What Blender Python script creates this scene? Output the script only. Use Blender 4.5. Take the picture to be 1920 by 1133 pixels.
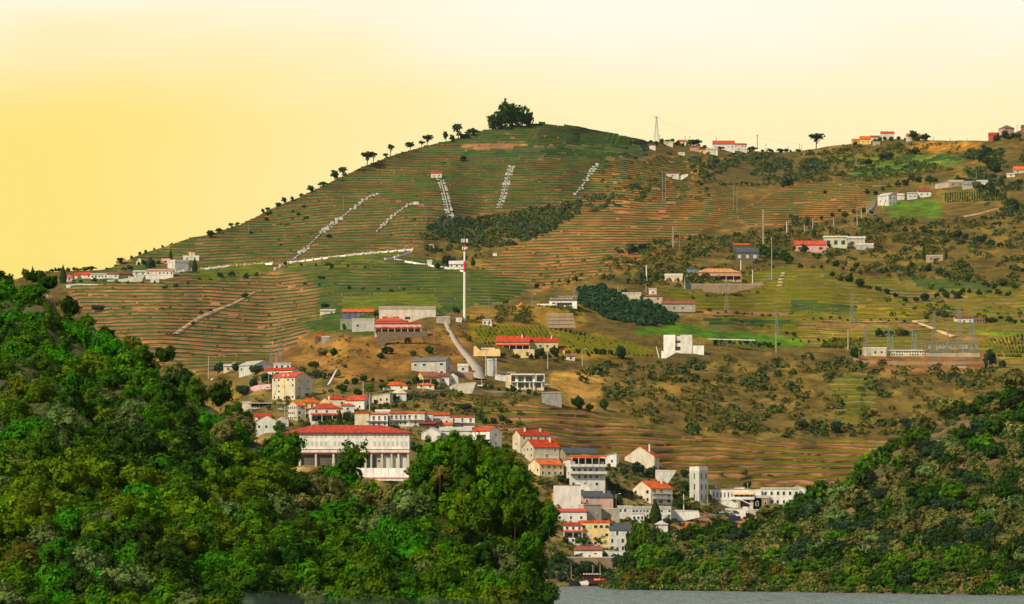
import bpy, math, random
import numpy as np
R = math.radians
scene = bpy.context.scene
for o in list(bpy.data.objects): bpy.data.objects.remove(o)
C = scene.collection
# ------------------------------------------------------------------ camera
W0, H0 = 1920.0, 1133.0
F = 7300.0                      # focal length in photograph pixels (telephoto)
YH, CAMH = 1073.0, 5.8          # photograph row of the horizon, eye height over the water
PITCH = math.atan((YH - H0/2)/F)
cam = bpy.data.cameras.new('camera'); camo = bpy.data.objects.new('camera', cam); C.objects.link(camo)
camo.location = (0, 0, CAMH); camo.rotation_euler = (math.pi/2 + PITCH, 0, 0)
cam.sensor_width = 36; cam.lens = 36*F/W0; cam.clip_start = .5; cam.clip_end = 30000
cam.dof.use_dof = True; cam.dof.focus_distance = 1500; cam.dof.aperture_fstop = 7.0
scene.camera = camo
# ------------------------------------------------------------------ light
SUN_EL, SUN_AZ = 38, -46        # azimuth measured from straight behind the camera, to the left
sl = bpy.data.lights.new('sun', 'SUN'); sl.energy = 3.2; sl.angle = R(4); sl.color = (1, .86, .62)
so = bpy.data.objects.new('sun', sl); C.objects.link(so)
so.rotation_euler = (R(90-SUN_EL), 0, R(SUN_AZ))
world = bpy.data.worlds.new('World'); scene.world = world; world.use_nodes = True
nt = world.node_tree; nt.nodes.clear()
def N(t, ty, **k):
    n = t.nodes.new(ty)
    for a, b in k.items(): setattr(n, a, b)
    return n
def mathn(t, op, a, b=None, clamp=False):
    n = N(t, 'ShaderNodeMath', operation=op); n.use_clamp = clamp
    for i, v in enumerate((a, b)):
        if v is None: continue
        if isinstance(v, (int, float)): n.inputs[i].default_value = v
        else: t.links.new(v, n.inputs[i])
    return n.outputs[0]
def rng(t, v, a, b, c=0.0, d=1.0):
    n = N(t, 'ShaderNodeMapRange'); n.clamp = True; n.interpolation_type = 'SMOOTHSTEP'
    t.links.new(v, n.inputs[0])
    for i, x in zip((1, 2, 3, 4), (a, b, c, d)): n.inputs[i].default_value = x
    return n.outputs[0]
def mixc(t, f, a, b, mode='MIX'):
    n = N(t, 'ShaderNodeMix', data_type='RGBA', blend_type=mode)
    for i, v in ((0, f), (6, a), (7, b)):
        if isinstance(v, (int, float)): n.inputs[i].default_value = v
        elif isinstance(v, tuple): n.inputs[i].default_value = tuple(v[:3]) + (1,)
        else: t.links.new(v, n.inputs[i])
    return n.outputs[2]
tc = N(nt, 'ShaderNodeTexCoord'); sx = N(nt, 'ShaderNodeSeparateXYZ'); nt.links.new(tc.outputs['Generated'], sx.inputs[0])
sky = N(nt, 'ShaderNodeTexSky', sky_type='NISHITA'); sky.sun_disc = False
sky.sun_elevation = R(SUN_EL); sky.sun_rotation = R(180 + SUN_AZ)
bg = N(nt, 'ShaderNodeBackground'); bg.inputs[1].default_value = 1.0
nz = N(nt, 'ShaderNodeTexNoise'); nz.inputs['Scale'].default_value = 9; nz.inputs['Detail'].default_value = 3
mp = N(nt, 'ShaderNodeMapping'); mp.inputs['Scale'].default_value = (1, 1, 3.5)
nt.links.new(tc.outputs['Generated'], mp.inputs[0]); nt.links.new(mp.outputs[0], nz.inputs['Vector'])
wob = mathn(nt, 'MULTIPLY', mathn(nt, 'SUBTRACT', nz.outputs[0], .5), .035)
el = mathn(nt, 'ADD', sx.outputs[2], wob); az = mathn(nt, 'ADD', sx.outputs[0], wob)
low = mixc(nt, rng(nt, az, -.13, .03), (1.0, .775, .20), (1.0, .885, .50))
col = mixc(nt, rng(nt, el, .112, .158), low, (1.0, .98, .86))
nsk = mixc(nt, 1.0, sky.outputs[0], (.050, .047, .043), 'MULTIPLY')
col = mixc(nt, 1.0, col, (.55, .55, .55), 'MULTIPLY')     # exposed 0.9 stops up, see view_settings
cone = mathn(nt, 'MULTIPLY', rng(nt, sx.outputs[1], .80, .96), rng(nt, sx.outputs[2], .42, .2))
fin = mixc(nt, cone, nsk, col)
nt.links.new(fin, bg.inputs[0])
out = N(nt, 'ShaderNodeOutputWorld'); nt.links.new(bg.outputs[0], out.inputs[0])
scene.view_settings.view_transform = 'Standard'; scene.view_settings.look = 'None'
EXPO = 0.9
scene.view_settings.exposure = EXPO; scene.view_settings.gamma = 1
scene.render.engine = 'CYCLES'
scene.cycles.max_bounces = 4; scene.cycles.diffuse_bounces = 2; scene.cycles.glossy_bounces = 2
scene.cycles.transmission_bounces = 2; scene.cycles.volume_bounces = 0; scene.cycles.transparent_max_bounces = 4
# ------------------------------------------------------------------ pixel <-> world
SP, CP = math.sin(PITCH), math.cos(PITCH)
def P(px, py, D):
    """world point at world depth D (metres along +Y) seen at photograph pixel px, py (numpy friendly)"""
    u = (px - W0/2)/F; v = (H0/2 - py)/F
    dy = CP - v*SP; dz = SP + v*CP
    k = D/dy
    return u*k, D + 0*u, CAMH + dz*k
# ------------------------------------------------------------------ noise
def vnoise(x, y, seed=0):
    x = np.asarray(x, float); y = np.asarray(y, float)
    rs = np.random.RandomState(seed); g = rs.rand(256, 256)
    xi = np.floor(x).astype(int); yi = np.floor(y).astype(int); fx = x-xi; fy = y-yi
    fx = fx*fx*(3-2*fx); fy = fy*fy*(3-2*fy)
    a = g[xi % 256, yi % 256]; b = g[(xi+1) % 256, yi % 256]; c = g[xi % 256, (yi+1) % 256]; d = g[(xi+1) % 256, (yi+1) % 256]
    return (a*(1-fx)+b*fx)*(1-fy)+(c*(1-fx)+d*fx)*fy - .5
def fbm(x, y, seed=0, oct=4):
    s = 0; a = 1.0
    for i in range(oct): s = s + a*vnoise(x*2**i, y*2**i, seed+i); a *= .5
    return s
def inpoly(x, y, poly):
    r = np.zeros(np.shape(x), bool); n = len(poly)
    for i in range(n):
        x1, y1 = poly[i]; x2, y2 = poly[(i+1) % n]
        if y1 == y2: continue
        c = ((y1 > y) != (y2 > y)) & (x < (x2-x1)*(y-y1)/(y2-y1)+x1); r ^= c
    return r
# ------------------------------------------------------------------ object helpers
def link(o): C.objects.link(o); return o
def npmesh(name, v, f, mat=None, smooth=False):
    """v (n,3) float, f (m,k) int -> mesh"""
    v = np.asarray(v, np.float32); f = np.asarray(f, np.int32)
    me = bpy.data.meshes.new(name); k = f.shape[1]
    me.vertices.add(len(v)); me.vertices.foreach_set('co', v.ravel())
    me.loops.add(f.size); me.loops.foreach_set('vertex_index', f.ravel())
    me.polygons.add(len(f)); me.polygons.foreach_set('loop_start', np.arange(0, f.size, k, dtype=np.int32))
    me.polygons.foreach_set('loop_total', np.full(len(f), k, np.int32))
    if smooth: me.polygons.foreach_set('use_smooth', np.ones(len(f), bool))
    me.update(); me.validate()
    if mat: me.materials.append(mat)
    return me
class MB:
    """collects boxes, prisms and bars into one mesh"""
    def __init__(s): s.v = []; s.f = []
    def poly(s, vs, fs):
        b = len(s.v); s.v += [tuple(v) for v in vs]; s.f += [tuple(i+b for i in f) for f in fs]; return s
    def box(s, x0, x1, y0, y1, z0, z1):
        return s.poly([(x0,y0,z0),(x1,y0,z0),(x1,y1,z0),(x0,y1,z0),(x0,y0,z1),(x1,y0,z1),(x1,y1,z1),(x0,y1,z1)],
                      [(0,3,2,1),(4,5,6,7),(0,1,5,4),(1,2,6,5),(2,3,7,6),(3,0,4,7)])
    def bar(s, a, b, r, r2=None, n=5):
        a = np.array(a, float); b = np.array(b, float); d = b-a; L = np.linalg.norm(d)
        if L < 1e-6: return s
        d /= L; u = np.cross(d, (0, 0, 1) if abs(d[2]) < .9 else (1, 0, 0)); u /= np.linalg.norm(u); w = np.cross(d, u)
        r2 = r if r2 is None else r2; vs = []
        for c, q in ((a, r), (b, r2)):
            for i in range(n):
                t = 2*math.pi*i/n; vs.append(c + q*(math.cos(t)*u+math.sin(t)*w))
        fs = [(i, (i+1) % n, n+(i+1) % n, n+i) for i in range(n)] + [tuple(range(n))[::-1], tuple(range(n, 2*n))]
        return s.poly(vs, fs)
    def prism(s, prof, y0, y1, axis='y'):
        """profile of (a, z) points extruded along y (or x)"""
        n = len(prof); g = (lambda a, z, t: (a, t, z)) if axis == 'y' else (lambda a, z, t: (t, a, z))
        vs = [g(a, z, y0) for a, z in prof] + [g(a, z, y1) for a, z in prof]
        return s.poly(vs, [tuple(range(n)), tuple(range(2*n-1, n-1, -1))] + [(i, n+i, n+(i+1) % n, (i+1) % n) for i in range(n)])
    def mesh(s, name, mat):
        me = bpy.data.meshes.new(name); me.from_pydata(s.v, [], s.f); me.update(); me.materials.append(mat); return me
    def build(s, name, mat, parent=None, loc=None):
        o = bpy.data.objects.new(name, s.mesh(name, mat)); link(o)
        if parent: o.parent = parent
        if loc: o.location = loc
        return o
def tag(o, label=None, cat=None, group=None, kind=None):
    if label: o['label'] = label
    if cat: o['category'] = cat
    if group: o['group'] = group
    if kind: o['kind'] = kind
    return o
def empty(name, loc, rz=0, label=None, cat=None, group=None):
    o = bpy.data.objects.new(name, None); link(o); o.location = loc; o.rotation_euler = (0, 0, rz); o.empty_display_size = .5
    return tag(o, label, cat, group)
# ------------------------------------------------------------------ materials
def pmat(name, col, rough=.8, var=.25, scale=1.0, col2=None, spec=.3, streak=0, bump=0):
    m = bpy.data.materials.new(name); m.use_nodes = True; t = m.node_tree; b = t.nodes['Principled BSDF']
    b.inputs['Roughness'].default_value = rough; b.inputs['Specular IOR Level'].default_value = spec
    c = N(t, 'ShaderNodeTexCoord'); mpn = N(t, 'ShaderNodeMapping'); t.links.new(c.outputs['Object'], mpn.inputs[0])
    mpn.inputs['Scale'].default_value = (1, 1, 1-.8*streak)
    n = N(t, 'ShaderNodeTexNoise'); n.inputs['Scale'].default_value = scale; n.inputs['Detail'].default_value = 5; n.inputs['Roughness'].default_value = .65
    t.links.new(mpn.outputs[0], n.inputs['Vector'])
    c2 = col2 or tuple(x*(1-var) for x in col)
    r = mixc(t, rng(t, n.outputs[0], .35, .68), tuple(min(1, x*(1+var*.35)) for x in col), c2)
    if name in ('plaster', 'roof_tiles'):
        oi = N(t, 'ShaderNodeObjectInfo'); hs = N(t, 'ShaderNodeHueSaturation'); t.links.new(r, hs.inputs['Color']); a_ = .26 if name == 'plaster' else .45
        t.links.new(mathn(t, 'ADD', mathn(t, 'MULTIPLY', oi.outputs['Random'], a_), 1-a_*.7), hs.inputs['Value'])
        if name == 'roof_tiles': t.links.new(mathn(t, 'ADD', mathn(t, 'MULTIPLY', oi.outputs['Random'], -.12), 1.12), hs.inputs['Saturation'])
        r = hs.outputs[0]
    t.links.new(r, b.inputs['Base Color'])
    if bump:
        bp = N(t, 'ShaderNodeBump'); bp.inputs['Distance'].default_value = bump; t.links.new(n.outputs[0], bp.inputs['Height']); t.links.new(bp.outputs[0], b.inputs['Normal'])
    return m
_mc = {}
def WALL(col):
    if col not in _mc: _mc[col] = pmat('plaster', col, .85, .22, .45, streak=.75)
    return _mc[col]
def tilemat(col):
    k = ('t', col)
    if k not in _mc:
        m = pmat('roof_tiles', col, .85, .5, .55, bump=.08); t = m.node_tree; b = t.nodes['Principled BSDF']
        src = b.inputs['Base Color'].links[0].from_socket
        c = N(t, 'ShaderNodeTexCoord'); w = N(t, 'ShaderNodeTexWave', wave_type='BANDS', bands_direction='X')
        w.inputs['Scale'].default_value = 1.1; w.inputs['Distortion'].default_value = .6
        t.links.new(c.outputs['Object'], w.inputs['Vector'])
        t.links.new(mixc(t, mathn(t, 'MULTIPLY', w.outputs[0], .3), src, tuple(x*.45 for x in col)), b.inputs['Base Color'])
        _mc[k] = m
    return _mc[k]
M = dict(
 glass=pmat('window_glass', (.025, .03, .035), .15, .3, .5, spec=.8),
 frame=pmat('window_frame', (.7, .7, .66), .6, .1), shutter=pmat('roller_shutter', (.46, .45, .41), .7, .15),
 conc=pmat('concrete', (.36, .33, .28), .9, .35, .3, streak=.6), lconc=pmat('pale_concrete', (.55, .52, .45), .9, .25, .3, streak=.6),
 stone=pmat('schist_stone', (.16, .115, .08), .95, .5, 1.4, bump=.2), slate=pmat('slate', (.06, .075, .09), .6, .3, .6),
 asphalt=pmat('asphalt', (.17, .155, .14), .9, .25, .15), metal=pmat('galvanised_steel', (.20, .20, .185), .5, .2), dmetal=pmat('dark_steel', (.12, .12, .12), .5, .2),
 stair=pmat('weathered_white_block', (.52, .50, .45), .8, .3, .3), white=pmat('white_paint', (.66, .64, .58), .7, .15, .4, streak=.5), pole=pmat('concrete_pole', (.38, .355, .31), .9, .2, .5), wood=pmat('wooden_pole', (.18, .13, .09), .9, .3),
 bark=pmat('bark', (.07, .05, .035), .95, .4, 3), red=pmat('red_paint', (.55, .03, .03), .6, .15), orange=pmat('orange_paint', (.75, .22, .02), .6, .15),
 brick=pmat('brick', (.34, .13, .07), .9, .3, 2), maroon=pmat('maroon_paint', (.10, .012, .02), .5, .3, 1.5), bay=pmat('painted_bay_shade', (.10, .085, .07), .9, .3), dark=pmat('painted_interior_shade', (.02, .02, .025), .9, .2),  # bay and dark: shade inside openings put into the colour
 pink=pmat('pink_plaster', (.72, .42, .45), .85, .15, .3), awning=pmat('awning', (.66, .42, .22), .8, .15), blue=pmat('navy_paint', (.02, .02, .07), .35, .2), tyre=pmat('tyre', (.02, .02, .02), .9, .1),
 yellowp=pmat('yellow_letters', (.75, .42, .05), .6, .1), rail=pmat('weathered_rail', (.06, .09, .065), .7, .3, 2), straw=pmat('dry_earth', (.42, .26, .12), .95, .35, .4, bump=.2))
# ------------------------------------------------------------------ main hillside terrain
SKY = [(-160,560),(0,530),(60,514),(120,509),(165,507),(200,503),(230,492),(270,473),(330,456),(400,437),(450,420),(500,395),(560,371),(620,341),(680,312),(740,291),(800,274),(850,263),(900,248),(960,236),(1010,232),
 (1060,236),(1120,246),(1180,257),(1210,264),(1260,268),(1310,274),(1400,284),(1470,286),(1500,284),(1530,279),(1560,273),(1600,270),(1650,263),(1700,262),(1760,263),(1850,266),(1872,255),(1900,249),(1920,240),(2100,215)]
sky_x = np.array([a for a, b in SKY], float); sky_y = np.array([b for a, b in SKY], float)
COLS = {
 -160: [(1104,1400),(900,1700),(700,2100),(600,2500),(525,2800)],
 150: [(1104,1500),(700,2200),(620,2400),(530,2650),(500,2780)],
 300: [(1104,1550),(700,2150),(620,2350),(540,2600),(456,2920)],
 500: [(1104,1600),(850,1750),(720,1950),(690,2010),(668,2280),(560,2600),(480,2800),(393,3120)],
 650: [(1104,1615),(900,1720),(780,1820),(715,1950),(640,2080),(622,2140),(602,2350),(560,2500),(480,2750),(325,3250)],
 800: [(1104,1625),(900,1740),(780,1820),(700,2000),(620,2120),(592,2190),(575,2400),(500,2700),(400,2950),(273,3400)],
 900: [(1104,1635),(860,1760),(740,1950),(690,2030),(640,2120),(592,2190),(572,2400),(500,2700),(440,2900),(320,3250),(247,3500)],
 1010: [(1104,1640),(900,1740),(800,1850),(700,2050),(620,2190),(574,2260),(562,2480),(480,2750),(400,3000),(320,3250),(232,3560)],
 1150: [(1104,1642),(900,1780),(840,1860),(700,2080),(620,2250),(560,2400),(500,2600),(400,3000),(300,3400),(250,3650)],
 1300: [(1104,1645),(930,1790),(850,1900),(700,2120),(600,2350),(500,2600),(430,2900),(330,3400),(272,3800)],
 1450: [(1104,1660),(930,1830),(700,2150),(600,2400),(520,2600),(430,2900),(340,3500),(284,4000)],
 1650: [(1104,1690),(900,1900),(700,2150),(600,2400),(500,2700),(430,2950),(360,3300),(320,3600),(263,4000)],
 1900: [(1104,1700),(900,1900),(700,2150),(600,2400),(480,2700),(380,3050),(300,3400),(248,3600)],
 2100: [(1104,1700),(900,1900),(700,2150),(600,2400),(480,2700),(380,3000),(300,3300),(215,3500)]}
GX = np.arange(-160, 2101, 2.5); NR = 470
T = np.linspace(0, 1, NR); BOT = 1104.0
top = np.interp(GX, sky_x, sky_y) + fbm(GX/60, GX*0+3, 5, 3)*4
GPX = np.repeat(GX[:, None], NR, 1); GPY = BOT + (top[:, None]-BOT)*T[None, :]
cx = sorted(COLS); CD = []
for c in cx:
    k = sorted(COLS[c]); CD.append((np.array([a for a, b in k], float), np.array([b for a, b in k], float)))
Dg = np.zeros_like(GPX)
for i, x in enumerate(GX):
    j = max(0, min(len(cx)-2, int(np.searchsorted(cx, x))-1)); f = (x-cx[j])/(cx[j+1]-cx[j]); f = f*f*(3-2*f)*.5+f*.5
    Dg[i] = np.interp(GPY[i], *CD[j])*(1-f) + np.interp(GPY[i], *CD[j+1])*f
for _ in range(3):
    Dg[:, 1:-1] = (Dg[:, :-2]+Dg[:, 1:-1]*2+Dg[:, 2:])/4
    Dg[1:-1] = (Dg[:-2]+Dg[1:-1]*2+Dg[2:])/4
up = np.clip((1000-GPY)/300, 0, 1)
Dg += up*(fbm(GPX/260, GPY/110, 11, 4)*36 + fbm(GPX/70, GPY/40, 21, 2)*5)
Dg += up*8*vnoise(GPX/30, GPY/150, 23)*np.clip((700-GPY)/300, 0, 1)
TX, TY, TZ = P(GPX, GPY, Dg)
def gbil(A, px, py):
    px = np.asarray(px, float); py = np.asarray(py, float)
    u = np.clip((px-GX[0])/2.5, 0, len(GX)-1.001); i = u.astype(int); fu = u-i
    tp = top[i]*(1-fu)+top[i+1]*fu
    w = np.clip((py-BOT)/(tp-BOT)*(NR-1), 0, NR-1.001); j = w.astype(int); fw = w-j
    return (A[i, j]*(1-fu)+A[i+1, j]*fu)*(1-fw)+(A[i, j+1]*(1-fu)+A[i+1, j+1]*fu)*fw
def Dm(px, py): return float(gbil(Dg, px, py))
def G(px, py, up=0.0):
    """point of the hillside seen at pixel px, py"""
    d = Dm(px, py); x, y, z = P(px, py, d); return (float(x), float(y), float(z)+up)
def skyrow(px): return float(np.interp(px, GX, top))
# land use painted by region: colour of the earth, strength of vine rows, greenness, row spacing
# name: (earth colour, rows 0..1, height of vines, vine colour index 0 dark 1 yellowish, spacing, polygon)
LU = [
 ((.135,.10,.04), .0, 0, 0, 3.4, None),
 ((.17,.13,.06), .6, .8, 0, 3.4, [(110,530),(400,432),(420,500),(330,522),(120,545)]),
 ((.27,.135,.08), .97, .85, 0, 3.4, [(330,520),(395,430),(560,360),(700,295),(800,265),(870,250),(860,300),(1215,300),(1200,350),(1090,380),(960,395),(860,412),(780,460),(640,480),(500,500),(360,520)]),
 ((.22,.105,.06), 1, .95, 0, 3.4, [(830,410),(850,300),(1130,300),(1090,370),(950,395)]),
 ((.19,.13,.08), 1, 1.35, 0, 3.8, [(850,255),(1010,225),(1215,255),(1215,296),(870,300)]),
 ((.36,.21,.12), .2, .5, 0, 3.4, [(862,270),(985,266),(990,274),(900,283),(866,280)]),
 ((.05,.085,.03), .3, 1.6, 0, 5, [(930,278),(1200,272),(1215,292),(1000,294),(930,292)]),
 ((.33,.17,.10), .8, .75, 0, 3.4, [(120,535),(330,525),(500,512),(640,520),(640,560),(560,640),(490,700),(330,700),(200,640)]),
 ((.37,.17,.085), .75, .6, 0, 3.6, [(900,500),(1040,410),(1190,340),(1300,345),(1400,400),(1300,440),(1180,500),(1000,550),(900,560)]),
 ((.32,.17,.08), .7, .7, 0, 4, [(1090,335),(1240,290),(1310,300),(1300,340),(1160,375)]),
 ((.37,.17,.085), .75, .6, 0, 3.6, [(1380,400),(1480,345),(1640,325),(1700,345),(1640,385),(1520,420),(1400,425)]),
 ((.17,.13,.06), 1, 1.1, 0, 3.0, [(560,515),(780,480),(880,500),(1010,540),(960,562),(820,592),(590,600),(600,540)]),
 ((.07,.10,.028), .5, 1, 1, 3.0, [(370,505),(510,490),(515,505),(430,530),(370,528)]),
 ((.07,.10,.028), .5, 1, 1, 3.0, [(555,492),(770,470),(700,500),(520,512)]),
 ((.11,.14,.03), .4, 1, 1, 3.0, [(640,558),(760,550),(820,560),(820,582),(640,584)]),
 ((.10,.13,.03), .6, 1.2, 0, 3.0, [(560,600),(700,590),(700,630),(600,628)]),
 ((.24,.16,.06), 1, 1.25, 1, 4.2, [(1230,545),(1300,538),(1470,500),(1560,505),(1740,560),(1700,620),(1500,645),(1270,575)]),
 ((.26,.17,.07), .9, .95, 1, 4.2, [(1500,640),(1560,560),(1720,570),(1930,600),(1930,680),(1800,670),(1640,665)]),
 ((.24,.165,.07), .8, .9, 1, 4.2, [(1480,505),(1930,545),(1930,610),(1740,600),(1480,530)]),
 ((.26,.15,.08), .5, .5, 0, 3.4, [(1245,583),(1480,588),(1505,596),(1245,593)]),
 ((.26,.15,.08), .4, .5, 0, 3.4, [(1480,606),(1745,606),(1745,622),(1500,618)]),
 ((.07,.10,.03), .8, 1.4, 0, 3.4, [(1310,600),(1480,603),(1500,610),(1330,611)]),
 ((.07,.10,.03), .9, 1.4, 0, 3.4, [(1480,562),(1640,578),(1640,590),(1480,586)]),
 ((.32,.22,.06), .6, 1.0, 1, 3.4, [(1610,574),(1735,578),(1738,596),(1600,596)]),
 ((.10,.17,.03), .3, .8, 1, 3.4, [(1630,612),(1700,618),(1740,630),(1640,632)]),
 ((.12,.19,.03), .3, .8, 1, 3.4, [(1820,617),(1930,622),(1930,630),(1800,626)]),
 ((.30,.19,.08), .2, .5, 0, 3.4, [(1745,626),(1930,632),(1930,642),(1830,645),(1760,640)]),
 ((.25,.145,.075), .6, .6, 0, 3.4, [(1640,545),(1760,548),(1760,566),(1700,566)]),
 ((.07,.10,.035), .8, 1.3, 0, 3.4, [(1700,520),(1850,530),(1860,545),(1720,540)]),
 ((.09,.17,.025), 0, 0, 1, 3.0, [(1195,615),(1265,607),(1380,620),(1510,636),(1505,652),(1400,650),(1300,630),(1195,628)]),
 ((.15,.11,.045), 0, 0, 0, 3.4, [(1060,700),(1400,680),(1930,690),(1760,770),(1690,826),(1300,826),(1140,780)]),
 ((.13,.125,.04), .6, .8, 1, 4.2, [(1560,700),(1650,700),(1640,790),(1560,800)]),
 ((.40,.25,.11), 0, 0, 0, 3.4, [(1030,700),(1110,690),(1140,720),(1110,770),(1060,760),(1030,730)]),
 ((.23,.135,.06), 0, 0, 0, 3.4, [(490,690),(540,655),(600,622),(700,630),(860,610),(905,690),(860,700),(780,700),(700,716),(620,722),(590,690)]),
 ((.24,.17,.05), 0, 0, 0, 3.4, [(875,608),(1050,608),(1230,655),(1210,668),(1060,672),(1000,650),(890,645)]),
 ((.26,.17,.06), 0, 0, 0, 3.4, [(875,575),(1090,572),(1100,620),(1180,640),(1060,622),(880,608)]),
 ((.09,.16,.03), .5, 1.1, 0, 3.6, [(1580,325),(1690,290),(1810,292),(1800,308),(1700,325),(1600,332)]),
 ((.12,.16,.04), .6, 1.1, 1, 3.6, [(1560,300),(1680,285),(1690,292),(1600,312)]),
 ((.10,.18,.02), .2, 1, 1, 3.6, [(1655,378),(1762,375),(1762,393),(1655,393)]),
 ((.10,.18,.02), .2, 1, 1, 3.6, [(1665,397),(1762,394),(1762,408),(1672,408)]),
 ((.17,.15,.06), 0, 0, 1, 3.6, [(1765,362),(1890,352),(1890,378),(1765,380)]),
 ((.38,.20,.07), 0, 0, 0, 3.6, [(1680,285),(1720,268),(1850,268),(1830,282),(1700,284)]),
 ((.20,.15,.06), .5, .7, 1, 4, [(1640,690),(1930,680),(1930,700),(1640,700)]),
 ((.26,.15,.07), 0, 0, 1, 4, [(1600,664),(1840,664),(1860,700),(1600,700)]),
 ((.15,.12,.055), 0, 0, 1, 4, [(450,700),(640,715),(960,735),(980,800),(1050,860),(1160,870),(1330,900),(1500,920),(1500,1010),(1160,1110),(900,1110),(450,1110)]),
 ((.28,.14,.075), .95, .9, 1, 4.3, [(820,745),(1040,760),(1130,780),(1300,820),(1500,830),(1720,828),(1640,905),(1500,915),(1380,905),(1250,880),(1150,850),(960,830),(900,800)]),
 ((.33,.19,.10), 0, 0, 1, 4, [(1270,965),(1330,958),(1440,965),(1440,1010),(1270,1010)]),
]
qx = GPX + fbm(GPX/14, GPY/9, 31, 3)*9; qy = GPY + fbm(GPX/14, GPY/9, 41, 3)*6
base = np.zeros(GPX.shape+(3,)); ROW = np.zeros(GPX.shape); VH = np.zeros(GPX.shape); VC = np.zeros(GPX.shape); SPC = np.full(GPX.shape, 3.4)
base[:] = LU[0][0]
for c, r, h, vc, sp, poly in LU[1:]:
    m = inpoly(qx, qy, poly); base[m] = c; ROW[m] = r; VH[m] = h; VC[m] = vc
for _ in range(2):
    for A in (base, ROW, VH):
        A[1:-1] = (A[:-2]+A[1:-1]*2+A[2:])/4; A[:, 1:-1] = (A[:, :-2]+A[:, 1:-1]*2+A[:, 2:])/4
b1 = fbm(GPX/40, GPY/16, 51, 4)[..., None]
base = base*(1+b1*.55); base = np.clip(base + (b1 > .28)*np.array([.05, .03, .01]), .01, .9)
base = np.where(base.sum(-1, keepdims=True) > 0, base.mean(-1, keepdims=True)+(base-base.mean(-1, keepdims=True))*1.38, base); base = np.clip(base, .006, .9)
SPG = 3.4 + .9*np.clip((2300-Dg)/200, 0, 1)            # terraces further down the valley are a little taller
PH = TZ/3.5 + fbm(GPX/160, GPY/80, 61, 3)*.8
PH2 = TZ/4.35 + fbm(GPX/120, GPY/60, 61, 3)*1.0
PHS = np.where(GPY > 735, PH2, PH)
# terrace steps as relief: banks and levels
saw = PHS - np.floor(PHS)
tri = np.where(saw < .68, saw/.68, (1-saw)/.32)
Dt = Dg + ROW*(tri-.5)*7
TX, TY, TZ2 = P(GPX, GPY, Dt); Dg = Dt; TZ = TZ2
# back side of the ridge
BX, BY, BZ = [], [], []
nb = 4
V = np.stack([TX, TY, TZ], -1)
back = []
for k in range(1, nb+1):
    b = V[:, -1].copy(); b[:, 1] += 60*k*k; b[:, 2] -= 9*k*k; back.append(b)
VV = np.concatenate([V, np.stack(back, 1)], 1); n1, n2 = VV.shape[:2]
idx = np.arange(n1*n2).reshape(n1, n2)
FF = np.stack([idx[:-1, :-1], idx[1:, :-1], idx[1:, 1:], idx[:-1, 1:]], -1).reshape(-1, 4)
tm = bpy.data.materials.new('hillside_ground'); tm.use_nodes = True; t = tm.node_tree; b = t.nodes['Principled BSDF']
b.inputs['Roughness'].default_value = .95; b.inputs['Specular IOR Level'].default_value = .1
at = N(t, 'ShaderNodeAttribute', attribute_name='earth'); a2 = N(t, 'ShaderNodeAttribute', attribute_name='terrace')
sep = N(t, 'ShaderNodeSeparateXYZ'); t.links.new(a2.outputs['Vector'], sep.inputs[0])
tcn = N(t, 'ShaderNodeTexCoord'); mpn = N(t, 'ShaderNodeMapping'); mpn.inputs['Scale'].default_value = (1, .35, 2.2); t.links.new(tcn.outputs['Object'], mpn.inputs[0])
nn = N(t, 'ShaderNodeTexNoise'); nn.inputs['Scale'].default_value = .09; nn.inputs['Detail'].default_value = 8; nn.inputs['Roughness'].default_value = .72; t.links.new(mpn.outputs[0], nn.inputs['Vector'])
n2 = N(t, 'ShaderNodeTexNoise'); n2.inputs['Scale'].default_value = .42; n2.inputs['Detail'].default_value = 6; n2.inputs['Roughness'].default_value = .75; t.links.new(mpn.outputs[0], n2.inputs['Vector'])
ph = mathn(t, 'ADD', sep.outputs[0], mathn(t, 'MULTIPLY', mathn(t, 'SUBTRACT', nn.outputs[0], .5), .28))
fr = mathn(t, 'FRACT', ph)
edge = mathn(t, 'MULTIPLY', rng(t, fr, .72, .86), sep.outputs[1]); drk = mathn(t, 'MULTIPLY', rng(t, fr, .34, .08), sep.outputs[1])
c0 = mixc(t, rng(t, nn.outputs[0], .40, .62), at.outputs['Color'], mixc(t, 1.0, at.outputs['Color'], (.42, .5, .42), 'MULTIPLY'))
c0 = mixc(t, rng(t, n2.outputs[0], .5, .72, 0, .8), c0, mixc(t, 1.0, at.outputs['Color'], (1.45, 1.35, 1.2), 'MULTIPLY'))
c1 = mixc(t, mathn(t, 'MULTIPLY', edge, .55), c0, (.38, .22, .12)); c2 = mixc(t, mathn(t, 'MULTIPLY', drk, .75), c1, (.05, .055, .025))  # dark bands paint terrace shadow into the earth colour
t.links.new(c2, b.inputs['Base Color'])
bp = N(t, 'ShaderNodeBump'); bp.inputs['Distance'].default_value = 1.2; bp.inputs['Strength'].default_value = .7; t.links.new(n2.outputs[0], bp.inputs['Height']); t.links.new(bp.outputs[0], b.inputs['Normal'])
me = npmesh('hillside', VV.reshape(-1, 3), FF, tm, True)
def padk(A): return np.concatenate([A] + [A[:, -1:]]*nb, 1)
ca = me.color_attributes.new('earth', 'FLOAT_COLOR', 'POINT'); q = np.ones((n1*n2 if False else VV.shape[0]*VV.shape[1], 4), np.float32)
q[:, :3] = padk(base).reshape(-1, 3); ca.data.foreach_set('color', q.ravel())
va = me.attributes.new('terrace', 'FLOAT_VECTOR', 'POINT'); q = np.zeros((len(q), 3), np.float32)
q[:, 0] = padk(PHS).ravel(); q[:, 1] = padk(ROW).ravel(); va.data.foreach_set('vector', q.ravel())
hill = tag(link(bpy.data.objects.new('hillside', me)), 'terraced brown and green hillside rising behind the town', None, None, 'structure')
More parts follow.
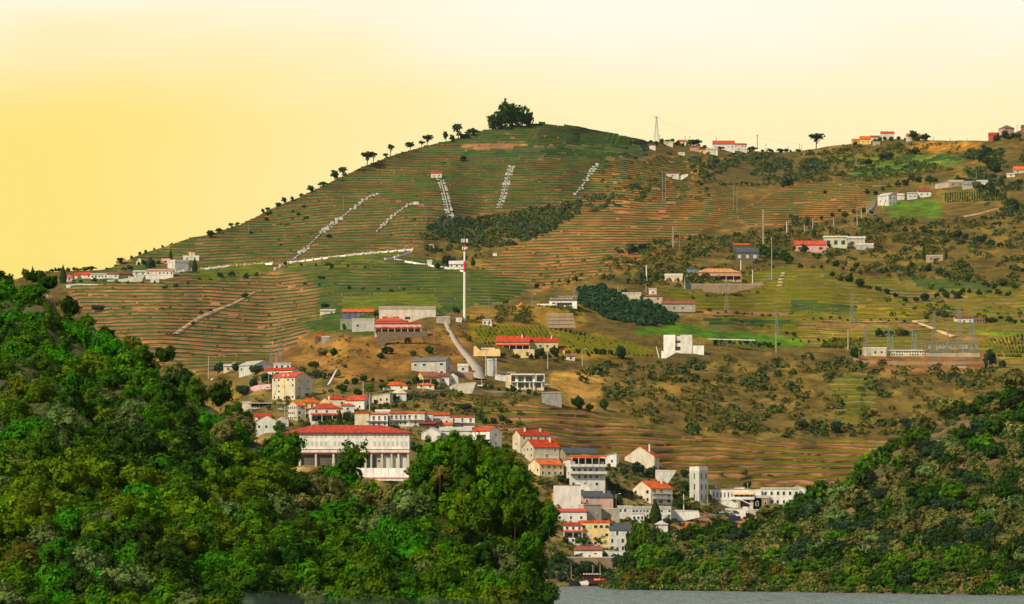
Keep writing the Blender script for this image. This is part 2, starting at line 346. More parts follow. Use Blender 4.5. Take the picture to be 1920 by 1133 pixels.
# far plain / riverbed below everything so that nothing ends in mid air
gb = npmesh('ground', [(-1150, 1650, -4), (1150, 1650, -4), (1150, 4700, -4), (-1150, 4700, -4)], [(0, 1, 2, 3)], M['straw'])
tag(link(bpy.data.objects.new('ground', gb)), 'valley floor', None, None, 'structure')
# ------------------------------------------------------------------ vine rows: thin leafy ribbons along every terrace
def leafmat(name, c, c2, trans=.25, nscale=.35, hue=1.0, isl_=1.0):
    m = bpy.data.materials.new(name); m.use_nodes = True; t = m.node_tree; b = t.nodes['Principled BSDF']
    b.inputs['Roughness'].default_value = .75; b.inputs['Specular IOR Level'].default_value = .12
    oi = N(t, 'ShaderNodeObjectInfo'); tcx = N(t, 'ShaderNodeTexCoord'); n = N(t, 'ShaderNodeTexNoise')
    n.inputs['Scale'].default_value = nscale; n.inputs['Detail'].default_value = 3
    ad = N(t, 'ShaderNodeVectorMath', operation='ADD'); t.links.new(tcx.outputs['Object'], ad.inputs[0]); t.links.new(oi.outputs['Random'], ad.inputs[1])
    t.links.new(ad.outputs[0], n.inputs['Vector'])
    cc = mixc(t, rng(t, n.outputs[0], .35, .65), c, c2)
    lp = N(t, 'ShaderNodeNewGeometry'); isl = mixc(t, mathn(t, 'MULTIPLY', lp.outputs['Random Per Island'], .95), mixc(t, 1.0, cc, (1.35, 1.3, 1.2), 'MULTIPLY'), mixc(t, 1.0, cc, (.42, .5, .42), 'MULTIPLY')) if isl_ else cc
    sc = mathn(t, 'ADD', mathn(t, 'MULTIPLY', oi.outputs['Random'], .5*hue), 1-.25*hue)
    hs = N(t, 'ShaderNodeHueSaturation'); hs.inputs['Saturation'].default_value = 1.15; t.links.new(isl, hs.inputs['Color']); t.links.new(sc, hs.inputs['Value'])
    t.links.new(mathn(t, 'ADD', mathn(t, 'MULTIPLY', oi.outputs['Random'], .03*hue), .5-.015*hue), hs.inputs['Hue'])
    t.links.new(hs.outputs[0], b.inputs['Base Color'])
    tr = N(t, 'ShaderNodeBsdfTranslucent'); t.links.new(hs.outputs[0], tr.inputs[0]); mx = N(t, 'ShaderNodeMixShader'); mx.inputs[0].default_value = trans
    o = t.nodes['Material Output']; t.links.new(b.outputs[0], mx.inputs[1]); t.links.new(tr.outputs[0], mx.inputs[2]); t.links.new(mx.outputs[0], o.inputs[0])
    return m
VM = [leafmat('vine_leaves', (.03, .068, .02), (.06, .088, .022), .15, .06, 0, 0), leafmat('yellowing_vine_leaves', (.085, .12, .018), (.145, .13, .022), .15, .06, 0, 0)]
def vine_rows():
    rs = np.random.RandomState(4)
    acc = [[], []]; accf = [[], []]; cnt = [0, 0]
    n = len(GX)
    for phs, lo, hi in ((PH, 0, 735), (PH2, 735, 1104)):
        mono = phs
        k0, k1 = int(mono.min()), int(mono.max())+1
        for i in range(0, n-1):
            pass
        lv = np.arange(k0, k1)+.45
        # crossing row of each level, for every column
        Y = np.full((len(lv), n), np.nan)
        for i in range(n):
            p = np.maximum.accumulate(mono[i]); p = p + np.arange(NR)*1e-6
            y = np.interp(lv, p, GPY[i], left=np.nan, right=np.nan); Y[:, i] = y
        xs = GX
        def rn(sc):
            k = np.arange(-400, 2400, sc)+rs.rand()*sc; k = k+rs.rand(len(k))*sc*.5; return np.interp(xs, k, rs.rand(len(k)))
        for r in range(len(lv)):
            y = Y[r]; ok = np.isfinite(y) & (y > lo) & (y <= hi)
            if ok.sum() < 3: continue
            yy = np.where(ok, y, 600)
            rw = gbil(ROW, xs, yy); h = gbil(VH, xs, yy); vc = gbil(VC, xs, yy)
            g = rn(26)*.7+rn(60)*.3
            keep = ok & (rw > .12) & (g < rw*1.12) & (h > .15)
            d = gbil(Dg, xs, yy); X, YY, Z = P(xs, yy, d)
            hh = h*(.7+.5*rn(12)+.2*rs.rand(n)); gp_ = rn(9) < .05
            for i in np.nonzero(keep[:-1] & keep[1:] & (np.abs(np.diff(yy)) < 6))[0]:
                c = 1 if (vc[i] + rs.rand()*.5-.25) > .5 else 0
                if gp_[i]: continue
                a0 = (X[i], YY[i]-2.2, Z[i]-.6); a1 = (X[i+1], YY[i+1]-2.2, Z[i+1]-.6)
                w = .5
                vs = [a0, a1, (X[i+1], YY[i+1]-2.2+w, Z[i+1]+hh[i+1]), (X[i], YY[i]-2.2+w, Z[i]+hh[i]),
                      (X[i+1], YY[i+1]+1.4, Z[i+1]-.4), (X[i], YY[i]+1.4, Z[i]-.4)]
                b = cnt[c]; acc[c] += vs; accf[c] += [(b, b+1, b+2, b+3), (b+3, b+2, b+4, b+5)]; cnt[c] += 6
    for c, nm in ((0, 'dark green vine rows along the terraces'), (1, 'yellowing vine rows along the terraces')):
        o = link(bpy.data.objects.new('vineyard_rows', npmesh('vineyard_rows', acc[c], accf[c], VM[c])))
        tag(o, nm, 'vineyard', None, 'stuff')
vine_rows()
def slanted_vines(quad, nrow, nseg, label, hgt=1.5):
    """rows running down a slope; quad = pixel corners tl tr br bl"""
    (ax, ay), (bx, by), (cx_, cy_), (dx, dy) = quad; v = []; f = []; rs = np.random.RandomState(int(ax))
    for r in range(nrow):
        u = (r+.5)/nrow; pts = []
        for s in range(nseg+1):
            w = s/nseg; x = (ax*(1-u)+bx*u)*(1-w)+(dx*(1-u)+cx_*u)*w; y = (ay*(1-u)+by*u)*(1-w)+(dy*(1-u)+cy_*u)*w
            pts.append(G(x, y))
        for s in range(nseg):
            if rs.rand() < .12: continue
            a, b_ = pts[s], pts[s+1]; b0 = len(v); w = .55; h0, h1 = hgt*(.7+.6*rs.rand()), hgt*(.7+.6*rs.rand())
            v += [(a[0]-w, a[1], a[2]-.3), (b_[0]-w, b_[1], b_[2]-.3), (b_[0], b_[1], b_[2]+h1), (a[0], a[1], a[2]+h0), (b_[0]+w, b_[1], b_[2]-.3), (a[0]+w, a[1], a[2]-.3)]
            f += [(b0, b0+1, b0+2, b0+3), (b0+3, b0+2, b0+4, b0+5)]
    tag(link(bpy.data.objects.new('vineyard_rows', npmesh('vineyard_rows', v, f, VM[1]))), label, 'vineyard', None, 'stuff')
slanted_vines([(880,612),(1020,612),(1040,645),(905,645)], 18, 16, 'yellow green vine rows above the long red roofed villa')
slanted_vines([(1020,612),(1200,648),(1225,668),(1065,662)], 20, 16, 'yellow green vine rows running down beside the dark grove')
slanted_vines([(1560,636),(1625,636),(1605,655),(1535,652)], 12, 10, 'yellow green vine rows left of the substation')
slanted_vines([(1845,640),(1925,625),(1925,672),(1870,668)], 11, 10, 'yellow green vine rows right of the substation')
slanted_vines([(1770,362),(1888,356),(1888,376),(1770,380)], 26, 8, 'fine vine rows below the grey roofed farm')
# ------------------------------------------------------------------ water
wm = bpy.data.materials.new('river_water'); wm.use_nodes = True; t = wm.node_tree; b = t.nodes['Principled BSDF']
b.inputs['Base Color'].default_value = (.10, .14, .13, 1); b.inputs['Roughness'].default_value = .18; b.inputs['IOR'].default_value = 1.28; b.inputs['Specular IOR Level'].default_value = .4
tcn = N(t, 'ShaderNodeTexCoord'); mpn = N(t, 'ShaderNodeMapping'); mpn.inputs['Scale'].default_value = (1, .16, 1); t.links.new(tcn.outputs['Object'], mpn.inputs[0])
nn = N(t, 'ShaderNodeTexNoise'); nn.inputs['Scale'].default_value = .38; nn.inputs['Detail'].default_value = 4; nn.inputs['Roughness'].default_value = .6; t.links.new(mpn.outputs[0], nn.inputs['Vector'])
bp = N(t, 'ShaderNodeBump'); bp.inputs['Distance'].default_value = 3.5; bp.inputs['Strength'].default_value = 1.0; t.links.new(nn.outputs[0], bp.inputs['Height']); t.links.new(bp.outputs[0], b.inputs['Normal'])
mp2 = N(t, 'ShaderNodeMapping'); mp2.inputs['Scale'].default_value = (1, .07, 1); t.links.new(tcn.outputs['Object'], mp2.inputs[0])
nw = N(t, 'ShaderNodeTexNoise'); nw.inputs['Scale'].default_value = .22; nw.inputs['Detail'].default_value = 5; nw.inputs['Roughness'].default_value = .7; t.links.new(mp2.outputs[0], nw.inputs['Vector'])
t.links.new(mixc(t, rng(t, nw.outputs[0], .36, .64), (.02, .05, .05), (.13, .185, .165)), b.inputs['Base Color']); t.links.new(rng(t, nw.outputs[0], .35, .65, .12, .5), b.inputs['Roughness'])  # ripple reflections painted as pale and dark streaks of base colour
wme = npmesh('river', [(-1150, -60, 0), (1150, -60, 0), (1150, 1660, 0), (-1150, 1660, 0)], [(0, 1, 2, 3)], wm)
tag(link(bpy.data.objects.new('river', wme)), 'rippled grey green river', None, None, 'structure')
# ------------------------------------------------------------------ near banks
def bank(name, ridge, d0f, d1f, x0, x1, colr, label, seed, backd=120):
    rx = np.array([a for a, b in ridge], float); ry = np.array([b for a, b in ridge], float)
    X = np.arange(x0, x1+1, 5.0); nr = 70; tt = np.linspace(0, 1, nr)
    yr = np.interp(X, rx, ry) + fbm(X/40, X*0, seed, 3)*8
    d0 = np.array([d0f(x) for x in X]); d1 = np.array([d1f(x) for x in X])
    yb = YH + F*(CAMH+2)/d0
    PX = np.repeat(X[:, None], nr, 1); PY = yb[:, None]+(yr-yb)[:, None]*tt[None]
    DD = d0[:, None]+(d1-d0)[:, None]*tt[None]**1.1
    DD = DD + fbm(PX/90, PY/60, seed+1, 4)*14*np.sin(np.pi*np.clip(tt, 0, 1))[None]
    x, y, z = P(PX, PY, DD); V = np.stack([x, y, z], -1)
    bk = []
    for k in (1, 2, 3):
        bb = V[:, -1].copy(); bb[:, 1] += backd*k/3; bb[:, 0] *= bb[:, 1]/V[:, -1, 1]; bb[:, 2] = bb[:, 2]*(1-k/3.)-2*k/3; bk.append(bb)
    VV = np.concatenate([V, np.stack(bk, 1)], 1); a, c = VV.shape[:2]; ix = np.arange(a*c).reshape(a, c)
    ff = np.stack([ix[:-1, :-1], ix[1:, :-1], ix[1:, 1:], ix[:-1, 1:]], -1).reshape(-1, 4)
    o = link(bpy.data.objects.new(name, npmesh(name, VV.reshape(-1, 3), ff, colr, True)))
    tag(o, label, None, None, 'structure')
    def at(px, py):
        i = int(np.clip((px-X[0])/5.0, 0, len(X)-1)); w = np.clip((py-yb[i])/(yr[i]-yb[i])*(nr-1), 0, nr-1.01); j = int(w); f = w-j
        d = DD[i, j]*(1-f)+DD[i, min(j+1, nr-1)]*f
        return float(d)
    at.ridge = lambda px: float(np.interp(px, X, yr)); at.bot = lambda px: float(np.interp(px, X, yb))
    return at
earthL = pmat('bank_earth', (.07, .065, .02), .95, .5, .12, col2=(.03, .035, .012), bump=.5)
earthR = pmat('bank_scrub_earth', (.17, .095, .035), .95, .4, .05, col2=(.045, .05, .018), bump=.8)
LR = [(-80,545),(0,545),(50,540),(90,560),(130,610),(160,640),(215,660),(250,665),(300,715),(350,735),(400,765),(450,800),(500,835),(540,862),(600,905),(700,935),(800,955),(900,965),(960,990),(1000,1035),(1020,1085),(1038,1150),(1050,1180)]
LB = bank('left_bank', LR, lambda x: 385+.02*x, lambda x: 545-.08*x, -80, 1065, earthL, 'steep bushy near bank on the left', 101, 60)
RR = [(1138,1109),(1150,1090),(1165,1056),(1200,1040),(1260,1026),(1330,1010),(1420,985),(1500,945),(1560,915),(1620,885),(1700,820),(1780,775),(1850,738),(1920,715),(2080,690)]
def rd0(x): return 42340/(np.interp(x, [1125, 1150, 1920, 2080], [1104.3, 1105.5, 1117, 1119])-1073)*1.0
RB = bank('right_bank', RR, lambda x: float(rd0(x)), lambda x: float(rd0(x))+60+.42*(x-1125), 1140, 2080, earthR, 'scrubby near bank on the right', 131, 200)

# ------------------------------------------------------------------ air: the far slopes fade a little
hz = MB(); hz.box(-1250, 1250, -80, 4950, -6, 560); hzm = bpy.data.materials.new('haze'); hzm.use_nodes = True; t = hzm.node_tree; t.nodes.clear()
pv = N(t, 'ShaderNodeVolumePrincipled'); pv.inputs['Color'].default_value = (.80, .86, .90, 1); pv.inputs['Density'].default_value = 1.0e-5; pv.inputs['Anisotropy'].default_value = .1
ho_ = N(t, 'ShaderNodeOutputMaterial'); t.links.new(pv.outputs[0], ho_.inputs['Volume'])
tag(hz.build('haze', hzm), 'thin haze over the valley', None, None, 'stuff')
# ------------------------------------------------------------------ buildings
CR=(.60,.54,.38); WH=(.62,.61,.55); GW=(.50,.51,.47); BE=(.60,.50,.34); YE=(.72,.50,.17); OR=(.70,.33,.06); PK=(.62,.36,.31); ST=(.33,.26,.17); GY=(.42,.41,.36); DK=(.10,.085,.075); CO=(.40,.35,.27)
TR=(.50,.075,.035); TO=(.62,.13,.03); TB=(.26,.08,.05); TP=(.62,.30,.13); SL=(.06,.07,.085)
cube_cache = {}
def ubox(mat):
    """unit box standing on the origin plane, lightly chamfered front edge"""
    if mat.name not in cube_cache:
        mb = MB(); mb.poly([(-.5,-1,0),(.5,-1,0),(.5,0,0),(-.5,0,0),(-.5,-1,1),(.5,-1,1),(.5,0,1),(-.5,0,1)], [(0,3,2,1),(4,5,6,7),(0,1,5,4),(1,2,6,5),(2,3,7,6),(3,0,4,7)])
        cube_cache[mat.name] = mb.mesh('panel', mat)
    return cube_cache[mat.name]
def part(name, parent, mat, loc, size, rz=0):
    o = link(bpy.data.objects.new(name, ubox(mat))); o.parent = parent; o.location = loc; o.scale = size; o.rotation_euler = (0, 0, rz); return o
def window(parent, x, z, w, h, face, W, Dp, ox, detail, style='w'):
    """face: f front, l left side, r right side; x measured along the face from its left edge"""
    t = .05
    if face == 'f': loc, rz = (ox+x, 0, z), 0
    elif face == 'l': loc, rz = (ox, Dp-x, z), -math.pi/2
    else: loc, rz = (ox+W, x, z), math.pi/2
    def shift(l, s): return (l[0]+(0 if face == 'f' else (-s if face == 'l' else s)), l[1]-(s if face == 'f' else 0), l[2])
    nm = 'door' if style == 'd' else ('garage_door' if style == 'g' else 'window')
    if style == 's': return part('window', parent, M['shutter'], loc, (w, .07, h), rz)
    if style == 'g': return part('garage_door', parent, M['conc'], loc, (w, .07, h), rz)
    if detail:
        fr_ = part(nm, parent, M['frame'], loc, (w+.3, .06, h+.3), rz)
        o = link(bpy.data.objects.new('pane', ubox(M['glass']))); o.parent = fr_; o.location = (0, -1.0, .12/(h+.3)); o.scale = ((w-.02)/(w+.3), .6, h/(h+.3))
        return fr_
    return part(nm, parent, M['glass'], loc, (w, .07, h), rz)
BN = {}; WR = random.Random(12)
OFD = Dm(1400, 957)-4
def house(lab, xl, xs, xr, yb, ye, yr, rot, wall, roofc, roof='hip', f=(3, 2), s=(2, 2), dep=None, name='house', cat='house', D=None, balc=0, chim=0, door=0, ww=1.05, wh=1.25, over=.45, style='w', ver=None, sink=5, detail=None, lift=0, solid=None, fy=0.5):
    """xl..xr pixel extent, xs corner between side and front, yb foot, ye eaves, yr ridge; rot > 0 shows the left side, rot < 0 the right side"""
    D = D or Dm(xs if xs > xl else (xl+xr)/2, min(yb, 1102)); k = D/F; th = R(abs(rot)); sg = 1 if rot >= 0 else -1
    if rot < 0 and xs == xl: xs = xr
    if rot > 0: wf, ws = xr-xs, xs-xl
    elif rot < 0: wf, ws = xs-xl, xr-xs
    else: wf, ws = xr-xl, 0; xs = xl
    W = wf*k/math.cos(th); Dp = dep or (ws*k/math.sin(th) if ws > 0 else min(9, .75*W)); H = (yb-ye)*k; RH = (ye-yr)*k
    x, y, z = P(xs, yb, D); root = empty(name, (float(x), D, float(z)+lift), R(rot), lab, cat)
    ox = 0 if rot >= 0 else -W
    if detail is None: detail = D < 1990
    wm_ = WALL(wall); wb = MB(); wb.box(ox, ox+W, 0, Dp, -sink, H)
    rm = tilemat(roofc) if roofc in (TR, TO, TB, TP) else (M['slate'] if roofc == SL else WALL(roofc)); rb = MB(); th_ = .22
    if roof == 'gable':            # ridge parallel to the front
        wb.prism([(0, H), (Dp, H), (Dp/2, H+RH)], ox, ox+W, 'x')
        rb.prism([(-over, H-over*RH/(Dp/2)+.04), (Dp/2, H+RH+.04), (Dp+over, H-over*RH/(Dp/2)+.04), (Dp+over, H-over*RH/(Dp/2)+.04+th_), (Dp/2, H+RH+th_+.06), (-over, H-over*RH/(Dp/2)+.04+th_)], ox-over*.6, ox+W+over*.6, 'x')
    elif roof == 'front':          # gable looks to the front
        wb.prism([(ox, H), (ox+W, H), (ox+W/2, H+RH)], 0, Dp)
        a = over*RH/(W/2); rb.prism([(ox-over, H-a+.04), (ox+W/2, H+RH+.04), (ox+W+over, H-a+.04), (ox+W+over, H-a+.04+th_), (ox+W/2, H+RH+th_+.06), (ox-over, H-a+.04+th_)], -over*.6, Dp+over*.6)
    elif roof == 'mono':
        rb.prism([(-over, H), (Dp+over, H+RH), (Dp+over, H+RH+th_), (-over, H+th_)], ox-.2, ox+W+.2, 'x'); wb.prism([(0, H-.01), (Dp, H-.01), (Dp, H+RH*.95)], ox, ox+W, 'x')
    elif roof == 'monox':
        rb.prism([(ox-over, H), (ox+W+over, H+RH), (ox+W+over, H+RH+th_), (ox-over, H+th_)], -.3, Dp+.3); wb.prism([(ox, H-.01), (ox+W, H-.01), (ox+W, H+RH*.95)], 0, Dp)
    elif roof == 'hip':
        o = over; hp = min(W, Dp)/2+o; e = [(ox-o, -o, H), (ox+W+o, -o, H), (ox+W+o, Dp+o, H), (ox-o, Dp+o, H)]; e2 = [(a, b, c+.16) for a, b, c in e]
        if W >= Dp: rg = [(ox-o+hp, Dp/2, H+RH), (ox+W+o-hp, Dp/2, H+RH)]; fc = [(4, 5, 9, 8), (5, 6, 9), (6, 7, 8, 9), (7, 4, 8)]
        else: rg = [(ox+W/2, -o+hp, H+RH), (ox+W/2, Dp+o-hp, H+RH)]; fc = [(4, 5, 8), (5, 6, 9, 8), (6, 7, 9), (7, 4, 8, 9)]
        rb.poly(e+e2+rg, [(0, 3, 2, 1), (0, 1, 5, 4), (1, 2, 6, 5), (2, 3, 7, 6), (3, 0, 4, 7)]+fc)
    elif roof == 'flat':
        rb.box(ox-over*.4, ox+W+over*.4, -over*.4, Dp+over*.4, H, H+.25+max(0, RH))
    wb.build('wall', wm_, root); ro = rb.build('roof', rm, root)
    for c in range(chim):
        cx_ = ox+W*(.78 if c == 0 else .25); MB().box(cx_-.35, cx_+.35, Dp*.3, Dp*.3+.7, H+RH*.3, H+RH+.9).box(cx_-.45, cx_+.45, Dp*.3-.1, Dp*.3+.8, H+RH+.9, H+RH+1.05).build('chimney', WALL(WH), ro)
    def grid(face, n, L):
        nc, nr = n
        if nc < 1 or nr < 1: return
        sh = H/nr
        for r in range(nr):
            for c in range(nc):
                h = min(wh, sh*.55); w = min(ww, L/nc*.6); st = style; zz = r*sh+sh*fy-h*.5+.1
                if face == 'f' and r == 0 and door and c == door-1: window(root, (c+.5)*L/nc, .05, 1.0, min(2.1, sh*.75), face, W, Dp, ox, False, 'd'); continue
                if face == 'f' and balc and r in (balc if isinstance(balc, (list, tuple)) else [balc]): h = min(2.0, sh*.68); zz = r*sh+.15
                wr_ = WR.random()
                if wr_ < .07 and nc*nr > 3: continue
                window(root, (c+.5)*L/nc+WR.uniform(-.12, .12), zz, w*WR.uniform(.85, 1.1), h, face, W, Dp, ox, detail, 's' if wr_ > .78 else st)
    grid('f', f, W); grid('l' if rot > 0 else 'r', s, Dp) if ws > 0 else None
    if balc:
        for r in (balc if isinstance(balc, (list, tuple)) else [balc]):
            z0 = r*H/max(1, f[1]); bl = MB(); bl.box(ox+W*.06, ox+W*.94, -1.3, 0, z0-.12, z0+.08); bo = bl.build('balcony', WALL(WH), root)
            if solid: MB().box(ox-.6, ox+W*1.03, -1.9, -1.75, z0-.25, z0+.95).box(ox-.6, ox+W*1.03, -1.75, -.01, z0-.25, z0-.12).build('parapet', WALL(WH), root); continue
            rl = MB(); rl.box(ox+W*.06, ox+W*.94, -1.3, -1.22, z0+.95, z0+1.05)
            nb_ = max(3, int(W*.9/.6))
            for i in range(nb_+1): xx = ox+W*.06+(W*.88-.05)*i/nb_; rl.box(xx, xx+.05, -1.29, -1.23, z0+.08, z0+.95)
            rl.build('railing', M['frame'], bo)
    if ver:                         # veranda: (z of floor fraction, depth, posts, roof colour)
        z0, vd, npst, vc = ver; zt = z0*H; ps = MB(); hh = H*.5 if z0 == 0 else H*.33
        v = MB(); v.prism([(-vd, zt+hh), (0.3, zt+hh+.7), (0.3, zt+hh+.95), (-vd, zt+hh+.2)], ox-.3, ox+W+.3, 'x'); v.build('veranda_roof', tilemat(vc), root)
        for i in range(npst): xx = ox+(W-.3)*i/(npst-1); part('pillar', root, WALL(WH), (xx+.15, -vd+.5, zt-(sink if z0 == 0 else 0)), (.3, .3, hh+(sink if z0 == 0 else 0)))
        MB().box(ox, ox+W, -.06, -.02, zt+.1, zt+hh*.8).build('painted_veranda_shade', M['dark'], root)  # dark sheet on the wall, painted shade under the veranda roof
    BN[lab] = (root, W, Dp, H, ox, k); return root
h = house
# --- main town, left part
ap = h('four storey apartment block with red roof, cream front and pale grey blank side',508,553,583,750,707,697,-38,CR,TR,'gable',f=(5,4),s=(2,3),detail=True,ww=1.1,wh=1.1)
h('long white house with red roof directly behind the tall apartment block',494,548,560,706,694,689,-30,WH,TR,'gable',f=(5,1),s=(1,1))
h('ruined white factory hall with shallow gable on the town edge',445,478,508,699,684,676,38,GW,GY,'front',f=(3,1),s=(3,1),name='factory',cat='factory')
h('small white flat roofed annex at the foot of the brick chimney',513,513,545,693,683,681,0,WH,GY,'flat',f=(3,1))
h('tiny derelict cottage left of the ruined factory',419,419,436,697,687,683,0,BE,GY,'mono',f=(1,1))
h('cream end wall of the open car shed',454,454,471,769,756,754,0,CR,GY,'flat',f=(0,0),dep=7,D=None,name='shed_annex',cat='shed')
h('white gabled house half hidden behind the rocky bank at the left',479,479,520,812,790,779,0,GW,TO,'front',f=(3,1),dep=12)
h('second white gabled house with orange roof, right of the one by the rocky bank',514,514,541,800,788,780,0,GW,TO,'front',f=(2,1),dep=10)
h('small house with red roof peeping over the white gabled pair',478,478,508,790,781,775,0,BE,TR,'gable',f=(2,1),dep=8)
h('cream three storey house with faded orange roof, left of the yellow one',538,557,570,789,760,752,32,CR,TO,'gable',f=(2,3),s=(5,3))
h('ochre yellow house with orange hip roof and balconies',565,570,598,786,755,746,18,YE,TO,'hip',f=(3,3),s=(0,0),balc=[1,2])
h('yellow gabled house between the ochre house and the beige one',594,594,622,776,757,746,0,(.74,.58,.26),TO,'front',f=(0,0),dep=10,chim=1)
h('white two storey house with bright red hip roof and red veranda roof',583,583,642,790,766,755,8,WH,TR,'hip',f=(3,2),ver=(0,2.0,4,TR),dep=11,door=2,chim=1)
h('beige house with low red hip roof above the white veranda house',609,609,652,764,749,741,0,BE,TR,'hip',f=(2,1),dep=10)
h('white house with tall red roof and gabled right side',648,683,694,768,750,741,-25,WH,TR,'gable',f=(2,2),s=(1,2))
h('small white cottage with red lean-to roof under the tall red roof',640,640,664,774,761,755,0,WH,TR,'hip',f=(1,1),dep=6)
h('cream bungalow with sloping roof and one door at the edge of the olive slope',697,697,731,758,742,737,-12,CR,GY,'monox',f=(3,1),door=1,dep=8)
h('tiny pale pavilion with pyramid roof among the garden trees',734,734,762,752,738,727,0,GW,BE,'hip',f=(1,1),dep=7,name='pavilion',cat='pavilion')
h('orange roofed cottage among garden trees, left of the yellow house',718,718,764,731,723,715,0,WH,TO,'hip',f=(2,1),dep=8)
h('orange roofed cottage under the white gable house',782,782,814,729,722,716,0,CR,TO,'hip',f=(2,1),dep=8)
h('yellow house with brown roof in front of the big grey shed',781,793,824,719,706,697,22,YE,TB,'gable',f=(2,1),s=(2,1),dep=8)
h('white gable house right of the yellow house',838,838,859,723,707,699,0,WH,TB,'front',f=(1,1),dep=8)
h('white house wing with brown roof joined left of the gable house',820,820,842,720,706,700,0,WH,TB,'gable',f=(1,1),dep=6)
h('long grey two storey shed with dark corrugated roof on the dry spur',770,836,845,706,676,670,-28,GY,(.14,.14,.14),'gable',f=(4,2),s=(1,1),name='warehouse',cat='warehouse',ww=1.8,wh=1.2)
h('small roofless white ruin beside the climbing road',858,858,878,698,687,683,0,WH,WH,'flat',f=(1,1),dep=5,name='ruin',cat='ruin')
h('slim white transformer tower beside the concrete pole',916,916,931,706,676,673,12,WH,GW,'flat',f=(0,0),dep=4,name='tower',cat='tower')
# --- terrace of white houses above the school
h('cream windowless gable end of the terrace row beside the cypress',665,665,692,800,776,773,0,CR,TO,'flat',f=(0,0),dep=9,name='terrace_house')
h('white terrace house with awning and balcony, leftmost of the row',684,684,727,802,777,773,0,WH,TO,'mono',f=(4,2),dep=9,balc=1,name='terrace_house')
h('white terrace house with stepped parapet, second of the row',704,704,732,790,772,769,0,WH,WH,'flat',f=(1,1),dep=9,name='terrace_house')
h('white terrace house with orange roof and recessed balconies, third of the row',730,730,764,800,776,770,0,WH,TO,'mono',f=(4,2),dep=9,balc=1,name='terrace_house')
h('white terrace house with red balcony hood in the middle of the row',762,762,796,800,775,771,0,WH,TO,'mono',f=(3,2),dep=9,balc=1,name='terrace_house')
h('plain grey white terrace house with blank wall panel',794,794,812,797,776,772,0,GW,TO,'mono',f=(1,1),dep=9,name='terrace_house')
h('white terrace house with orange strip roof near the right of the row',811,811,843,796,779,772,0,WH,TO,'mono',f=(3,2),dep=9,name='terrace_house')
h('white terrace house set lower with three balconies at the right end of the row',843,843,890,804,782,779,0,WH,TO,'mono',f=(3,2),dep=9,balc=1,name='terrace_house')
h('red patio awning over a dark terrace below the row',785,785,817,803,795,789,0,DK,TR,'mono',f=(0,0),dep=6,name='awning_shelter',cat='shelter',over=.8)
h('little white house with orange lean-to roof below the row',820,820,848,806,797,792,0,WH,TO,'mono',f=(2,1),dep=6)
h('long low white house with red roof strip below the lowest terrace house',853,853,894,808,803,798,0,WH,TR,'mono',f=(3,1),dep=6)
h('white gabled house partly behind the walnut clump',790,790,826,830,812,802,-10,WH,GY,'front',f=(2,1),dep=14)
h('white hall with grey shallow roof behind the walnut clump',824,824,884,832,808,801,0,WH,GY,'gable',f=(3,1),dep=10)
h('white house with red roof and green balcony right above the walnut clump',883,918,941,840,808,801,-35,WH,TR,'gable',f=(2,2),s=(1,2),balc=1,detail=True)
# --- right part of town
h('rear white apartment block with red roof, upper one of the stepped pair',961,975,1030,850,816,806,20,CR,TR,'gable',f=(4,3),s=(1,3),chim=2,detail=True)
h('front white apartment block with red roof, lower one of the stepped pair',980,1000,1049,870,838,824,25,CR,TR,'gable',f=(3,3),s=(3,3),chim=1,balc=[1],detail=True)
h('stone house with dark slate roof behind the four storey veranda house',1048,1060,1120,868,850,840,20,ST,SL,'gable',f=(0,0),s=(0,0))
h('cream house with orange roof and white trim below the stepped pair',991,1012,1057,893,871,861,30,(.66,.56,.32),TO,'gable',f=(4,2),s=(3,1),ver=None,detail=True)
h('four storey white house with orange hip roof and two long verandas',1057,1070,1135,915,861,851,12,WH,TO,'hip',f=(6,4),s=(2,3),balc=[2,3],detail=True,ww=1.3,solid=True,ver=(.74,2.2,6,TO))
h('small white house with curved canopy right of the veranda house',1121,1121,1156,874,857,850,-10,WH,GY,'monox',f=(2,1),dep=8)
h('big cream house with blank gable on the brown terraces',1172,1227,1237,884,856,837,-20,(.52,.47,.36),TO,'front',f=(0,0),s=(1,2),balc=0,chim=1,detail=True)
h('white house with bright orange roof and three storeys of loggias',1188,1220,1262,945,916,902,35,(.62,.57,.46),TO,'gable',f=(3,3),s=(3,2),chim=1,balc=[1,2],detail=True,wh=1.6,ww=1.9)
h('ochre orange house with red roof beside the big tree',1035,1035,1066,945,922,913,0,OR,TR,'hip',f=(2,1),dep=9)
h('pink house with dark blue slate roofs above the concrete terrace',1080,1093,1150,949,932,921,14,PK,SL,'gable',f=(4,1),s=(2,1),chim=1,detail=True)
h('bare concrete block building under the pink house',1060,1094,1128,978,947,946,30,CO,GY,'flat',f=(2,1),s=(0,0),name='concrete_building',cat='building')
h('white house with red roof edge beside the big tree, upper of two',1040,1040,1100,983,960,954,0,WH,TR,'mono',f=(3,1),dep=9)
h('white house with stacked red tiled canopies beside the big tree, lower of two',1057,1057,1092,1020,986,980,0,WH,TR,'mono',f=(3,3),dep=9,ver=(.33,1.5,3,TR))
h('yellow riverside building with flat terracotta roof and glazed attic',1090,1090,1143,1027,981,977,5,(.68,.50,.20),TO,'flat',f=(5,3),dep=12,detail=True,ww=1.5)
h('white town house with blue window frames and slate mansard roof',1143,1143,1182,1036,994,983,3,WH,SL,'gable',f=(4,3),dep=12,detail=True,ww=1.1,wh=2.0,door=2)
h('low white riverside building with maroon roof below the yellow one',1077,1077,1129,1046,1032,1025,0,WH,TB,'mono',f=(2,1),dep=6,wh=.5)
h('white building with three small square windows behind the poplar trees',1159,1159,1185,974,953,949,0,WH,GY,'flat',f=(3,1),dep=8,fy=.75)
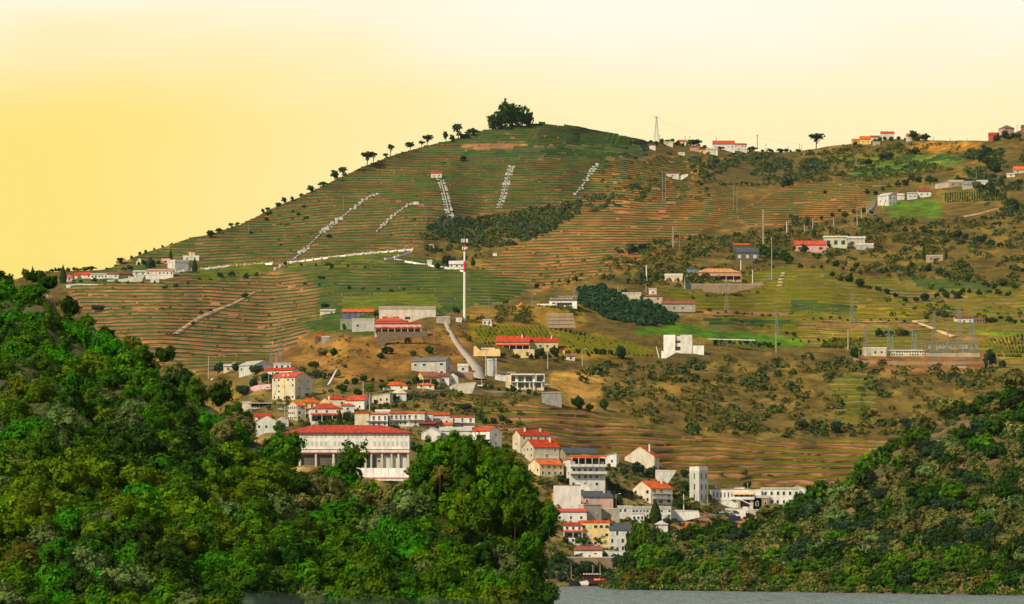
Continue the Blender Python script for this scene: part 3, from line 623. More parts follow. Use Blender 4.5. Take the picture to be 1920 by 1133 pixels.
h('long white building with rows of small windows behind the dark conifer',1184,1184,1258,972,955,950,0,GW,GY,'flat',f=(11,2),dep=10,wh=.9)
h('white house with two windows stepped in front of the long one',1185,1185,1208,980,964,961,0,WH,GY,'flat',f=(3,1),dep=6)
h('tall white tower like block with narrow slit windows',1294,1311,1328,943,883,876,40,GW,WH,'flat',f=(2,3),s=(1,3),name='tower_block',cat='building',wh=2.6,ww=.7,detail=False,over=0)
h('brick fronted entrance section between the two white office wings',1412,1412,1442,957,934,930,0,(.27,.16,.10),GY,'flat',f=(2,1),dep=10,D=OFD,name='office_entrance',cat='building',wh=2)
h('white office wing with a balcony band, right of the brick section',1430,1430,1498,950,918,915,0,WH,GY,'flat',f=(6,2),dep=14,D=OFD+2,name='office_building',cat='building',wh=1.6)
h('white shallow gabled hall behind the right office wing',1470,1470,1523,934,921,912,0,WH,WH,'front',f=(0,0),dep=14,D=OFD+25,name='hall',cat='building')
h('tiny house with maroon roof just above the river trees',1278,1278,1292,1000,995,988,0,WH,TR,'mono',f=(1,1),dep=5)
h('small house with dark pyramid roof above the river trees',1228,1228,1252,996,984,976,0,WH,GY,'hip',f=(1,1),dep=6)
# --- spur and villas
h('salmon villa with two tiers of red roofs on the dry spur, upper storey',701,701,764,612,602,594,0,PK,TR,'hip',f=(3,1),dep=12,name='villa',cat='villa',detail=False,sink=3,wh=1.3,ww=1.8)
vl = h('salmon villa wing with red veranda roof on white pillars above the stone wall',703,703,790,626,607,603,0,PK,TR,'mono',f=(7,1),dep=8,name='villa',cat='villa',D=2090,ver=(0,2.2,8,TR),wh=2.0,ww=2.2)
h('long pale concrete warehouse with flat roof behind the salmon villa',711,711,817,604,580,575,0,(.52,.47,.37),CO,'flat',f=(5,1),dep=16,name='warehouse',cat='warehouse',D=2190,wh=1.5,ww=3,fy=.3)
h('corrugated grey and white shed left of the salmon villa',660,660,702,622,600,598,0,GY,CO,'flat',f=(2,1),dep=9,name='shed',cat='shed')
h('low green grey shed left of the corrugated one',638,638,662,620,601,600,0,(.25,.27,.20),CO,'flat',f=(0,0),dep=9,name='shed',cat='shed')
h('row house with orange roofs and dark blue gallery on the valley side',642,642,700,597,585,579,0,(.10,.11,.18),TO,'gable',f=(6,2),dep=9,name='row_house')
h('small white ruined house left of the blue galleried row',600,600,628,592,583,579,0,CR,GY,'mono',f=(2,1),dep=6)
h('small dark stone hut with orange roof on the spur',591,591,604,642,631,627,0,DK,TO,'flat',f=(1,1),dep=5,name='hut',cat='hut')
h('grey rendered hut beside the orange roofed stone hut',603,603,618,642,633,631,0,(.28,.28,.26),GY,'flat',f=(0,0),dep=5,name='hut',cat='hut')
h('long villa with red roof and glass gallery, left of the red roofed pair',930,930,993,655,641,630,0,(.42,.34,.22),TR,'gable',f=(7,1),dep=11,name='villa',cat='villa',chim=1,ver=(0,1.5,6,TR))
h('villa with red roof and white dormer, right of the red roofed pair',993,993,1046,658,641,632,0,(.60,.48,.25),TR,'gable',f=(4,1),dep=11,name='villa',cat='villa',chim=1)
h('small red roofed outbuilding at the right end of the long villa',1044,1044,1059,662,655,648,0,YE,TR,'mono',f=(1,1),dep=5)
h('small white shed with reddish roof right of the long villa garden',1062,1062,1078,676,668,663,0,WH,TB,'mono',f=(1,1),dep=4,name='shed',cat='shed')
h('white pump house under the communication mast',855,855,866,604,594,591,0,WH,TB,'mono',f=(1,1),dep=4,name='hut',cat='hut')
h('little white tank hut with a lattice pole right of the mast',905,905,922,610,601,599,0,WH,GY,'flat',f=(2,1),dep=4,name='hut',cat='hut')
# --- upper slopes, right
h('dark grey house with slate roof and pale windows on the hillside bend',1380,1380,1423,490,473,465,0,DK,SL,'gable',f=(3,1),dep=9,style='s',wh=2.2,ww=2.2)
h('upper dark wing with orange roof behind the dark grey house',1375,1375,1405,476,460,455,0,DK,TO,'mono',f=(1,1),dep=8,style='s')
h('wide villa with pale orange hip roof and pillared porch above the curved road',1305,1305,1390,525,511,502,0,(.42,.26,.16),TP,'hip',f=(6,1),dep=14,name='villa',cat='villa',ver=(0,1.6,7,TP))
h('low white terrace building left of the pale orange villa',1247,1247,1280,528,517,514,0,BE,WH,'flat',f=(2,1),dep=8)
h('glass and solar roof pavilion behind the pale orange villa',1288,1288,1312,512,504,502,0,(.12,.22,.24),SL,'mono',f=(0,0),dep=6,name='pavilion',cat='pavilion')
h('small square flat roofed house behind the stone farmhouse',1217,1217,1231,554,543,541,0,CR,GY,'flat',f=(1,1),dep=5)
h('stone farmhouse with two upper windows and brown roof',1207,1207,1242,574,556,551,0,(.42,.36,.25),TB,'hip',f=(2,2),dep=8,name='farmhouse')
h('low ruined stone barn overgrown by vines right of the stone farmhouse',1241,1241,1304,586,570,563,0,(.36,.32,.24),TB,'mono',f=(4,1),dep=8,name='barn',cat='barn')
h('pale roadside building with an orange square on its wall above the dark grove',1167,1167,1202,560,551,549,0,(.5,.44,.34),GY,'flat',f=(0,0),dep=8,name='workshop',cat='building')
h('salmon bungalow with bright red roof in front of a dark hedge',1490,1490,1549,473,459,451,0,PK,TR,'gable',f=(3,1),dep=9,ver=None,wh=1.6,ww=2.5)
h('white modern house with long flat roof beside the red roofed bungalow',1546,1546,1588,465,445,443,0,(.5,.5,.32),WH,'flat',f=(3,1),dep=9,name='modern_house',wh=3,ww=2.6,over=1.5)
h('right wing of the white modern house with solar panels on its roof',1590,1590,1622,465,447,444,0,(.5,.48,.34),WH,'flat',f=(2,1),dep=9,name='modern_house',wh=2.2,ww=3,over=1.5)
h('grey lower block with pale corner under the modern house wing',1606,1606,1638,469,459,457,0,GY,WH,'flat',f=(1,1),dep=6,style='s')
h('small roofless stone ruin between two thin cypresses',1738,1738,1768,491,480,479,0,ST,BE,'flat',f=(2,1),dep=6,name='ruin',cat='ruin')
h('white cube house with dark porch beside the bright green field',1648,1666,1682,386,366,361,35,WH,GW,'front',f=(2,2),s=(2,1))
h('small white house with lean-to right of the white cube house',1683,1683,1696,375,366,362,0,WH,GW,'mono',f=(1,1),dep=5)
h('grey white house behind the purple shrub on the right slope',1702,1702,1720,374,363,360,0,GW,GY,'mono',f=(2,1),dep=6)
h('white house with dark red roof right of the green field houses',1721,1721,1746,370,359,353,0,WH,TB,'gable',f=(2,1),dep=7)
h('pale farm building with slanted roof, leftmost of the hilltop farm',1754,1754,1780,353,345,340,0,BE,GW,'monox',f=(1,1),dep=7,name='farmhouse')
h('ruined stone walls in the middle of the hilltop farm',1780,1780,1807,350,341,338,0,ST,BE,'flat',f=(2,1),dep=7,name='ruin',cat='ruin')
h('grey roofed farm building with white door panel at the hilltop farm',1806,1806,1834,354,346,339,0,GY,(.2,.18,.16),'gable',f=(2,1),dep=8,name='farmhouse')
h('white house at the right end of the hilltop farm',1832,1832,1852,352,342,338,0,WH,GW,'flat',f=(3,1),dep=6)
h('orange roofed house at the right edge under the ridge wood',1901,1901,1930,325,318,312,0,BE,TO,'gable',f=(2,1),dep=7)
h('tiny white house below the orange roofed one at the right edge',1889,1889,1903,332,327,324,0,WH,GW,'mono',f=(1,1),dep=5)
# --- skyline houses
h('long skyline house with red roof and gabled left end',1337,1337,1378,281,270,263,0,WH,TR,'gable',f=(5,1),dep=10)
h('white two storey right wing of the long skyline house',1377,1377,1401,284,271,268,6,WH,TR,'gable',f=(4,2),dep=9)
h('white skyline house with red roof left of the wide dark tree',1271,1271,1286,270,265,262,0,WH,TR,'gable',f=(2,1),dep=7)
h('pale skyline house joined right of the small red roofed one',1285,1285,1297,270,265,263,0,BE,GY,'flat',f=(1,1),dep=7)
h('pinkish brown house under the wide dark skyline tree',1294,1294,1312,284,276,272,0,(.5,.28,.18),TB,'mono',f=(1,1),dep=6)
h('ochre house wall below the skyline houses',1311,1311,1323,288,281,279,0,YE,TB,'flat',f=(1,1),dep=5)
h('pale cottage with two dark openings below the skyline houses',1323,1323,1346,290,281,277,0,CR,GY,'mono',f=(2,1),dep=6)
h('small white square house at the left end of the skyline hamlet',1218,1218,1229,281,273,271,0,WH,TB,'flat',f=(0,0),dep=5)
h('pale roofless walls in the skyline hamlet',1240,1240,1262,273,267,266,0,BE,BE,'flat',f=(1,1),dep=5,name='ruin',cat='ruin')
h('white low shed on the dark terraces under the skyline hamlet',1272,1272,1284,291,287,285,0,WH,WH,'mono',f=(0,0),dep=5,name='shed',cat='shed')
h('orange house at the left end of the right skyline village',1598,1598,1614,271,263,259,0,OR,TO,'mono',f=(1,1),dep=7)
h('yellow ochre house second in the right skyline village',1613,1613,1633,271,261,255,0,YE,TO,'gable',f=(2,1),dep=7)
h('cream house with low roof third in the right skyline village',1632,1632,1650,264,257,254,0,CR,TB,'gable',f=(1,1),dep=7)
h('white house with maroon roof, highest in the right skyline village',1652,1652,1677,260,250,246,0,WH,TR,'gable',f=(0,0),dep=8)
h('stone shed below the cream house of the right skyline village',1637,1637,1650,273,267,266,0,(.4,.33,.26),GY,'flat',f=(0,0),dep=5,name='shed',cat='shed')
h('house with orange roof and white porch right in the right skyline village',1700,1700,1726,262,255,250,0,WH,TO,'gable',f=(2,1),dep=7)
h('red walled house below the hilltop villa at the far right',1855,1855,1873,263,254,249,0,(.42,.08,.07),TR,'flat',f=(1,1),dep=7)
h('hilltop villa with dark hip roof at the far right',1875,1883,1903,252,240,233,20,PK,(.12,.10,.09),'hip',f=(2,2),s=(1,1))
h('dark reddish house cut by the right edge of the skyline',1916,1916,1935,247,238,234,0,(.3,.12,.12),TB,'gable',f=(0,0),dep=7)
# --- estate on the left skyline
h('small house with red pyramid roof beside the plump cypress',123,123,136,528,521,514,0,WH,TR,'hip',f=(1,1),dep=7)
h('white house with bright red roof, left of the estate row',140,140,154,522,516,511,0,WH,TR,'gable',f=(1,1),dep=7)
h('white house with bright red roof, right beside the first of the estate row',153,153,171,522,515,510,0,WH,TR,'gable',f=(2,1),dep=7)
h('long low white estate building with pale roof',170,170,202,523,515,512,0,WH,GW,'mono',f=(5,1),dep=7)
h('white estate building with dark arch',200,200,222,523,514,511,0,WH,TB,'gable',f=(2,1),dep=7)
h('estate shed with dull red roof',220,220,245,519,514,510,0,DK,TB,'mono',f=(0,0),dep=7,name='shed',cat='shed')
h('white house with curved pale roof in the estate',249,249,274,517,510,506,0,WH,GW,'mono',f=(2,1),dep=7)
h('long low estate building with pinkish roof right of the big dark tree',274,274,325,517,508,503,0,WH,(.45,.25,.17),'mono',f=(7,1),dep=8)
h('small white building on the lower estate wall',282,282,298,532,525,522,0,WH,WH,'flat',f=(0,0),dep=5)
h('narrow white gable house above the estate',255,255,267,498,490,483,0,CR,TB,'front',f=(1,1),dep=6)
h('pink roofed house between the big tree and the thin cypress',303,303,318,495,489,485,0,PK,(.5,.27,.18),'gable',f=(1,1),dep=6)
h('big blank white building with angled corner in the estate',312,328,352,507,491,487,35,WH,WH,'flat',f=(0,0),s=(0,0),name='winery',cat='building')
h('low white block around the foot of the estate tower',343,343,373,489,482,480,0,WH,WH,'flat',f=(2,1),dep=6)
h('square pale stone tower of the estate',354,357,365,489,472,470,20,BE,TB,'flat',f=(0,0),s=(0,0),name='tower',cat='tower')
h('brown roofed barn mound on the ridge above the estate',218,218,240,493,491,482,0,(.3,.2,.1),(.30,.20,.10),'hip',f=(0,0),dep=7,name='barn',cat='barn')
# --- huts in the vineyard
h('small white hut with red roof at the top of the steep stairway',808,808,828,335,325,321,0,WH,TR,'mono',f=(2,1),dep=5,name='hut',cat='hut')
h('plain white rectangular tank on the terraces',775,775,785,384,380,379,0,WH,WH,'flat',f=(0,0),dep=4,name='water_tank',cat='tank')
h('white shed at the foot of the steep stairway by the dark wood',828,828,851,412,405,402,0,GW,GW,'mono',f=(0,0),dep=5,name='shed',cat='shed')
h('white chapel like house with three small upper windows among trees',842,842,871,508,495,489,0,WH,WH,'gable',f=(3,1),dep=8,name='chapel',cat='chapel',fy=.7)
h('small white hut at the end of the wall left of the chapel',801,801,810,497,490,488,0,WH,WH,'flat',f=(0,0),dep=4,name='hut',cat='hut')
h('tiny white hut alone on the orange terraces',924,924,932,480,476,475,0,WH,WH,'flat',f=(0,0),dep=4,name='hut',cat='hut')
h('low white house with reddish roof on the road end at mid right',1250,1250,1273,335,325,321,0,WH,TB,'mono',f=(1,1),dep=6)
h('small white shed at the end of the long wall, under the trees',805,805,814,466,461,459,0,WH,WH,'flat',f=(0,0),dep=4,name='hut',cat='hut')
# --- substation buildings
h('cream control building with four dark square windows at the substation',1620,1620,1662,668,654,652,0,CR,WH,'flat',f=(7,1),dep=9,name='control_building',cat='building')
h('long low cream building with two rows of tiny windows at the substation',1660,1660,1733,668,658,655,0,CR,WH,'mono',f=(15,2),dep=9,name='control_building',cat='building',wh=.9)
h('white farmhouse with dark door above the substation',1791,1791,1825,607,597,592,0,WH,TB,'mono',f=(3,1),dep=8,door=2,name='farmhouse')
h('brick stable joined right of the white farmhouse',1825,1825,1846,607,600,597,0,(.42,.24,.14),TB,'mono',f=(4,1),dep=6,name='stable',cat='stable')
h('ruined earth coloured cottage left of the white farmhouse',1766,1766,1780,606,600,597,0,(.35,.2,.11),TB,'mono',f=(1,1),dep=5)
# ------------------------------------------------------------------ special buildings
def rootat(name, lab, cat_, x, y, D=None, rot=0):
    D = D or Dm(x, y); a, b, c = P(x, y, D); return empty(name, (float(a), D, float(c)), R(rot), lab, cat_), D/F, D
# long school: front from x 538..767, roof 796..812, walls to 846, arcade to 876
r_, k, D = rootat('school_building', 'long two storey white school with red hip roof above an arcade of pillars', 'school', 538, 878, Dm(650,878)-2)
L = 229*k; H = 66*k; za = 31*k
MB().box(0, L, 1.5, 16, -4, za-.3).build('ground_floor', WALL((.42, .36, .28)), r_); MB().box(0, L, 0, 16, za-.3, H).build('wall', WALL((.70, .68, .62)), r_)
MB().box(-.1, L+.1, -.5, -.003, za-.6, za-.1).build('cornice', WALL((.55, .25, .2)), r_)
o = 1.2; rh = 16*k; MB().poly([(-o,-o,H),(L+o,-o,H),(L+o,17,H),(-o,17,H),(-o,-o,H+.3),(L+o,-o,H+.3),(L+o,17,H+.3),(-o,17,H+.3),(46*k,8,H+rh),(L-52*k,8,H+rh)], [(0,3,2,1),(0,1,5,4),(1,2,6,5),(2,3,7,6),(3,0,4,7),(4,5,9,8),(5,6,9),(6,7,8,9),(7,4,8)]).build('roof', tilemat((.46,.07,.045)), r_)
for cx_ in (60, 118, 178):
    ty = 3.8; zz = H+.3+(ty+o)/(8+o)*(rh-.3); s_ = part('skylight', r_, M['frame'], (cx_*k, ty+1, zz+.06), (18*k, 1.6, .12)); s_.rotation_euler = (math.atan((rh-.3)/(8+o)), 0, 0)
for row, zz in ((0, za+2.4), (1, za+6.6-.6)):
    for i in range(27):
        if i in (9, 18): continue
        part('shutter', r_, M['shutter'], (L*(i+.6)/27.3, 0, zz+.1), (1.15, .06, 2.0))
MB().box(0, L, -.35, 0, za+1.0, za+1.2).build('balcony_rail', WALL((.6, .5, .42)), r_)
for i, x in enumerate((0, 24, 54, 87, 117, 147, 158, 178, 196, 209, 227)): part('pillar', r_, WALL((.62, .58, .5)), (x*k, .6, -4), (.75, .6, 3.7+za))
for a, b in ((5, 23), (26, 53), (56, 84), (90, 115), (119, 145), (149, 168)): part('dark_bay', r_, M['bay'] if a < 90 else M['glass'], ((a+b)/2*k, 1.5, .3), ((b-a)*k, .06, za-1.6))  # brown panels paint the shade behind the arcade pillars, the rest is glass
for a in (181, 198, 213): part('garage_door', r_, WALL((.66, .62, .56)), ((a+6)*k, 1.5, 0), (11*k, .08, za-1.8)); part('vent_window', r_, M['glass'], ((a+6)*k, 1.5, za-1.5), (6*k, .09, .5))
part('window', r_, M['glass'], (172*k, 1.5, 2.8), (1, .07, .8))
r2, k, D = rootat('forecourt_wall', 'white panelled forecourt wall with a reddish cap line under the school arcade', 'wall', 668, 895, Dm(700,893)-4)
MB().box(0, 98*k, 0, .5, -1.5, 17*k).build('wall', WALL((.74, .70, .66)), r2); MB().box(0, 98*k, -.3, -.003, -.6, 0).build('coping', WALL((.5, .25, .22)), r2)
for i in range(7): part('joint', r2, M['conc'], (14*i*k+1, 0, 0), (.12, .03, 16*k))
# apartment block: orange shutter column and roof lights
root, W, Dp, H, ox, k = BN['four storey apartment block with red roof, cream front and pale grey blank side']
MB().box(ox+W*.44, ox+W*.54, -.25, 0, 0, H-.3).build('stair_strip', WALL((.75, .55, .28)), root)
for a, z_, c in ((.1, .28, YE), (.5, .55, OR)): MB().box(ox+W*(a-.05), ox+W*(a+.05), -.3, -.12, H*z_, H*(z_+.14)).build('awning', WALL(c), root)
for a in (.4, .6): MB().box(ox+W*a-.5, ox+W*a+.5, Dp*.12, Dp*.12+1, H+.6, H+1.5).build('roof_light', M['frame'], root)
# open shed posts, back wall coloured near black for the shade inside
r_, k, D = rootat('car_shed', 'row of posts and dark bays of the open car shed', 'shed', 471, 771)
MB().box(0, 78*k, 3, 3.2, -1, 14*k).build('back_wall', M['dark'], r_); MB().box(-6*k, 90*k, -1.5, 9, 14*k, 15.5*k).build('roof', WALL(GY), r_)
for i in range(6): part('post', r_, M['pole'], (i*15.4*k, 0, -2), (.3, .3, 2+14*k))
# modern two cube villa
r_, k, D = rootat('modern_villa', 'white villa of two blank cubes joined by a glazed middle, beside the bright meadow', 'villa', 1245, 658)
wm1 = WALL((.74, .71, .64))
MB().box(0, 21*k, 0, 8, -3, 30*k).build('left_cube', wm1, r_); MB().box(31.5*k, 53*k, 0, 8, -3, 30*k).build('right_cube', wm1, r_); MB().box(21*k+.003, 31.5*k-.003, 1.2, 8, -3, 27.5*k).build('middle_block', wm1, r_)
part('window', r_, M['glass'], (26*k, 1.2, 1.2*k), (10*k, .08, 7*k)); part('window', r_, M['glass'], (26*k, 1.2, 15*k), (10*k, .08, 4*k)); part('shutter', r_, M['shutter'], (26*k, 1.2, 19*k), (10*k, .1, 3.4*k))
for a in (3, 35): MB().box(a*k, (a+14)*k, 2, 6, 30*k+.05, 31.3*k).build('solar_panel', M['slate'], r_)
MB().box(53*k+.003, 75*k, .5, 7, -3, 10*k).build('terrace_block', wm1, r_)
r_, k, D = rootat('retaining_wall', 'white triangular retaining wall under the two cube villa', 'wall', 1240, 672)
MB().prism([(0, 0), (9*k, 0), (33*k, 14*k), (0, 14*k)], 0, .5).build('wall', wm1, r_); MB().bar((-1.2, 0, 0), (-2.8, 0, 22*k), .25).build('post', wm1, r_)
r_, k, D = rootat('canopy', 'very long thin white canopy on slim posts right of the two cube villa', 'canopy', 1329, 648)
MB().prism([(0, 11.5*k), (88*k, 9.0*k), (88*k, 10.8*k), (0, 13*k)], 0, 4).build('roof', wm1, r_)
for i in range(7): part('post', r_, M['metal'], (2+i*14*k, .3, -1), (.15, .15, 9.4*k+1))
# modern house with framed boxes
r_, k, D = rootat('modern_house', 'modern house with white framed glass boxes and tan side wall near the transformer tower', 'house', 948, 728)
H = 26*k; MB().box(0, 73*k, 1.2, 9, -4, H-.2).build('wall', WALL(BE), r_)
for a, b in ((9.5, 56), (57, 73)):
    f_ = MB(); f_.box(a*k, b*k, -.8, 1.2, H-1.2*k, H+.3); f_.box(a*k, b*k, -.8, 1.2, 11*k, 12.2*k); f_.box(a*k, (a+1)*k, -.8, 1.2, 12.2*k, H-1.2*k); f_.box((b-1)*k, b*k, -.8, 1.2, 12.2*k, H-1.2*k); f_.build('white_frame', wm1, r_)
for a, b in ((11, 18), (24, 30), (31, 34), (38, 42), (42.5, 51), (59, 70)): part('window', r_, M['glass'], ((a+b)/2*k, 1.2, 12.6*k), ((b-a)*k, .08, 9.5*k))
for a, b in ((18, 23), (34.5, 37.5), (51, 55)): part('white_panel', r_, wm1, ((a+b)/2*k, 1.2, 0), ((b-a)*k, .12, 23*k))
for a, b in ((24, 43), (47, 49), (56, 66)): part('window', r_, M['glass'], ((a+b)/2*k, 1.2, .3), ((b-a)*k, .08, 9.5*k))
for a in (22, 45, 52, 68): part('pillar', r_, wm1, (a*k, 0, -3), (.5, .4, 3+11*k))
# restaurant style building with two sign boards
def strokes(parent, x, y, z, hgt, wid, mat, n, seed):
    """lettering too small to read in the photograph: a line of letter sized strokes"""
    rs = random.Random(seed); mb = MB(); p = wid/n
    for i in range(n):
        if rs.random() < .12: continue
        a = x+i*p; h_ = hgt*rs.choice((.65, .65, 1)); w_ = p*.22
        mb.box(a, a+w_, y, y+.05, z, z+h_)
        if rs.random() < .8: mb.box(a+w_, a+p*.7, y, y+.05, z+h_*.8, z+h_)
        if rs.random() < .6: mb.box(a+p*.5, a+p*.72, y-.003, y+.047, z, z+h_*.8)
    mb.build('lettering', mat, parent)
r_, k, D = rootat('roadside_building', 'white roadside building with dark upper fascia and a yellow lettered board', 'building', 1030, 573)
MB().box(0, 52*k, 0, 8, -2, 9*k).build('wall', wm1, r_); MB().box(0, 52*k, -.3, 8.2, 9*k+.003, 15*k).build('fascia', M['dmetal'], r_); MB().box(17*k, 54*k, 2, 7, 15*k+.003, 20*k).build('roof_board', M['dmetal'], r_)
part('window', r_, M['glass'], (8*k, 0, 3*k), (6.5*k, .08, 2.5*k)); part('shop_window', r_, M['glass'], (28*k, 0, .5*k), (29*k, .08, 5*k))
MB().box(-23*k, -1*k, 0, 4, -1, 3.2*k).build('side_wall', wm1, r_)
def text(parent, s, x, y, z, size, mat, wid=None):
    cu = bpy.data.curves.new('lettering', 'FONT'); cu.body = s; cu.size = size; cu.extrude = .03; cu.align_x = 'LEFT'
    tmp = bpy.data.objects.new('lettering', cu); C.objects.link(tmp); bpy.context.view_layer.update()
    dg = bpy.context.evaluated_depsgraph_get(); me = bpy.data.meshes.new_from_object(tmp.evaluated_get(dg)); bpy.data.objects.remove(tmp)
    me.materials.clear(); me.materials.append(mat); o = link(bpy.data.objects.new('lettering', me)); o.parent = parent; o.location = (x, y, z); o.rotation_euler = (math.pi/2, 0, 0)
    if wid:
        xs_ = [v.co.x for v in me.vertices]; o.scale = (wid/(max(xs_)-min(xs_)), 1, 1)
    return o
strokes(r_, 2*k, -.36, 11.6*k, 2.6*k, 42*k, M['white'], 24, 1); strokes(r_, 18*k, 1.94, 16.3*k, 2.6*k, 34*k, M['yellowp'], 22, 2)
r_, k, D = rootat('sign_board', 'dark roadside board with the white word Calouro above the modern house', 'sign', 939, 701)
MB().prism([(0, 0), (30*k, 2*k), (30*k, 5*k), (0, 4*k)], 0, .2).build('board', M['dmetal'], r_); text(r_, 'Calouro', 11*k, -.06, 1.3*k, 4.2*k, M['white'], 16*k)
# grey concrete block and pale cut retaining wall
r_, k, D = rootat('concrete_block', 'plain grey concrete block wall below the modern house', 'wall', 1016, 757); MB().box(0, 37*k, 0, 4, -3, 20*k).build('wall', WALL((.27, .27, .26)), r_); MB().box(-.3, 37*k+.3, -.3, 4.3, 20*k, 20*k+.4).build('coping', M['conc'], r_)
r_, k, D = rootat('retaining_wall', 'broad tan layered retaining wall cut into the slope under the roadside building', 'wall', 1024, 616)
MB().prism([(3*k, 0), (56*k, 0), (50*k, 29*k), (0, 29*k)], 0, 1).build('wall', WALL((.36, .25, .14)), r_)
for i in range(4): part('ledge', r_, M['conc'], (27*k, 0, (7*i+1)*k), (50*k, .25, .35))
r_, k, D = rootat('stone_retaining_wall', 'dark stone retaining wall under the salmon villa', 'wall', 706, 648)
MB().prism([(0, 0), (10*k, -1*k), (30*k, 12*k), (96*k, 18*k), (96*k, 26*k), (0, 26*k)], 0, 1.5).build('wall', M['stone'], r_)
r_, k, D = rootat('stone_garden_wall', 'long low stone wall curving left from the salmon villa', 'wall', 620, 647); MB().prism([(0, 4*k), (84*k, 0), (84*k, 12*k), (0, 13*k)], 0, 1).build('wall', pmat('garden_stone', (.24, .19, .09), .95, .4, 1), r_)
# yellow garden wall with stepped arches
r_, k, D = rootat('garden_wall', 'stepped yellow garden wall left of the long red roofed villa', 'wall', 888, 668)
MB().prism([(0, 0), (50*k, 0), (50*k, 10*k), (48*k, 14*k), (12*k, 11*k), (3*k, 20*k), (0, 18*k)], 0, .5).build('wall', WALL((.72, .50, .22)), r_); MB().box(14*k, 40*k, .6, 3, 13*k, 16*k).build('pergola', WALL(CR), r_)
r_, k, D = rootat('garden_wall', 'yellow terrace wall with a dark door in front of the red roofed pair', 'wall', 962, 668); MB().box(0, 40*k, 0, 1, -1, 13*k).build('wall', WALL((.70, .50, .24)), r_); part('door', r_, M['glass'], (27*k, 0, .5*k), (5*k, .08, 7*k))
# pink wall, pale lane, purple strip
r_, k, D = rootat('pink_wall', 'long pink boundary wall left of the tall apartment block', 'wall', 465, 738); MB().prism([(0, -2*k), (42*k, 3*k), (42*k, 18*k), (14*k, 15*k), (0, 10*k)], 0, .6).build('wall', M['pink'], r_)
r_, k, D = rootat('pale_parapet', 'long pale parapet of the lane at the left edge of the town', 'wall', 395, 714); MB().prism([(0, 0), (60*k, 4*k), (95*k, 9*k), (95*k, 13*k), (60*k, 10*k), (30*k, 8*k), (0, 4*k)], 0, 3).build('wall', M['lconc'], r_)
r_, k, D = rootat('tarpaulin_slide', 'narrow lilac tarpaulin strip running down the dry slope', 'tarpaulin', 614, 722); MB().poly([(0,0,0),(4*k,0,2*k),(17*k,3,28*k),(15*k,3,28*k),(0,.2,.3),(4*k,.2,2*k+.3),(17*k,3.2,28*k+.3),(15*k,3.2,28*k+.3)], [(0,1,2,3),(4,7,6,5),(0,4,5,1),(1,5,6,2),(2,6,7,3),(3,7,4,0)]).build('sheet', WALL((.50,.42,.56)), r_)
# white retaining walls and ramps of the right town
for lab, x, y, pf, col in (
 ('white retaining wall with slanted right end under the big cream house', 1229, 903, [(0,6),(18,-2),(39,20),(39,21),(0,22)], (.66,.64,.60)),
 ('white block wall with a red brown coping left of the pink house', 1038, 948, [(0,0),(51,0),(51,38),(0,38)], (.64,.63,.58)),
 ('white wall of the curved ramp below the white tower block', 1252, 972, [(0,-2),(60,2),(58,14),(0,16)], (.70,.69,.64)),
 ('grey wall with railing right of the concrete block building', 1126, 974, [(0,0),(36,0),(36,20),(0,24)], (.36,.33,.27)),
 ('stepped white stair flank under the four storey veranda house', 1080, 922, [(0,0),(40,-6),(20,14),(0,18)], (.70,.68,.60)),
 ('long grey quay retaining wall above the moored boat', 1040, 1056, [(0,0),(128,0),(128,11),(0,11)], (.24,.17,.10)),
 ('white balustrade wall right of the low maroon roofed building', 1129, 1044, [(0,0),(42,0),(42,10),(0,12)], (.66,.66,.62)),
 ('white boundary wall in front of the office building', 1360, 962, [(0,0),(38,0),(38,8),(0,9)], (.66,.62,.55)),
 ('pale wall right of the office forecourt hedge', 1402, 966, [(0,0),(28,-2),(42,-2),(42,10),(0,12)], (.55,.49,.40)),
 ('grey street wall under the small ruin beside the climbing road', 852, 704, [(0,0),(34,0),(34,6),(0,6)], (.30,.17,.11)),
 ('pale bridge wall at the foot of the climbing road', 843, 729, [(0,0),(42,0),(50,12),(12,10),(0,4)], (.47,.42,.33)),
 ('white block left wall of the white transformer tower garden', 928, 712, [(0,0),(22,0),(22,8),(0,10)], (.64,.63,.58)),
 ('stone wall supporting the curved road under the pale orange villa', 1296, 546, [(0,0),(60,0),(130,9),(135,17),(100,13),(0,13)], (.26,.18,.11)),
 ('low stone wall of the right hand substation yard', 1600, 682, [(0,6),(10,6),(14,0),(110,0),(250,2),(250,4),(110,4),(20,6),(0,12)], (.30,.20,.12)),
 ('long lower estate wall in white below the cypress', 124, 540, [(0,0),(10,4),(60,2),(60,7),(20,8),(0,6)], (.66,.64,.58)),
 ('pale estate terrace wall in the middle', 201, 531, [(0,0),(66,4),(66,12),(30,8),(0,6)], (.55,.52,.42)),
 ('white estate terrace wall right of the big tree', 273, 524, [(0,0),(52,4),(52,10),(0,8)], (.62,.58,.5)),
 ('white wall running right from the low white house at mid right', 1268, 336, [(0,0),(4,0),(22,6),(22,10),(0,6)], (.66,.66,.60)),
 ('concrete wall at the top of the climbing road', 818, 606, [(0,0),(26,0),(26,14),(0,12)], (.36,.31,.25))):
    nm = 'retaining_wall' if 'retaining' in lab or 'support' in lab else 'boundary_wall'
    r_, k, D = rootat(nm, lab, 'wall', x, y); b_ = MB().prism([(a*k, c*k-(2.5 if c <= 0 else 0)) for a, c in pf], 0, .8).build('wall', WALL(col), r_)
    cp = [(a, c) for a, c in pf if c >= max(q for _, q in pf)*.75]
    if len(cp) > 1: MB().box(min(a for a, _ in cp)*k, max(a for a, _ in cp)*k, -.12, .92, min(c for _, c in cp)*k-.15, min(c for _, c in cp)*k+.12).build('coping', M['brick'] if 'red brown' in lab else M['lconc'], r_)
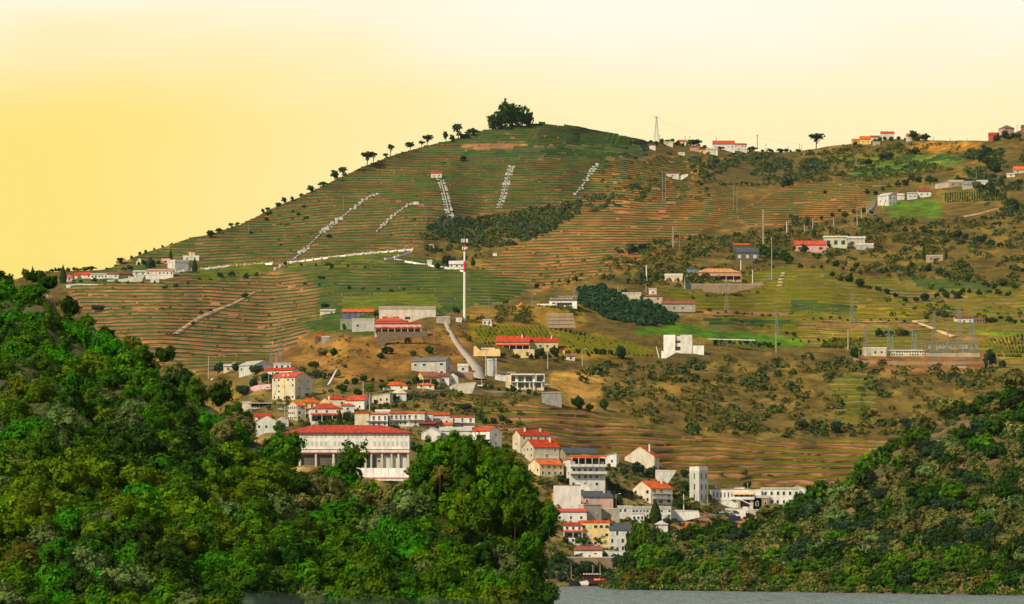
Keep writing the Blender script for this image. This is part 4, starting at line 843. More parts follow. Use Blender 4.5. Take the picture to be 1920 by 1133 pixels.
# office wing with slit windows and awnings
r_, k, D = rootat('office_building', 'white office building with slit windows, tan awnings and small dark roof letters', 'building', 1335, 957, OFD)
MB().box(0, 93*k, 0, 14, -3, 39*k).build('wall', WALL((.72, .71, .65)), r_); MB().box(-.2, 77*k, -.2, 14, 39*k+.003, 40.2*k).build('roof', WALL(GY), r_); MB().box(44*k, 62*k, 4, 10, 40.2*k, 43*k).build('roof_block', WALL(WH), r_)
for i in range(6): part('window', r_, M['glass'], ((3.5+6.8*i)*k, 0, 24.5*k), (2.1*k, .08, 9*k))
for a, b in ((42, 50), (51.5, 59), (62, 70), (72, 77)): part('window', r_, M['glass'], ((a+b)/2*k, 0, 25*k), ((b-a)*k, .08, 5.5*k))
MB().prism([(-1.4, 29*k), (0, 33.5*k), (0, 33.8*k), (-1.5, 29.4*k)], 38*k, 78*k, 'x').build('awning', M['awning'], r_); MB().box(36*k, 79*k, -1.2, 0, 20*k, 25*k).build('balcony', WALL(WH), r_)
for a, b in ((2.5, 13.5), (15, 27), (31, 44)): part('strip_window', r_, M['glass'] if a < 3 else M['shutter'], ((a+b)/2*k, 0, 17.5*k), ((b-a)*k, .08, 2*k))
part('dark_entrance', r_, M['dark'], (61*k, 0, 7*k), (20*k, .08, 12*k)); part('glass_door', r_, M['shutter'], (74*k, 0, 8*k), (7*k, .08, 10*k)); MB().bar((53*k, -2, 20*k), (72*k, -6, 10*k), .25).build('canopy_arm', M['lconc'], r_)
for i in range(3): part('pillar', r_, WALL(CR), ((46+i*3)*k, -.8, 0), (.35, .35, 20*k))
strokes(r_, 27*k, -.1, 40.3*k, 2.4*k, 24*k, M['dmetal'], 13, 3)
r3, k, D = rootat('planter', 'long white planter filled with clipped dark hedge before the office building', 'planter', 1359, 957, OFD-5); MB().box(0, 34*k, 0, 1.4, -1, 1.6*k).build('box', WALL(WH), r3)
hg = crown_mesh('hedge', 77, leafmat('hedge_leaves', (.02, .06, .025), (.03, .08, .03)), 10, 6, 14, .12, flat=.3) if False else None
hb_ = MB(); rs_ = random.Random(3)
for i in range(60): a = rs_.uniform(.3, 33.5)*k; hb_.bar((a, .7, 1.5*k), (a+rs_.uniform(-.4, .4), rs_.uniform(0, 1.4), rs_.uniform(3.5, 5)*k), .5, .15, 5)
hb_.build('hedge', leafmat('hedge_leaves', (.02, .06, .025), (.03, .08, .03)), r3)
# ------------------------------------------------------------------ roads on the slope
def ribbon(name, pts, wpx, mat, lab, up=.35):
    """pts: pixel centre line from near to far, wpx: half width in pixels (list)"""
    p = np.array(pts, float); n = 8; q = []; w = []
    for i in range(len(p)-1):
        for j in range(n): f_ = j/n; q.append(p[i]*(1-f_)+p[i+1]*f_); w.append(wpx[i]*(1-f_)+wpx[i+1]*f_)
    q.append(p[-1]); w.append(wpx[-1]); V_ = []
    for (x, y), ww_ in zip(q, w):
        c = G(x, y, up); k_ = Dm(x, y)/F; zz = c[2]
        a = G(x-ww_, y, up); b = G(x+ww_, y, up); m_ = max(a[2], b[2], zz)
        V_ += [(c[0]-ww_*k_, a[1]-1.0, m_), (c[0]+ww_*k_, b[1]-1.0, m_), (c[0]-ww_*k_, a[1]-1.2, m_-1.5), (c[0]+ww_*k_, b[1]-1.2, m_-1.5)]
    F_ = []
    for i in range(len(q)-1): a = 4*i; F_ += [(a, a+1, a+5, a+4), (a+2, a, a+4, a+6), (a+1, a+3, a+7, a+5)]
    tag(link(bpy.data.objects.new(name, npmesh(name, V_, F_, mat, True))), lab, None, None, 'structure')
ribbon('road', [(900,712),(895,690),(880,672),(865,655),(851,635),(842,618),(836,606)], [11,10,8,6,5,4.5,4], pmat('pale_road', (.36,.31,.25), .95, .2, .2), 'pale road climbing steeply to the ridge road')
ribbon('track', [(330,628),(352,612),(378,596),(410,582),(440,570),(480,548)], [5,5,6,6,4,3], pmat('dirt_track', (.36,.24,.15), .95, .3, .3), 'brown dirt track across the lower left terraces')
ribbon('track', [(1790,632),(1765,622),(1740,612),(1715,603),(1740,600)], [7,6,5,5,3], pmat('sand_track', (.50,.36,.20), .95, .2, .3), 'pale sandy track behind the substation')
ribbon('road', [(1638,405),(1630,396),(1638,385),(1642,375)], [5,5,4,3], M['asphalt'], 'short grey road bend beside the white cube house')
ribbon('road', [(1300,548),(1360,540),(1420,533),(1448,524),(1440,514)], [3,3,5,8,4], M['asphalt'], 'curved road below the pale orange villa')
ribbon('track', [(1462,538),(1466,520),(1470,510)], [6,5,4], pmat('gravel_track', (.42,.30,.18), .95, .3, .3), 'short gravel path beside the curved road')
ribbon('track', [(1800,408),(1840,400),(1868,392)], [6,5,3], pmat('orange_track', (.40,.24,.13), .95, .3, .3), 'orange dirt track in the right scrub')
ribbon('road', [(720,737),(860,733),(960,736),(1010,740)], [6,6,6,6], M['asphalt'], 'street running under the white transformer tower')
ribbon('road', [(1270,975),(1300,972),(1350,966),(1420,968)], [14,12,10,8], M['asphalt'], 'forecourt road before the office building')
# ------------------------------------------------------------------ white vineyard stairways and long wall
def stairway(lab, pts, n, gap, wpx, hpx, double, seed):
    """blocks of white retaining wall either side of a stair; pts: pixel line from bottom to top"""
    p = np.array(pts, float); L = np.r_[0, np.cumsum(np.hypot(*np.diff(p, axis=0).T))]; rs = random.Random(seed)
    x0, y0 = p[0]; o0 = G(x0, y0); root = empty('vineyard_stairway', o0, 0, lab, 'stairway', 'white vineyard stairways'); st = MB()
    for i in range(n):
        s = (i+.5)/n*L[-1]; x = float(np.interp(s, L, p[:, 0])); y = float(np.interp(s, L, p[:, 1])); g = G(x, y); k = Dm(x, y)/F; big = 1.7 if rs.random() < .12 else 1
        for sd in ((-1, 1) if double else (-1, 1) if rs.random() < .45 else (0,)):
            w = wpx*k*rs.uniform(.6, 1.3)*big; hh = hpx*k*rs.uniform(.75, 1.2)*big; cx_ = g[0]-o0[0]+sd*gap*k; cy = g[1]-o0[1]-2.2; cz = g[2]-o0[2]+(rs.uniform(-.5, .8) if sd == 1 else 0)
            part('white_block', root, M['stair'], (cx_, cy, cz-.4), (w*.8, .9, hh*.72+.4))
        if i: st.bar(prev, (g[0]-o0[0], g[1]-o0[1]-1.3, g[2]-o0[2]+.4), .7, .7, 4)
        prev = (g[0]-o0[0], g[1]-o0[1]-1.3, g[2]-o0[2]+.4)
    st.build('steps', M['conc'], root)
stairway('long dotted white stairway on the left, climbing right from the white wall', [(513,508),(548,490),(572,470),(603,438),(650,402),(690,372),(706,366)], 44, 4, 5, 3.4, False, 1)
stairway('short dotted white stairway ending under the white tank', [(705,436),(712,430),(740,404),(768,384),(774,383)], 17, 3, 4.5, 3.6, False, 2)
stairway('steep double white stairway below the red roofed hut', [(843,404),(838,382),(832,358),(826,337)], 13, 5, 5, 3.6, True, 3)
stairway('double white stairway in the middle of the green slope', [(935,394),(944,368),(950,345),(954,330),(960,311)], 15, 4, 5, 3.6, True, 4)
stairway('rightmost white stairway on the big hill', [(1076,368),(1088,356),(1100,338),(1110,322),(1121,308)], 14, 3.5, 6, 4.2, False, 5)
def longwall(lab, pts, hpx, npost):
    p = np.array(pts, float); L = np.r_[0, np.cumsum(np.hypot(*np.diff(p, axis=0).T))]; o0 = G(*p[0]); root = empty('white_wall', o0, 0, lab, 'wall'); V_ = []; F_ = []; n = 60
    for i in range(n+1):
        s = i/n*L[-1]; x = float(np.interp(s, L, p[:, 0])); y = float(np.interp(s, L, p[:, 1])); g = G(x, y); k = Dm(x, y)/F; a = (g[0]-o0[0], g[1]-o0[1]-3, g[2]-o0[2])
        V_ += [(a[0], a[1], a[2]-1), (a[0], a[1], a[2]+hpx*k), (a[0], a[1]+.6, a[2]+hpx*k), (a[0], a[1]+.6, a[2]-1)]
        if i: b = 4*(i-1); F_ += [(b, b+4, b+5, b+1), (b+1, b+5, b+6, b+2), (b+2, b+6, b+7, b+3)]
    o = link(bpy.data.objects.new('wall', npmesh('wall', V_, F_, M['white']))); o.parent = root
    for i in range(npost):
        j = int(i*n/max(1, npost-1)); v = V_[4*j+1]; k = Dm(*p[0])/F; part('post', root, M['white'], (v[0], v[1]-.1, v[2]-1), (.7, .7, 1+1.5*k))
longwall('long white wall with little posts, left part beside the hill estate', [(330,511),(370,507),(430,500),(511,495)], 1.9, 12)
longwall('long white wall with little posts, right part up to the trees', [(540,494),(600,486),(680,477),(774,469)], 1.9, 16)
longwall('short white wall slanting down behind the chapel path', [(722,488),(745,482),(772,473)], 2, 3)
longwall('white wall dropping to the right toward the chapel', [(740,488),(780,495),(842,505),(870,510)], 2.2, 5)
longwall('wall of pale posts across the estate terraces', [(243,522),(290,520),(335,513)], 2, 8)
# ------------------------------------------------------------------ poles, pylons, masts
def pole(x, y0, y1, lab, w=2.2, mat='pole', kind='plain', D=None):
    """top y0, foot y1"""
    D = D or Dm(x, min(y1, 1100)); a, b, c = P(x, y1, D); k = D/F; Hh = (y1-y0)*k; r = w*k/2
    root = empty('utility_pole' if kind != 'lamp' else 'street_lamp', (float(a), D-.5, float(c)), 0, lab, 'pole' if kind != 'lamp' else 'street lamp')
    MB().bar((0, 0, -1), (0, 0, Hh), r, r*.65, 6).build('shaft', M[mat], root)
    if kind == 'cross': MB().box(-1.3, 1.3, -.12, .12, Hh-1.2, Hh-.9).build('crossarm', M['dmetal'], root)
    if kind == 'lamp': MB().bar((0, 0, Hh), (1.6, -.3, Hh+.5), .08, .08).build('arm', M['metal'], root); MB().bar((1.2, -.3, Hh+.4), (2.2, -.35, Hh+.5), .2, .12).build('lamp_head', M['white'], root)
    if kind == 'plain': MB().box(-.5, .5, -.1, .1, Hh-.7, Hh-.5).build('crossarm', M['dmetal'], root)
for a in [(391,668,710,'tall pale pole at the left edge of the town behind the bank',2,'pole','plain'),(911,654,706,'thick concrete pole beside the white transformer tower',3.2,'pole','plain'),(1027,657,692,'concrete pole in front of the garden hedge, left of two',2.2,'pole','cross'),(1092,656,686,'concrete pole with lamp in front of the garden hedge, right of two',2,'pole','lamp'),
 (1431,392,461,'tallest white pole above the dark grey house',2.6,'pole','plain'),(1262,424,465,'white pole standing in the scrub under the orange terraces',2.2,'pole','plain'),(1274,436,463,'thin twin pole right of the white one in the scrub',1.4,'metal','plain'),(1447,443,525,'long slim pole by the curved road',1.6,'pole','plain'),(1411,506,535,'pale pole with lamp above the curved road',2,'white','lamp'),(1389,488,507,'stubby pole under the dark grey house',2.4,'white','plain'),
 (1475,416,445,'pole at the left of the dark hedge behind the bungalow',2,'white','lamp'),(1524,410,436,'pole topped by lamp right of the hedge on the upper road',2,'pole','lamp'),(1508,420,440,'thin pole between two lamp poles on the upper road',1.6,'pole','plain'),(1563,408,424,'pole on the pale upper road, middle',1.8,'pole','plain'),(1607,396,424,'pair pole on the upper road, taller one',2,'pole','plain'),(1615,388,410,'pair pole on the upper road, shorter one',2,'pole','lamp'),(1625,385,402,'little pole beside the grey road bend',1.4,'pole','plain'),(1658,378,396,'wooden pole in front of the white cube house',1.6,'wood','plain'),
 (644,369,394,'thin pole on the terraces left of the first stairway top',1.3,'metal','cross'),(466,416,441,'thin pole on the left skyline terraces',1.3,'metal','plain'),(842,358,388,'very thin pole beside the steep double stairway',1.0,'metal','plain'),(681,714,742,'pale pole rising behind the red roofed house',2.2,'pole','plain'),(693,738,772,'pole with wires left of the cream bungalow',2.4,'pole','cross'),(534,762,802,'pole in front of the cream three storey house',1.8,'pole','cross'),
 (489,708,736,'thin pole before the pink wall',1.4,'pole','plain'),(504,703,722,'small pole beside the dark tree at the apartment block',1.4,'pole','plain'),(606,676,720,'thin pole on the dry spur above the lilac strip',1.2,'wood','plain'),(794,710,740,'slim pole in front of the orange cottage',1.4,'pole','plain'),(764,800,823,'pole at the right end of the school roof',1.6,'wood','plain'),(1155,928,954,'lamp pole right of the pink house',2,'pole','lamp'),(1174,934,950,'thin pole above the three window building',1.4,'pole','plain'),
 (1282,927,957,'pale post at the left foot of the white tower block',2,'white','plain'),(1327,930,952,'thin yellowish post right of the white tower block',1.4,'pole','plain'),(1402,905,957,'flag pole in front of the office building',1.6,'pole','plain'),(917,556,602,'thin mast with antenna left of the white tank hut',1.4,'metal','cross'),(926,570,608,'wooden pole right of the white tank hut',2,'wood','plain'),(959,556,576,'wooden post by the orange loader',1.6,'wood','plain'),
 (998,553,575,'street lamp above the brown cutting',1.4,'metal','lamp'),(903,700,726,'pole base near the white pickup',1.4,'pole','plain'),(1212,497,529,'white milestone post between the cypress pair',3.2,'white','plain'),(1284,519,543,'pale gate post left of the dark gate',1.8,'pole','lamp'),(1295,530,543,'pale gate post right of the dark gate',2.2,'lconc','plain'),(1211,532,548,'thin pole behind the stone farmhouse',1.4,'pole','plain'),
 (1158,536,549,'short pole at the left of the roadside workshop',1.6,'pole','plain'),(1166,535,550,'thin pole next to the roadside workshop',1.4,'metal','plain'),(1605,640,664,'thin pole left of the substation yard',1.4,'pole','plain'),(1611,658,684,'stout wooden post at the corner of the substation wall',3.4,'wood','plain'),(1853,676,698,'orange brown post at the right end of the substation wall',2.6,'wood','plain'),(1590,619,656,'pole with orange cap and insulators left of the substation',2.6,'pole','cross'),
 (1313,640,662,'thin pole right of the two cube villa',1.4,'pole','plain'),(1455,625,662,'slim pole in the meadow right of the canopy',1.8,'pole','plain'),(1478,412,440,'thin pole left of the lamp on the upper road',1.2,'metal','plain'),(1420,252,277,'cross shaped power pole on the saddle skyline',1.6,'dmetal','cross'),(1436,269,283,'thin post on the saddle skyline, left',1.1,'dmetal','plain'),(1478,274,285,'thin post on the saddle skyline, middle',1.0,'dmetal','plain'),
 (1499,270,284,'thin post on the saddle skyline beside the umbrella pine, left',1.0,'dmetal','plain'),(1503,272,284,'thin post on the saddle skyline beside the umbrella pine, right',.9,'dmetal','plain'),(1343,257,268,'tiny antenna on the long skyline house',1.0,'dmetal','plain'),(1285,255,266,'little mast over the small skyline house, left',1.0,'dmetal','plain'),(1293,255,266,'little mast over the small skyline house, right',1.0,'dmetal','plain'),(1237,253,266,'short mast beside the lattice mast',1.0,'dmetal','plain'),
 (1782,259,267,'tiny post on the right skyline, left',1.0,'dmetal','plain'),(1813,259,267,'tiny post on the right skyline, right',1.0,'dmetal','plain'),(1750,257,265,'tiny post behind the right skyline trees',1.0,'dmetal','plain'),(1907,234,248,'thin pole right of the hilltop villa',1.0,'dmetal','plain'),(1831,320,344,'thin pole above the hilltop farm',1.2,'metal','plain'),(1748,341,354,'thin pole left of the hilltop farm',1.2,'pole','plain'),(1899,308,326,'dark pole before the orange roofed house at the right edge',1.4,'wood','plain'),
 (1375,346,395,'slim lattice pole on the scrubby mid slope',1.6,'metal','cross'),(1382,350,400,'second slim pole on the scrubby mid slope',1.3,'metal','plain'),(1248,322,378,'slim pole below the low white house, right of the pair',1.4,'metal','plain'),(1242,320,380,'slim pole below the low white house, left of the pair',1.6,'metal','plain'),(833,412,434,'thin pole by the lower shed of the steep stairway',1.0,'metal','plain')]:
    pole(*a)
def pylon(x, y0, y1, w, lab, arms=3, base=False):
    D = Dm(x, y1); a, b, c = P(x, y1, D); k = D/F; Hh = (y1-y0)*k; bw = w*k/2; root = empty('lattice_pylon', (float(a), D-1, float(c)), R(12), lab, 'pylon')
    t_ = max(.08, .24*k); q = MB(); nlev = 8; tw = bw*.22
    lev = [(Hh*(1-(1-i/nlev)**1.25) if False else Hh*i/nlev, bw+(tw-bw)*min(1, (i/nlev)/.8)) for i in range(nlev+1)]
    for i in range(nlev):
        (z0, r0), (z1, r1) = lev[i], lev[i+1]
        for sx_, sy_ in ((1,1),(1,-1),(-1,1),(-1,-1)): q.bar((sx_*r0, sy_*r0, z0), (sx_*r1, sy_*r1, z1), t_, t_, 4)
        for s_ in (1, -1):
            q.bar((-r0, s_*r0, z0), (r1, s_*r1, z1), t_*.5, t_*.5, 3); q.bar((r0, s_*r0, z0), (-r1, s_*r1, z1), t_*.5, t_*.5, 3); q.bar((s_*r0, -r0, z0), (s_*r1, r1, z1), t_*.5, t_*.5, 3)
    q.build('lattice', M['metal'], root)
    for i in range(arms):
        z_ = Hh*(.98-.11*i); l_ = bw*(.9+.25*(i % 2))+1; MB().bar((-l_, 0, z_), (0, 0, z_+.6), t_*.6, t_, 4).bar((0, 0, z_+.6), (l_, 0, z_), t_, t_*.6, 4).bar((-l_, 0, z_), (l_, 0, z_), t_*.6, t_*.6, 4).build('crossarm', M['metal'], root)
    if base: MB().prism([(-bw*1.6, -3), (bw*1.6, -3), (bw*1.25, 0), (-bw*1.25, 0)], -bw, bw).build('concrete_base', M['lconc'], root)
for a in [(1231,219,264,9,'lattice mast on the skyline between the big hill and the saddle',1,False),(1362,528,592,8,'lattice pylon in the green vineyard right of the ruined barn',2,False),(1597,548,611,9,'lattice pylon alone above the substation vineyards',2,False),(1622,612,668,9,'lattice pylon behind the control building, leftmost of the substation',3,False),
 (1666,614,668,9,'lattice pylon behind the control building, second of the substation',3,False),(1673,628,664,5,'small lattice column right of the second substation pylon',1,False),(1711,620,658,5,'slim lattice column behind the long low building, left of two',1,False),(1717,621,658,5,'slim lattice column behind the long low building, right of two',1,False),
 (1752,583,680,15,'tall pylon on a concrete base in front of the substation, left one',3,True),(1799,577,688,16,'tallest pylon on a sloped concrete base in front of the substation, right one',3,True),(1819,600,664,7,'lattice pylon at the right end of the substation, left of two',3,False),(1826,596,664,7,'lattice pylon at the right end of the substation, right of two',3,False),(1777,612,662,6,'thin lattice column in the middle of the substation',1,False),
 (524,643,690,9,'lattice pylon right behind the brick chimney',3,False),(509,650,690,7,'lattice pylon left of the brick chimney',3,False),(524,588,616,4,'thin lattice pole on the lower left terraces',1,False),(1605,288,314,5,'lattice pylon below the orange skyline house',2,False),(1456,580,628,6,'lattice pylon standing in the vineyard above the meadow',2,False),(1076,540,556,5,'lattice tower tip behind the roadside building',1,False)]: pylon(*a)
# communication mast: white tube with a red band and two antenna clusters
D = Dm(871, 602); a, b, c = P(871, 603, D); k = D/F; root = empty('communication_mast', (float(a), D-1, float(c)), 0, 'tall white communication mast with a red band and antenna clusters', 'mast')
MB().bar((0,0,-2),(0,0,93*k),2.7*k,2.2*k,12).build('lower_tube', M['white'], root); MB().bar((0,0,93*k+.003),(0,0,113*k),2.2*k,2.1*k,12).build('red_band', M['red'], root)
MB().bar((0,0,113*k+.003),(0,0,139*k),2.0*k,1.8*k,12).build('upper_tube', M['white'], root); MB().bar((0,0,139*k+.003),(0,0,150*k),1.8*k,1.7*k,12).build('red_tip', M['red'], root); MB().bar((0,0,150*k),(0,0,163*k),.15,.08,6).build('lightning_rod', M['metal'], root)
for zz, rr, n, hh in ((149, 5.6, 7, 7), (135, 4.4, 5, 6)):
    MB().bar((0,0,(zz-1)*k),(0,0,zz*k),rr*k,rr*k,12).build('platform', M['dmetal'], root)
    for i in range(n): t_ = 2*math.pi*i/n; MB().box(-.28,.28,-.15,.15,0,hh*k).build('antenna_panel', M['white'], root, (rr*k*math.cos(t_), rr*k*math.sin(t_), (zz-.5)*k))
# brick chimney
r_, k, D = rootat('brick_chimney', 'orange brick factory chimney beside the white annex', 'chimney', 519, 684); MB().bar((0,0,-1),(0,0,22*k),3.6*k,2.8*k,10).build('shaft', M['brick'], r_); MB().bar((0,0,22*k),(0,0,23.3*k),3.4*k,3.4*k,10).build('cap', M['brick'], r_)
# substation gantries
for i, (x0, x1, y0, y1, lab) in enumerate([(1715,1770,641,664,'grey steel gantry behind the long low building'),(1735,1800,644,666,'grey steel gantry in the middle of the substation yard'),(1775,1835,643,665,'grey steel gantry at the right of the substation yard')]):
    r_, k, D = rootat('gantry', lab, 'gantry', x0, y1); L = (x1-x0)*k; Hh = (y1-y0)*k; bm = MB()
    for z_ in (Hh, Hh*.96-.8): bm.bar((0,0,z_),(L,0,z_),.16,.16,4)
    n = int(L/1.5)
    for j in range(n): bm.bar((j*L/n,0,Hh),((j+1)*L/n,0,Hh*.96-.8),.1,.1,3)
    bm.build('beam', M['metal'], r_)
    for j in range(5): cm = MB(); cm.bar((j*L/4,0,-1),(j*L/4,0,Hh),.2,.14,5); cm.bar((j*L/4,.9,-1),(j*L/4,.9,Hh),.12,.12,4); cm.build('column', M['metal'], r_)
for i, (x, y) in enumerate([(1763,660),(1769,660),(1800,660),(1806,660),(1812,660),(1743,661),(1757,662),(1783,661),(1790,662),(1822,662),(1830,660),(1776,658)]):
    r_, k, D = rootat('transformer', f'dark transformer drum with insulators, {("first","second","third","fourth","fifth","sixth","seventh","eighth","ninth","tenth","eleventh","twelfth")[sorted([1763,1769,1800,1806,1812,1743,1757,1783,1790,1822,1830,1776]).index(x)]} from the left in the substation yard', 'transformer', x, y)
    r_['group'] = 'transformers in the substation yard'; MB().box(-.9,.9,-.6,.6,-.5,1.9).build('tank', M['dmetal'], r_); bm = MB()
    for s_ in (-.6, 0, .6): bm.bar((s_,0,1.9),(s_,0,3.6),.16,.08,5)
    bm.build('insulator', M['lconc'], r_); MB().box(-.3,.3,-.3,.3,3.6,4.1).build('cap', M['white'], r_)
r_, k, D = rootat('equipment_fence', 'pale slatted fence at the foot of the substation gantries', 'fence', 1733, 668); bm = MB()
for i in range(90): bm.box(i*105*k/90, i*105*k/90+.16, 0, .1, -.5, 5.5*k)
bm.build('slats', M['lconc'], r_); MB().box(0,105*k,.12,.2,4.5*k,4.9*k).build('rail', M['lconc'], r_)
# power line from the skyline mast
def wire(p0, p1, sag, lab):
    a = np.array(p0); b = np.array(p1); mb = MB(); n = 24; pr = a
    for i in range(1, n+1):
        f_ = i/n; q = a*(1-f_)+b*f_; q[2] -= sag*4*f_*(1-f_); mb.bar(pr, q, .045, .045, 3); pr = q
    o = mb.build('power_line', M['dmetal']); tag(o, lab, 'power line')
def pt(x, y, D): a, b, c = P(x, y, D); return (float(a), float(b), float(c))
wire(pt(1232,222,3690), pt(1419,256,3900), 8, 'thin sagging power line from the lattice mast to the saddle pole')
wire(pt(1419,256,3900), pt(1600,262,4000), 6, 'thin power line from the saddle pole toward the right skyline village')
wire(pt(164,592,545), pt(186,632,505), .8, 'loose wire hanging from the bank pole')
# small items
r_, k, D = rootat('bank_pole', 'thin dark pole with a small cross top on the left bank', 'pole', 169, 615, 545); MB().bar((0,0,-2),(0,0,34*k),.07,.05,5).build('shaft', M['dmetal'], r_); MB().bar((-.25,0,33*k),(.25,0,34.5*k),.05,.05,4).build('crossarm', M['dmetal'], r_)
r_, k, D = rootat('stone_ruin', 'grey stone gable of a ruin half sunk in the left bank shrubs', 'ruin', 234, 662, 548); MB().prism([(0,-2),(30*k,-2),(30*k,8*k),(16*k,22*k),(0,17*k)],0,3).build('wall', M['stone'], r_); MB().prism([(-.3,17*k),(16*k,22*k),(31*k,8*k),(31*k,9.2*k),(16*k,23.4*k),(-.3,18.3*k)],-.3,3.3).build('roof', M['slate'], r_)
def rock(name, lab, x, y, D, rx, rz, ry, mat, seed, cat_='rock'):
    rs = np.random.RandomState(seed); n, m = 28, 14; V_ = []
    for i in range(m+1):
        for j in range(n):
            th, ph = math.pi*i/m, 2*math.pi*j/n; d = np.array([math.sin(th)*math.cos(ph), math.sin(th)*math.sin(ph), math.cos(th)])
            q = 1+.35*float(vnoise(d[0]*2.5+seed, d[1]*2.5+d[2]*3))+.2*float(vnoise(d[0]*6+seed, d[2]*6+d[1]*5)); V_.append(d*q*np.array([rx, ry, rz]))
    F_ = [(i*n+j, i*n+(j+1) % n, (i+1)*n+(j+1) % n, (i+1)*n+j) for i in range(m) for j in range(n)]
    a, b, c = P(x, y, D); o = link(bpy.data.objects.new(name, npmesh(name, V_, F_, mat, True))); o.location = (float(a), D, float(c)); tag(o, lab, cat_)
ochre = pmat('ochre_rock', (.42,.24,.09), .95, .5, .5, col2=(.20,.10,.05), bump=.4); straw = pmat('dry_grass', (.46,.28,.09), .95, .3, 1.2, col2=(.26,.15,.05), bump=.25)
rock('dry_mound', 'ochre dry grass crest at the top left corner of the bank', 40, 568, 547, 4.5, 1.7, 3, straw, 1, 'mound')
rock('rock_outcrop', 'ochre and brown rock outcrop on the right edge of the left bank', 397, 788, 514, 1.2, 1.3, 2, ochre, 2)
rock('rock_slope', 'bare orange slope right of the rock face above the town', 488, 848, 505, 1.9, 1.7, 2, ochre, 3)
rock('straw_mound', 'rounded straw coloured mound in front of the school', 567, 888, 494, 1.7, .9, 2, straw, 4, 'mound')
rock('dry_gully', 'narrow dry grass gully between dark trees on the left bank', 240, 684, 532, .7, 1.8, 1.5, straw, 5, 'mound')
# cars, van, loader
def car(x, y, lab, L=4.3, Hh=1.45, col='white', van=False, rz=0, D=None, truck=False):
    D = D or Dm(x, y); a, b, c = P(x, y, D); root = empty('parked_van' if van else 'pickup_truck' if truck else 'parked_car', (float(a), D-1.5, float(c)+.35), rz, lab, 'van' if van else 'truck' if truck else 'car')
    w = .9; h1 = Hh*.55; m = M[col] if col in M else WALL(col)
    if van: pf = [(-L/2,.3),(-L/2,1.0),(-L/2+.6,1.25),(-L/2+1.3,Hh),(L/2,Hh),(L/2,.3)]
    elif truck: pf = [(-L/2,.3),(-L/2,.95),(-.2,.95),(-.1,Hh),(1.1,Hh),(1.5,.98),(L/2,.9),(L/2,.3)]
    else: pf = [(-L/2,.3),(-L/2,.8),(-L/2+.9,.95),(-L/2+1.5,Hh),(L/2-1.1,Hh),(L/2-.35,.95),(L/2,.85),(L/2,.3)]
    MB().prism(pf, -w, w).build('body', m, root)
    g = MB()
    if van: g.prism([(-L/2+.75,1.3),(-L/2+1.35,Hh-.12),(-L/2+2.1,Hh-.12),(-L/2+2.1,1.25)], -w-.02, -w)
    elif truck: g.prism([(0,1.0),(.05,Hh-.1),(1.0,Hh-.1),(1.3,1.0)], -w-.02, -w)
    else: g.prism([(-L/2+1.1,.97),(-L/2+1.6,Hh-.1),(L/2-1.2,Hh-.1),(L/2-.6,.97)], -w-.02, -w)
    g.build('side_window', M['glass'], root)
    for s_ in (-L*.31, L*.31):
        wm_ = MB(); wm_.bar((s_, -w-.03, .33), (s_, -w+.2, .33), .33, .33, 12); wo = wm_.build('wheel', M['tyre'], root); MB().bar((s_, -w-.06, .33), (s_, -w-.03, .33), .17, .17, 10).build('rim', M['metal'], wo)
    MB().box(-L/2-.03, -L/2, -w*.85, -w*.45, .6, .8).build('headlight', M['white'], root)
car(1375, 980, 'dark navy delivery van parked on the brown ground below the office building', 6.4, 2.6, 'blue', True)
car(905, 727, 'white pickup truck parked on the street near the transformer tower', 5.2, 1.6, 'white', truck=True)
car(1022, 726, 'white pickup partly hidden right of the modern house', 4.6, 1.5, 'white', truck=True)
car(501, 733, 'small white car parked in front of the pink wall', 3.9, 1.5, 'white')
for i, (x, cc, nm) in enumerate([(1357,(.3,.4,.42),'pale blue grey'),(1366,(.5,.5,.5),'silver'),(1376,(.05,.05,.10),'dark blue'),(1384,(.1,.3,.33),'teal'),(1394,'white','white')]): car(x, 965, f'{nm} car parked in the row before the office building', 4.2, 1.45, cc)
car(852, 702, 'dark car parked beside the brown brick wall near the climbing road', 4, 1.4, 'dmetal')
car(841, 602, 'dark car at the top of the climbing road', 4, 1.4, 'dmetal')
for i, (x, y, nm) in enumerate([(478,770,'silver car parked in the open shed, left one'),(530,771,'silver car parked in the open shed, right one'),(1244,960,'silver car under the orange roofed house'),(1915,1022,'white car in the clearing at the right edge of the right bank')]):
    car(x, y, nm, 4.2, 1.45, (.5,.5,.48), D=(RB(1915,1022)-3) if i == 3 else None)
r_, k, D = rootat('loader_arm', 'orange loader arm raised above the brown cutting', 'excavator', 971, 577); MB().bar((0,0,0),(8*k,0,10*k),.8,.4,6).build('boom', M['orange'], r_); MB().box(-1.2,1.2,-.8,.8,-.5,1.4).build('cab', M['orange'], r_)
r_, k, D = rootat('dark_gate', 'tall dark green gate left of the curved road', 'gate', 1286, 543); MB().box(0,9*k,0,.3,-1,13*k).build('leaf', WALL((.03,.06,.07)), r_); MB().box(-.3,0,-.1,.4,-1,14*k).build('post', M['lconc'], r_)
r_, k, D = rootat('orange_panel', 'orange square advert on the pale roadside workshop', 'sign', 1171, 556, Dm(1170, 558)-.6); MB().box(0,7*k,-.2,0,0,4*k).build('panel', M['orange'], r_)
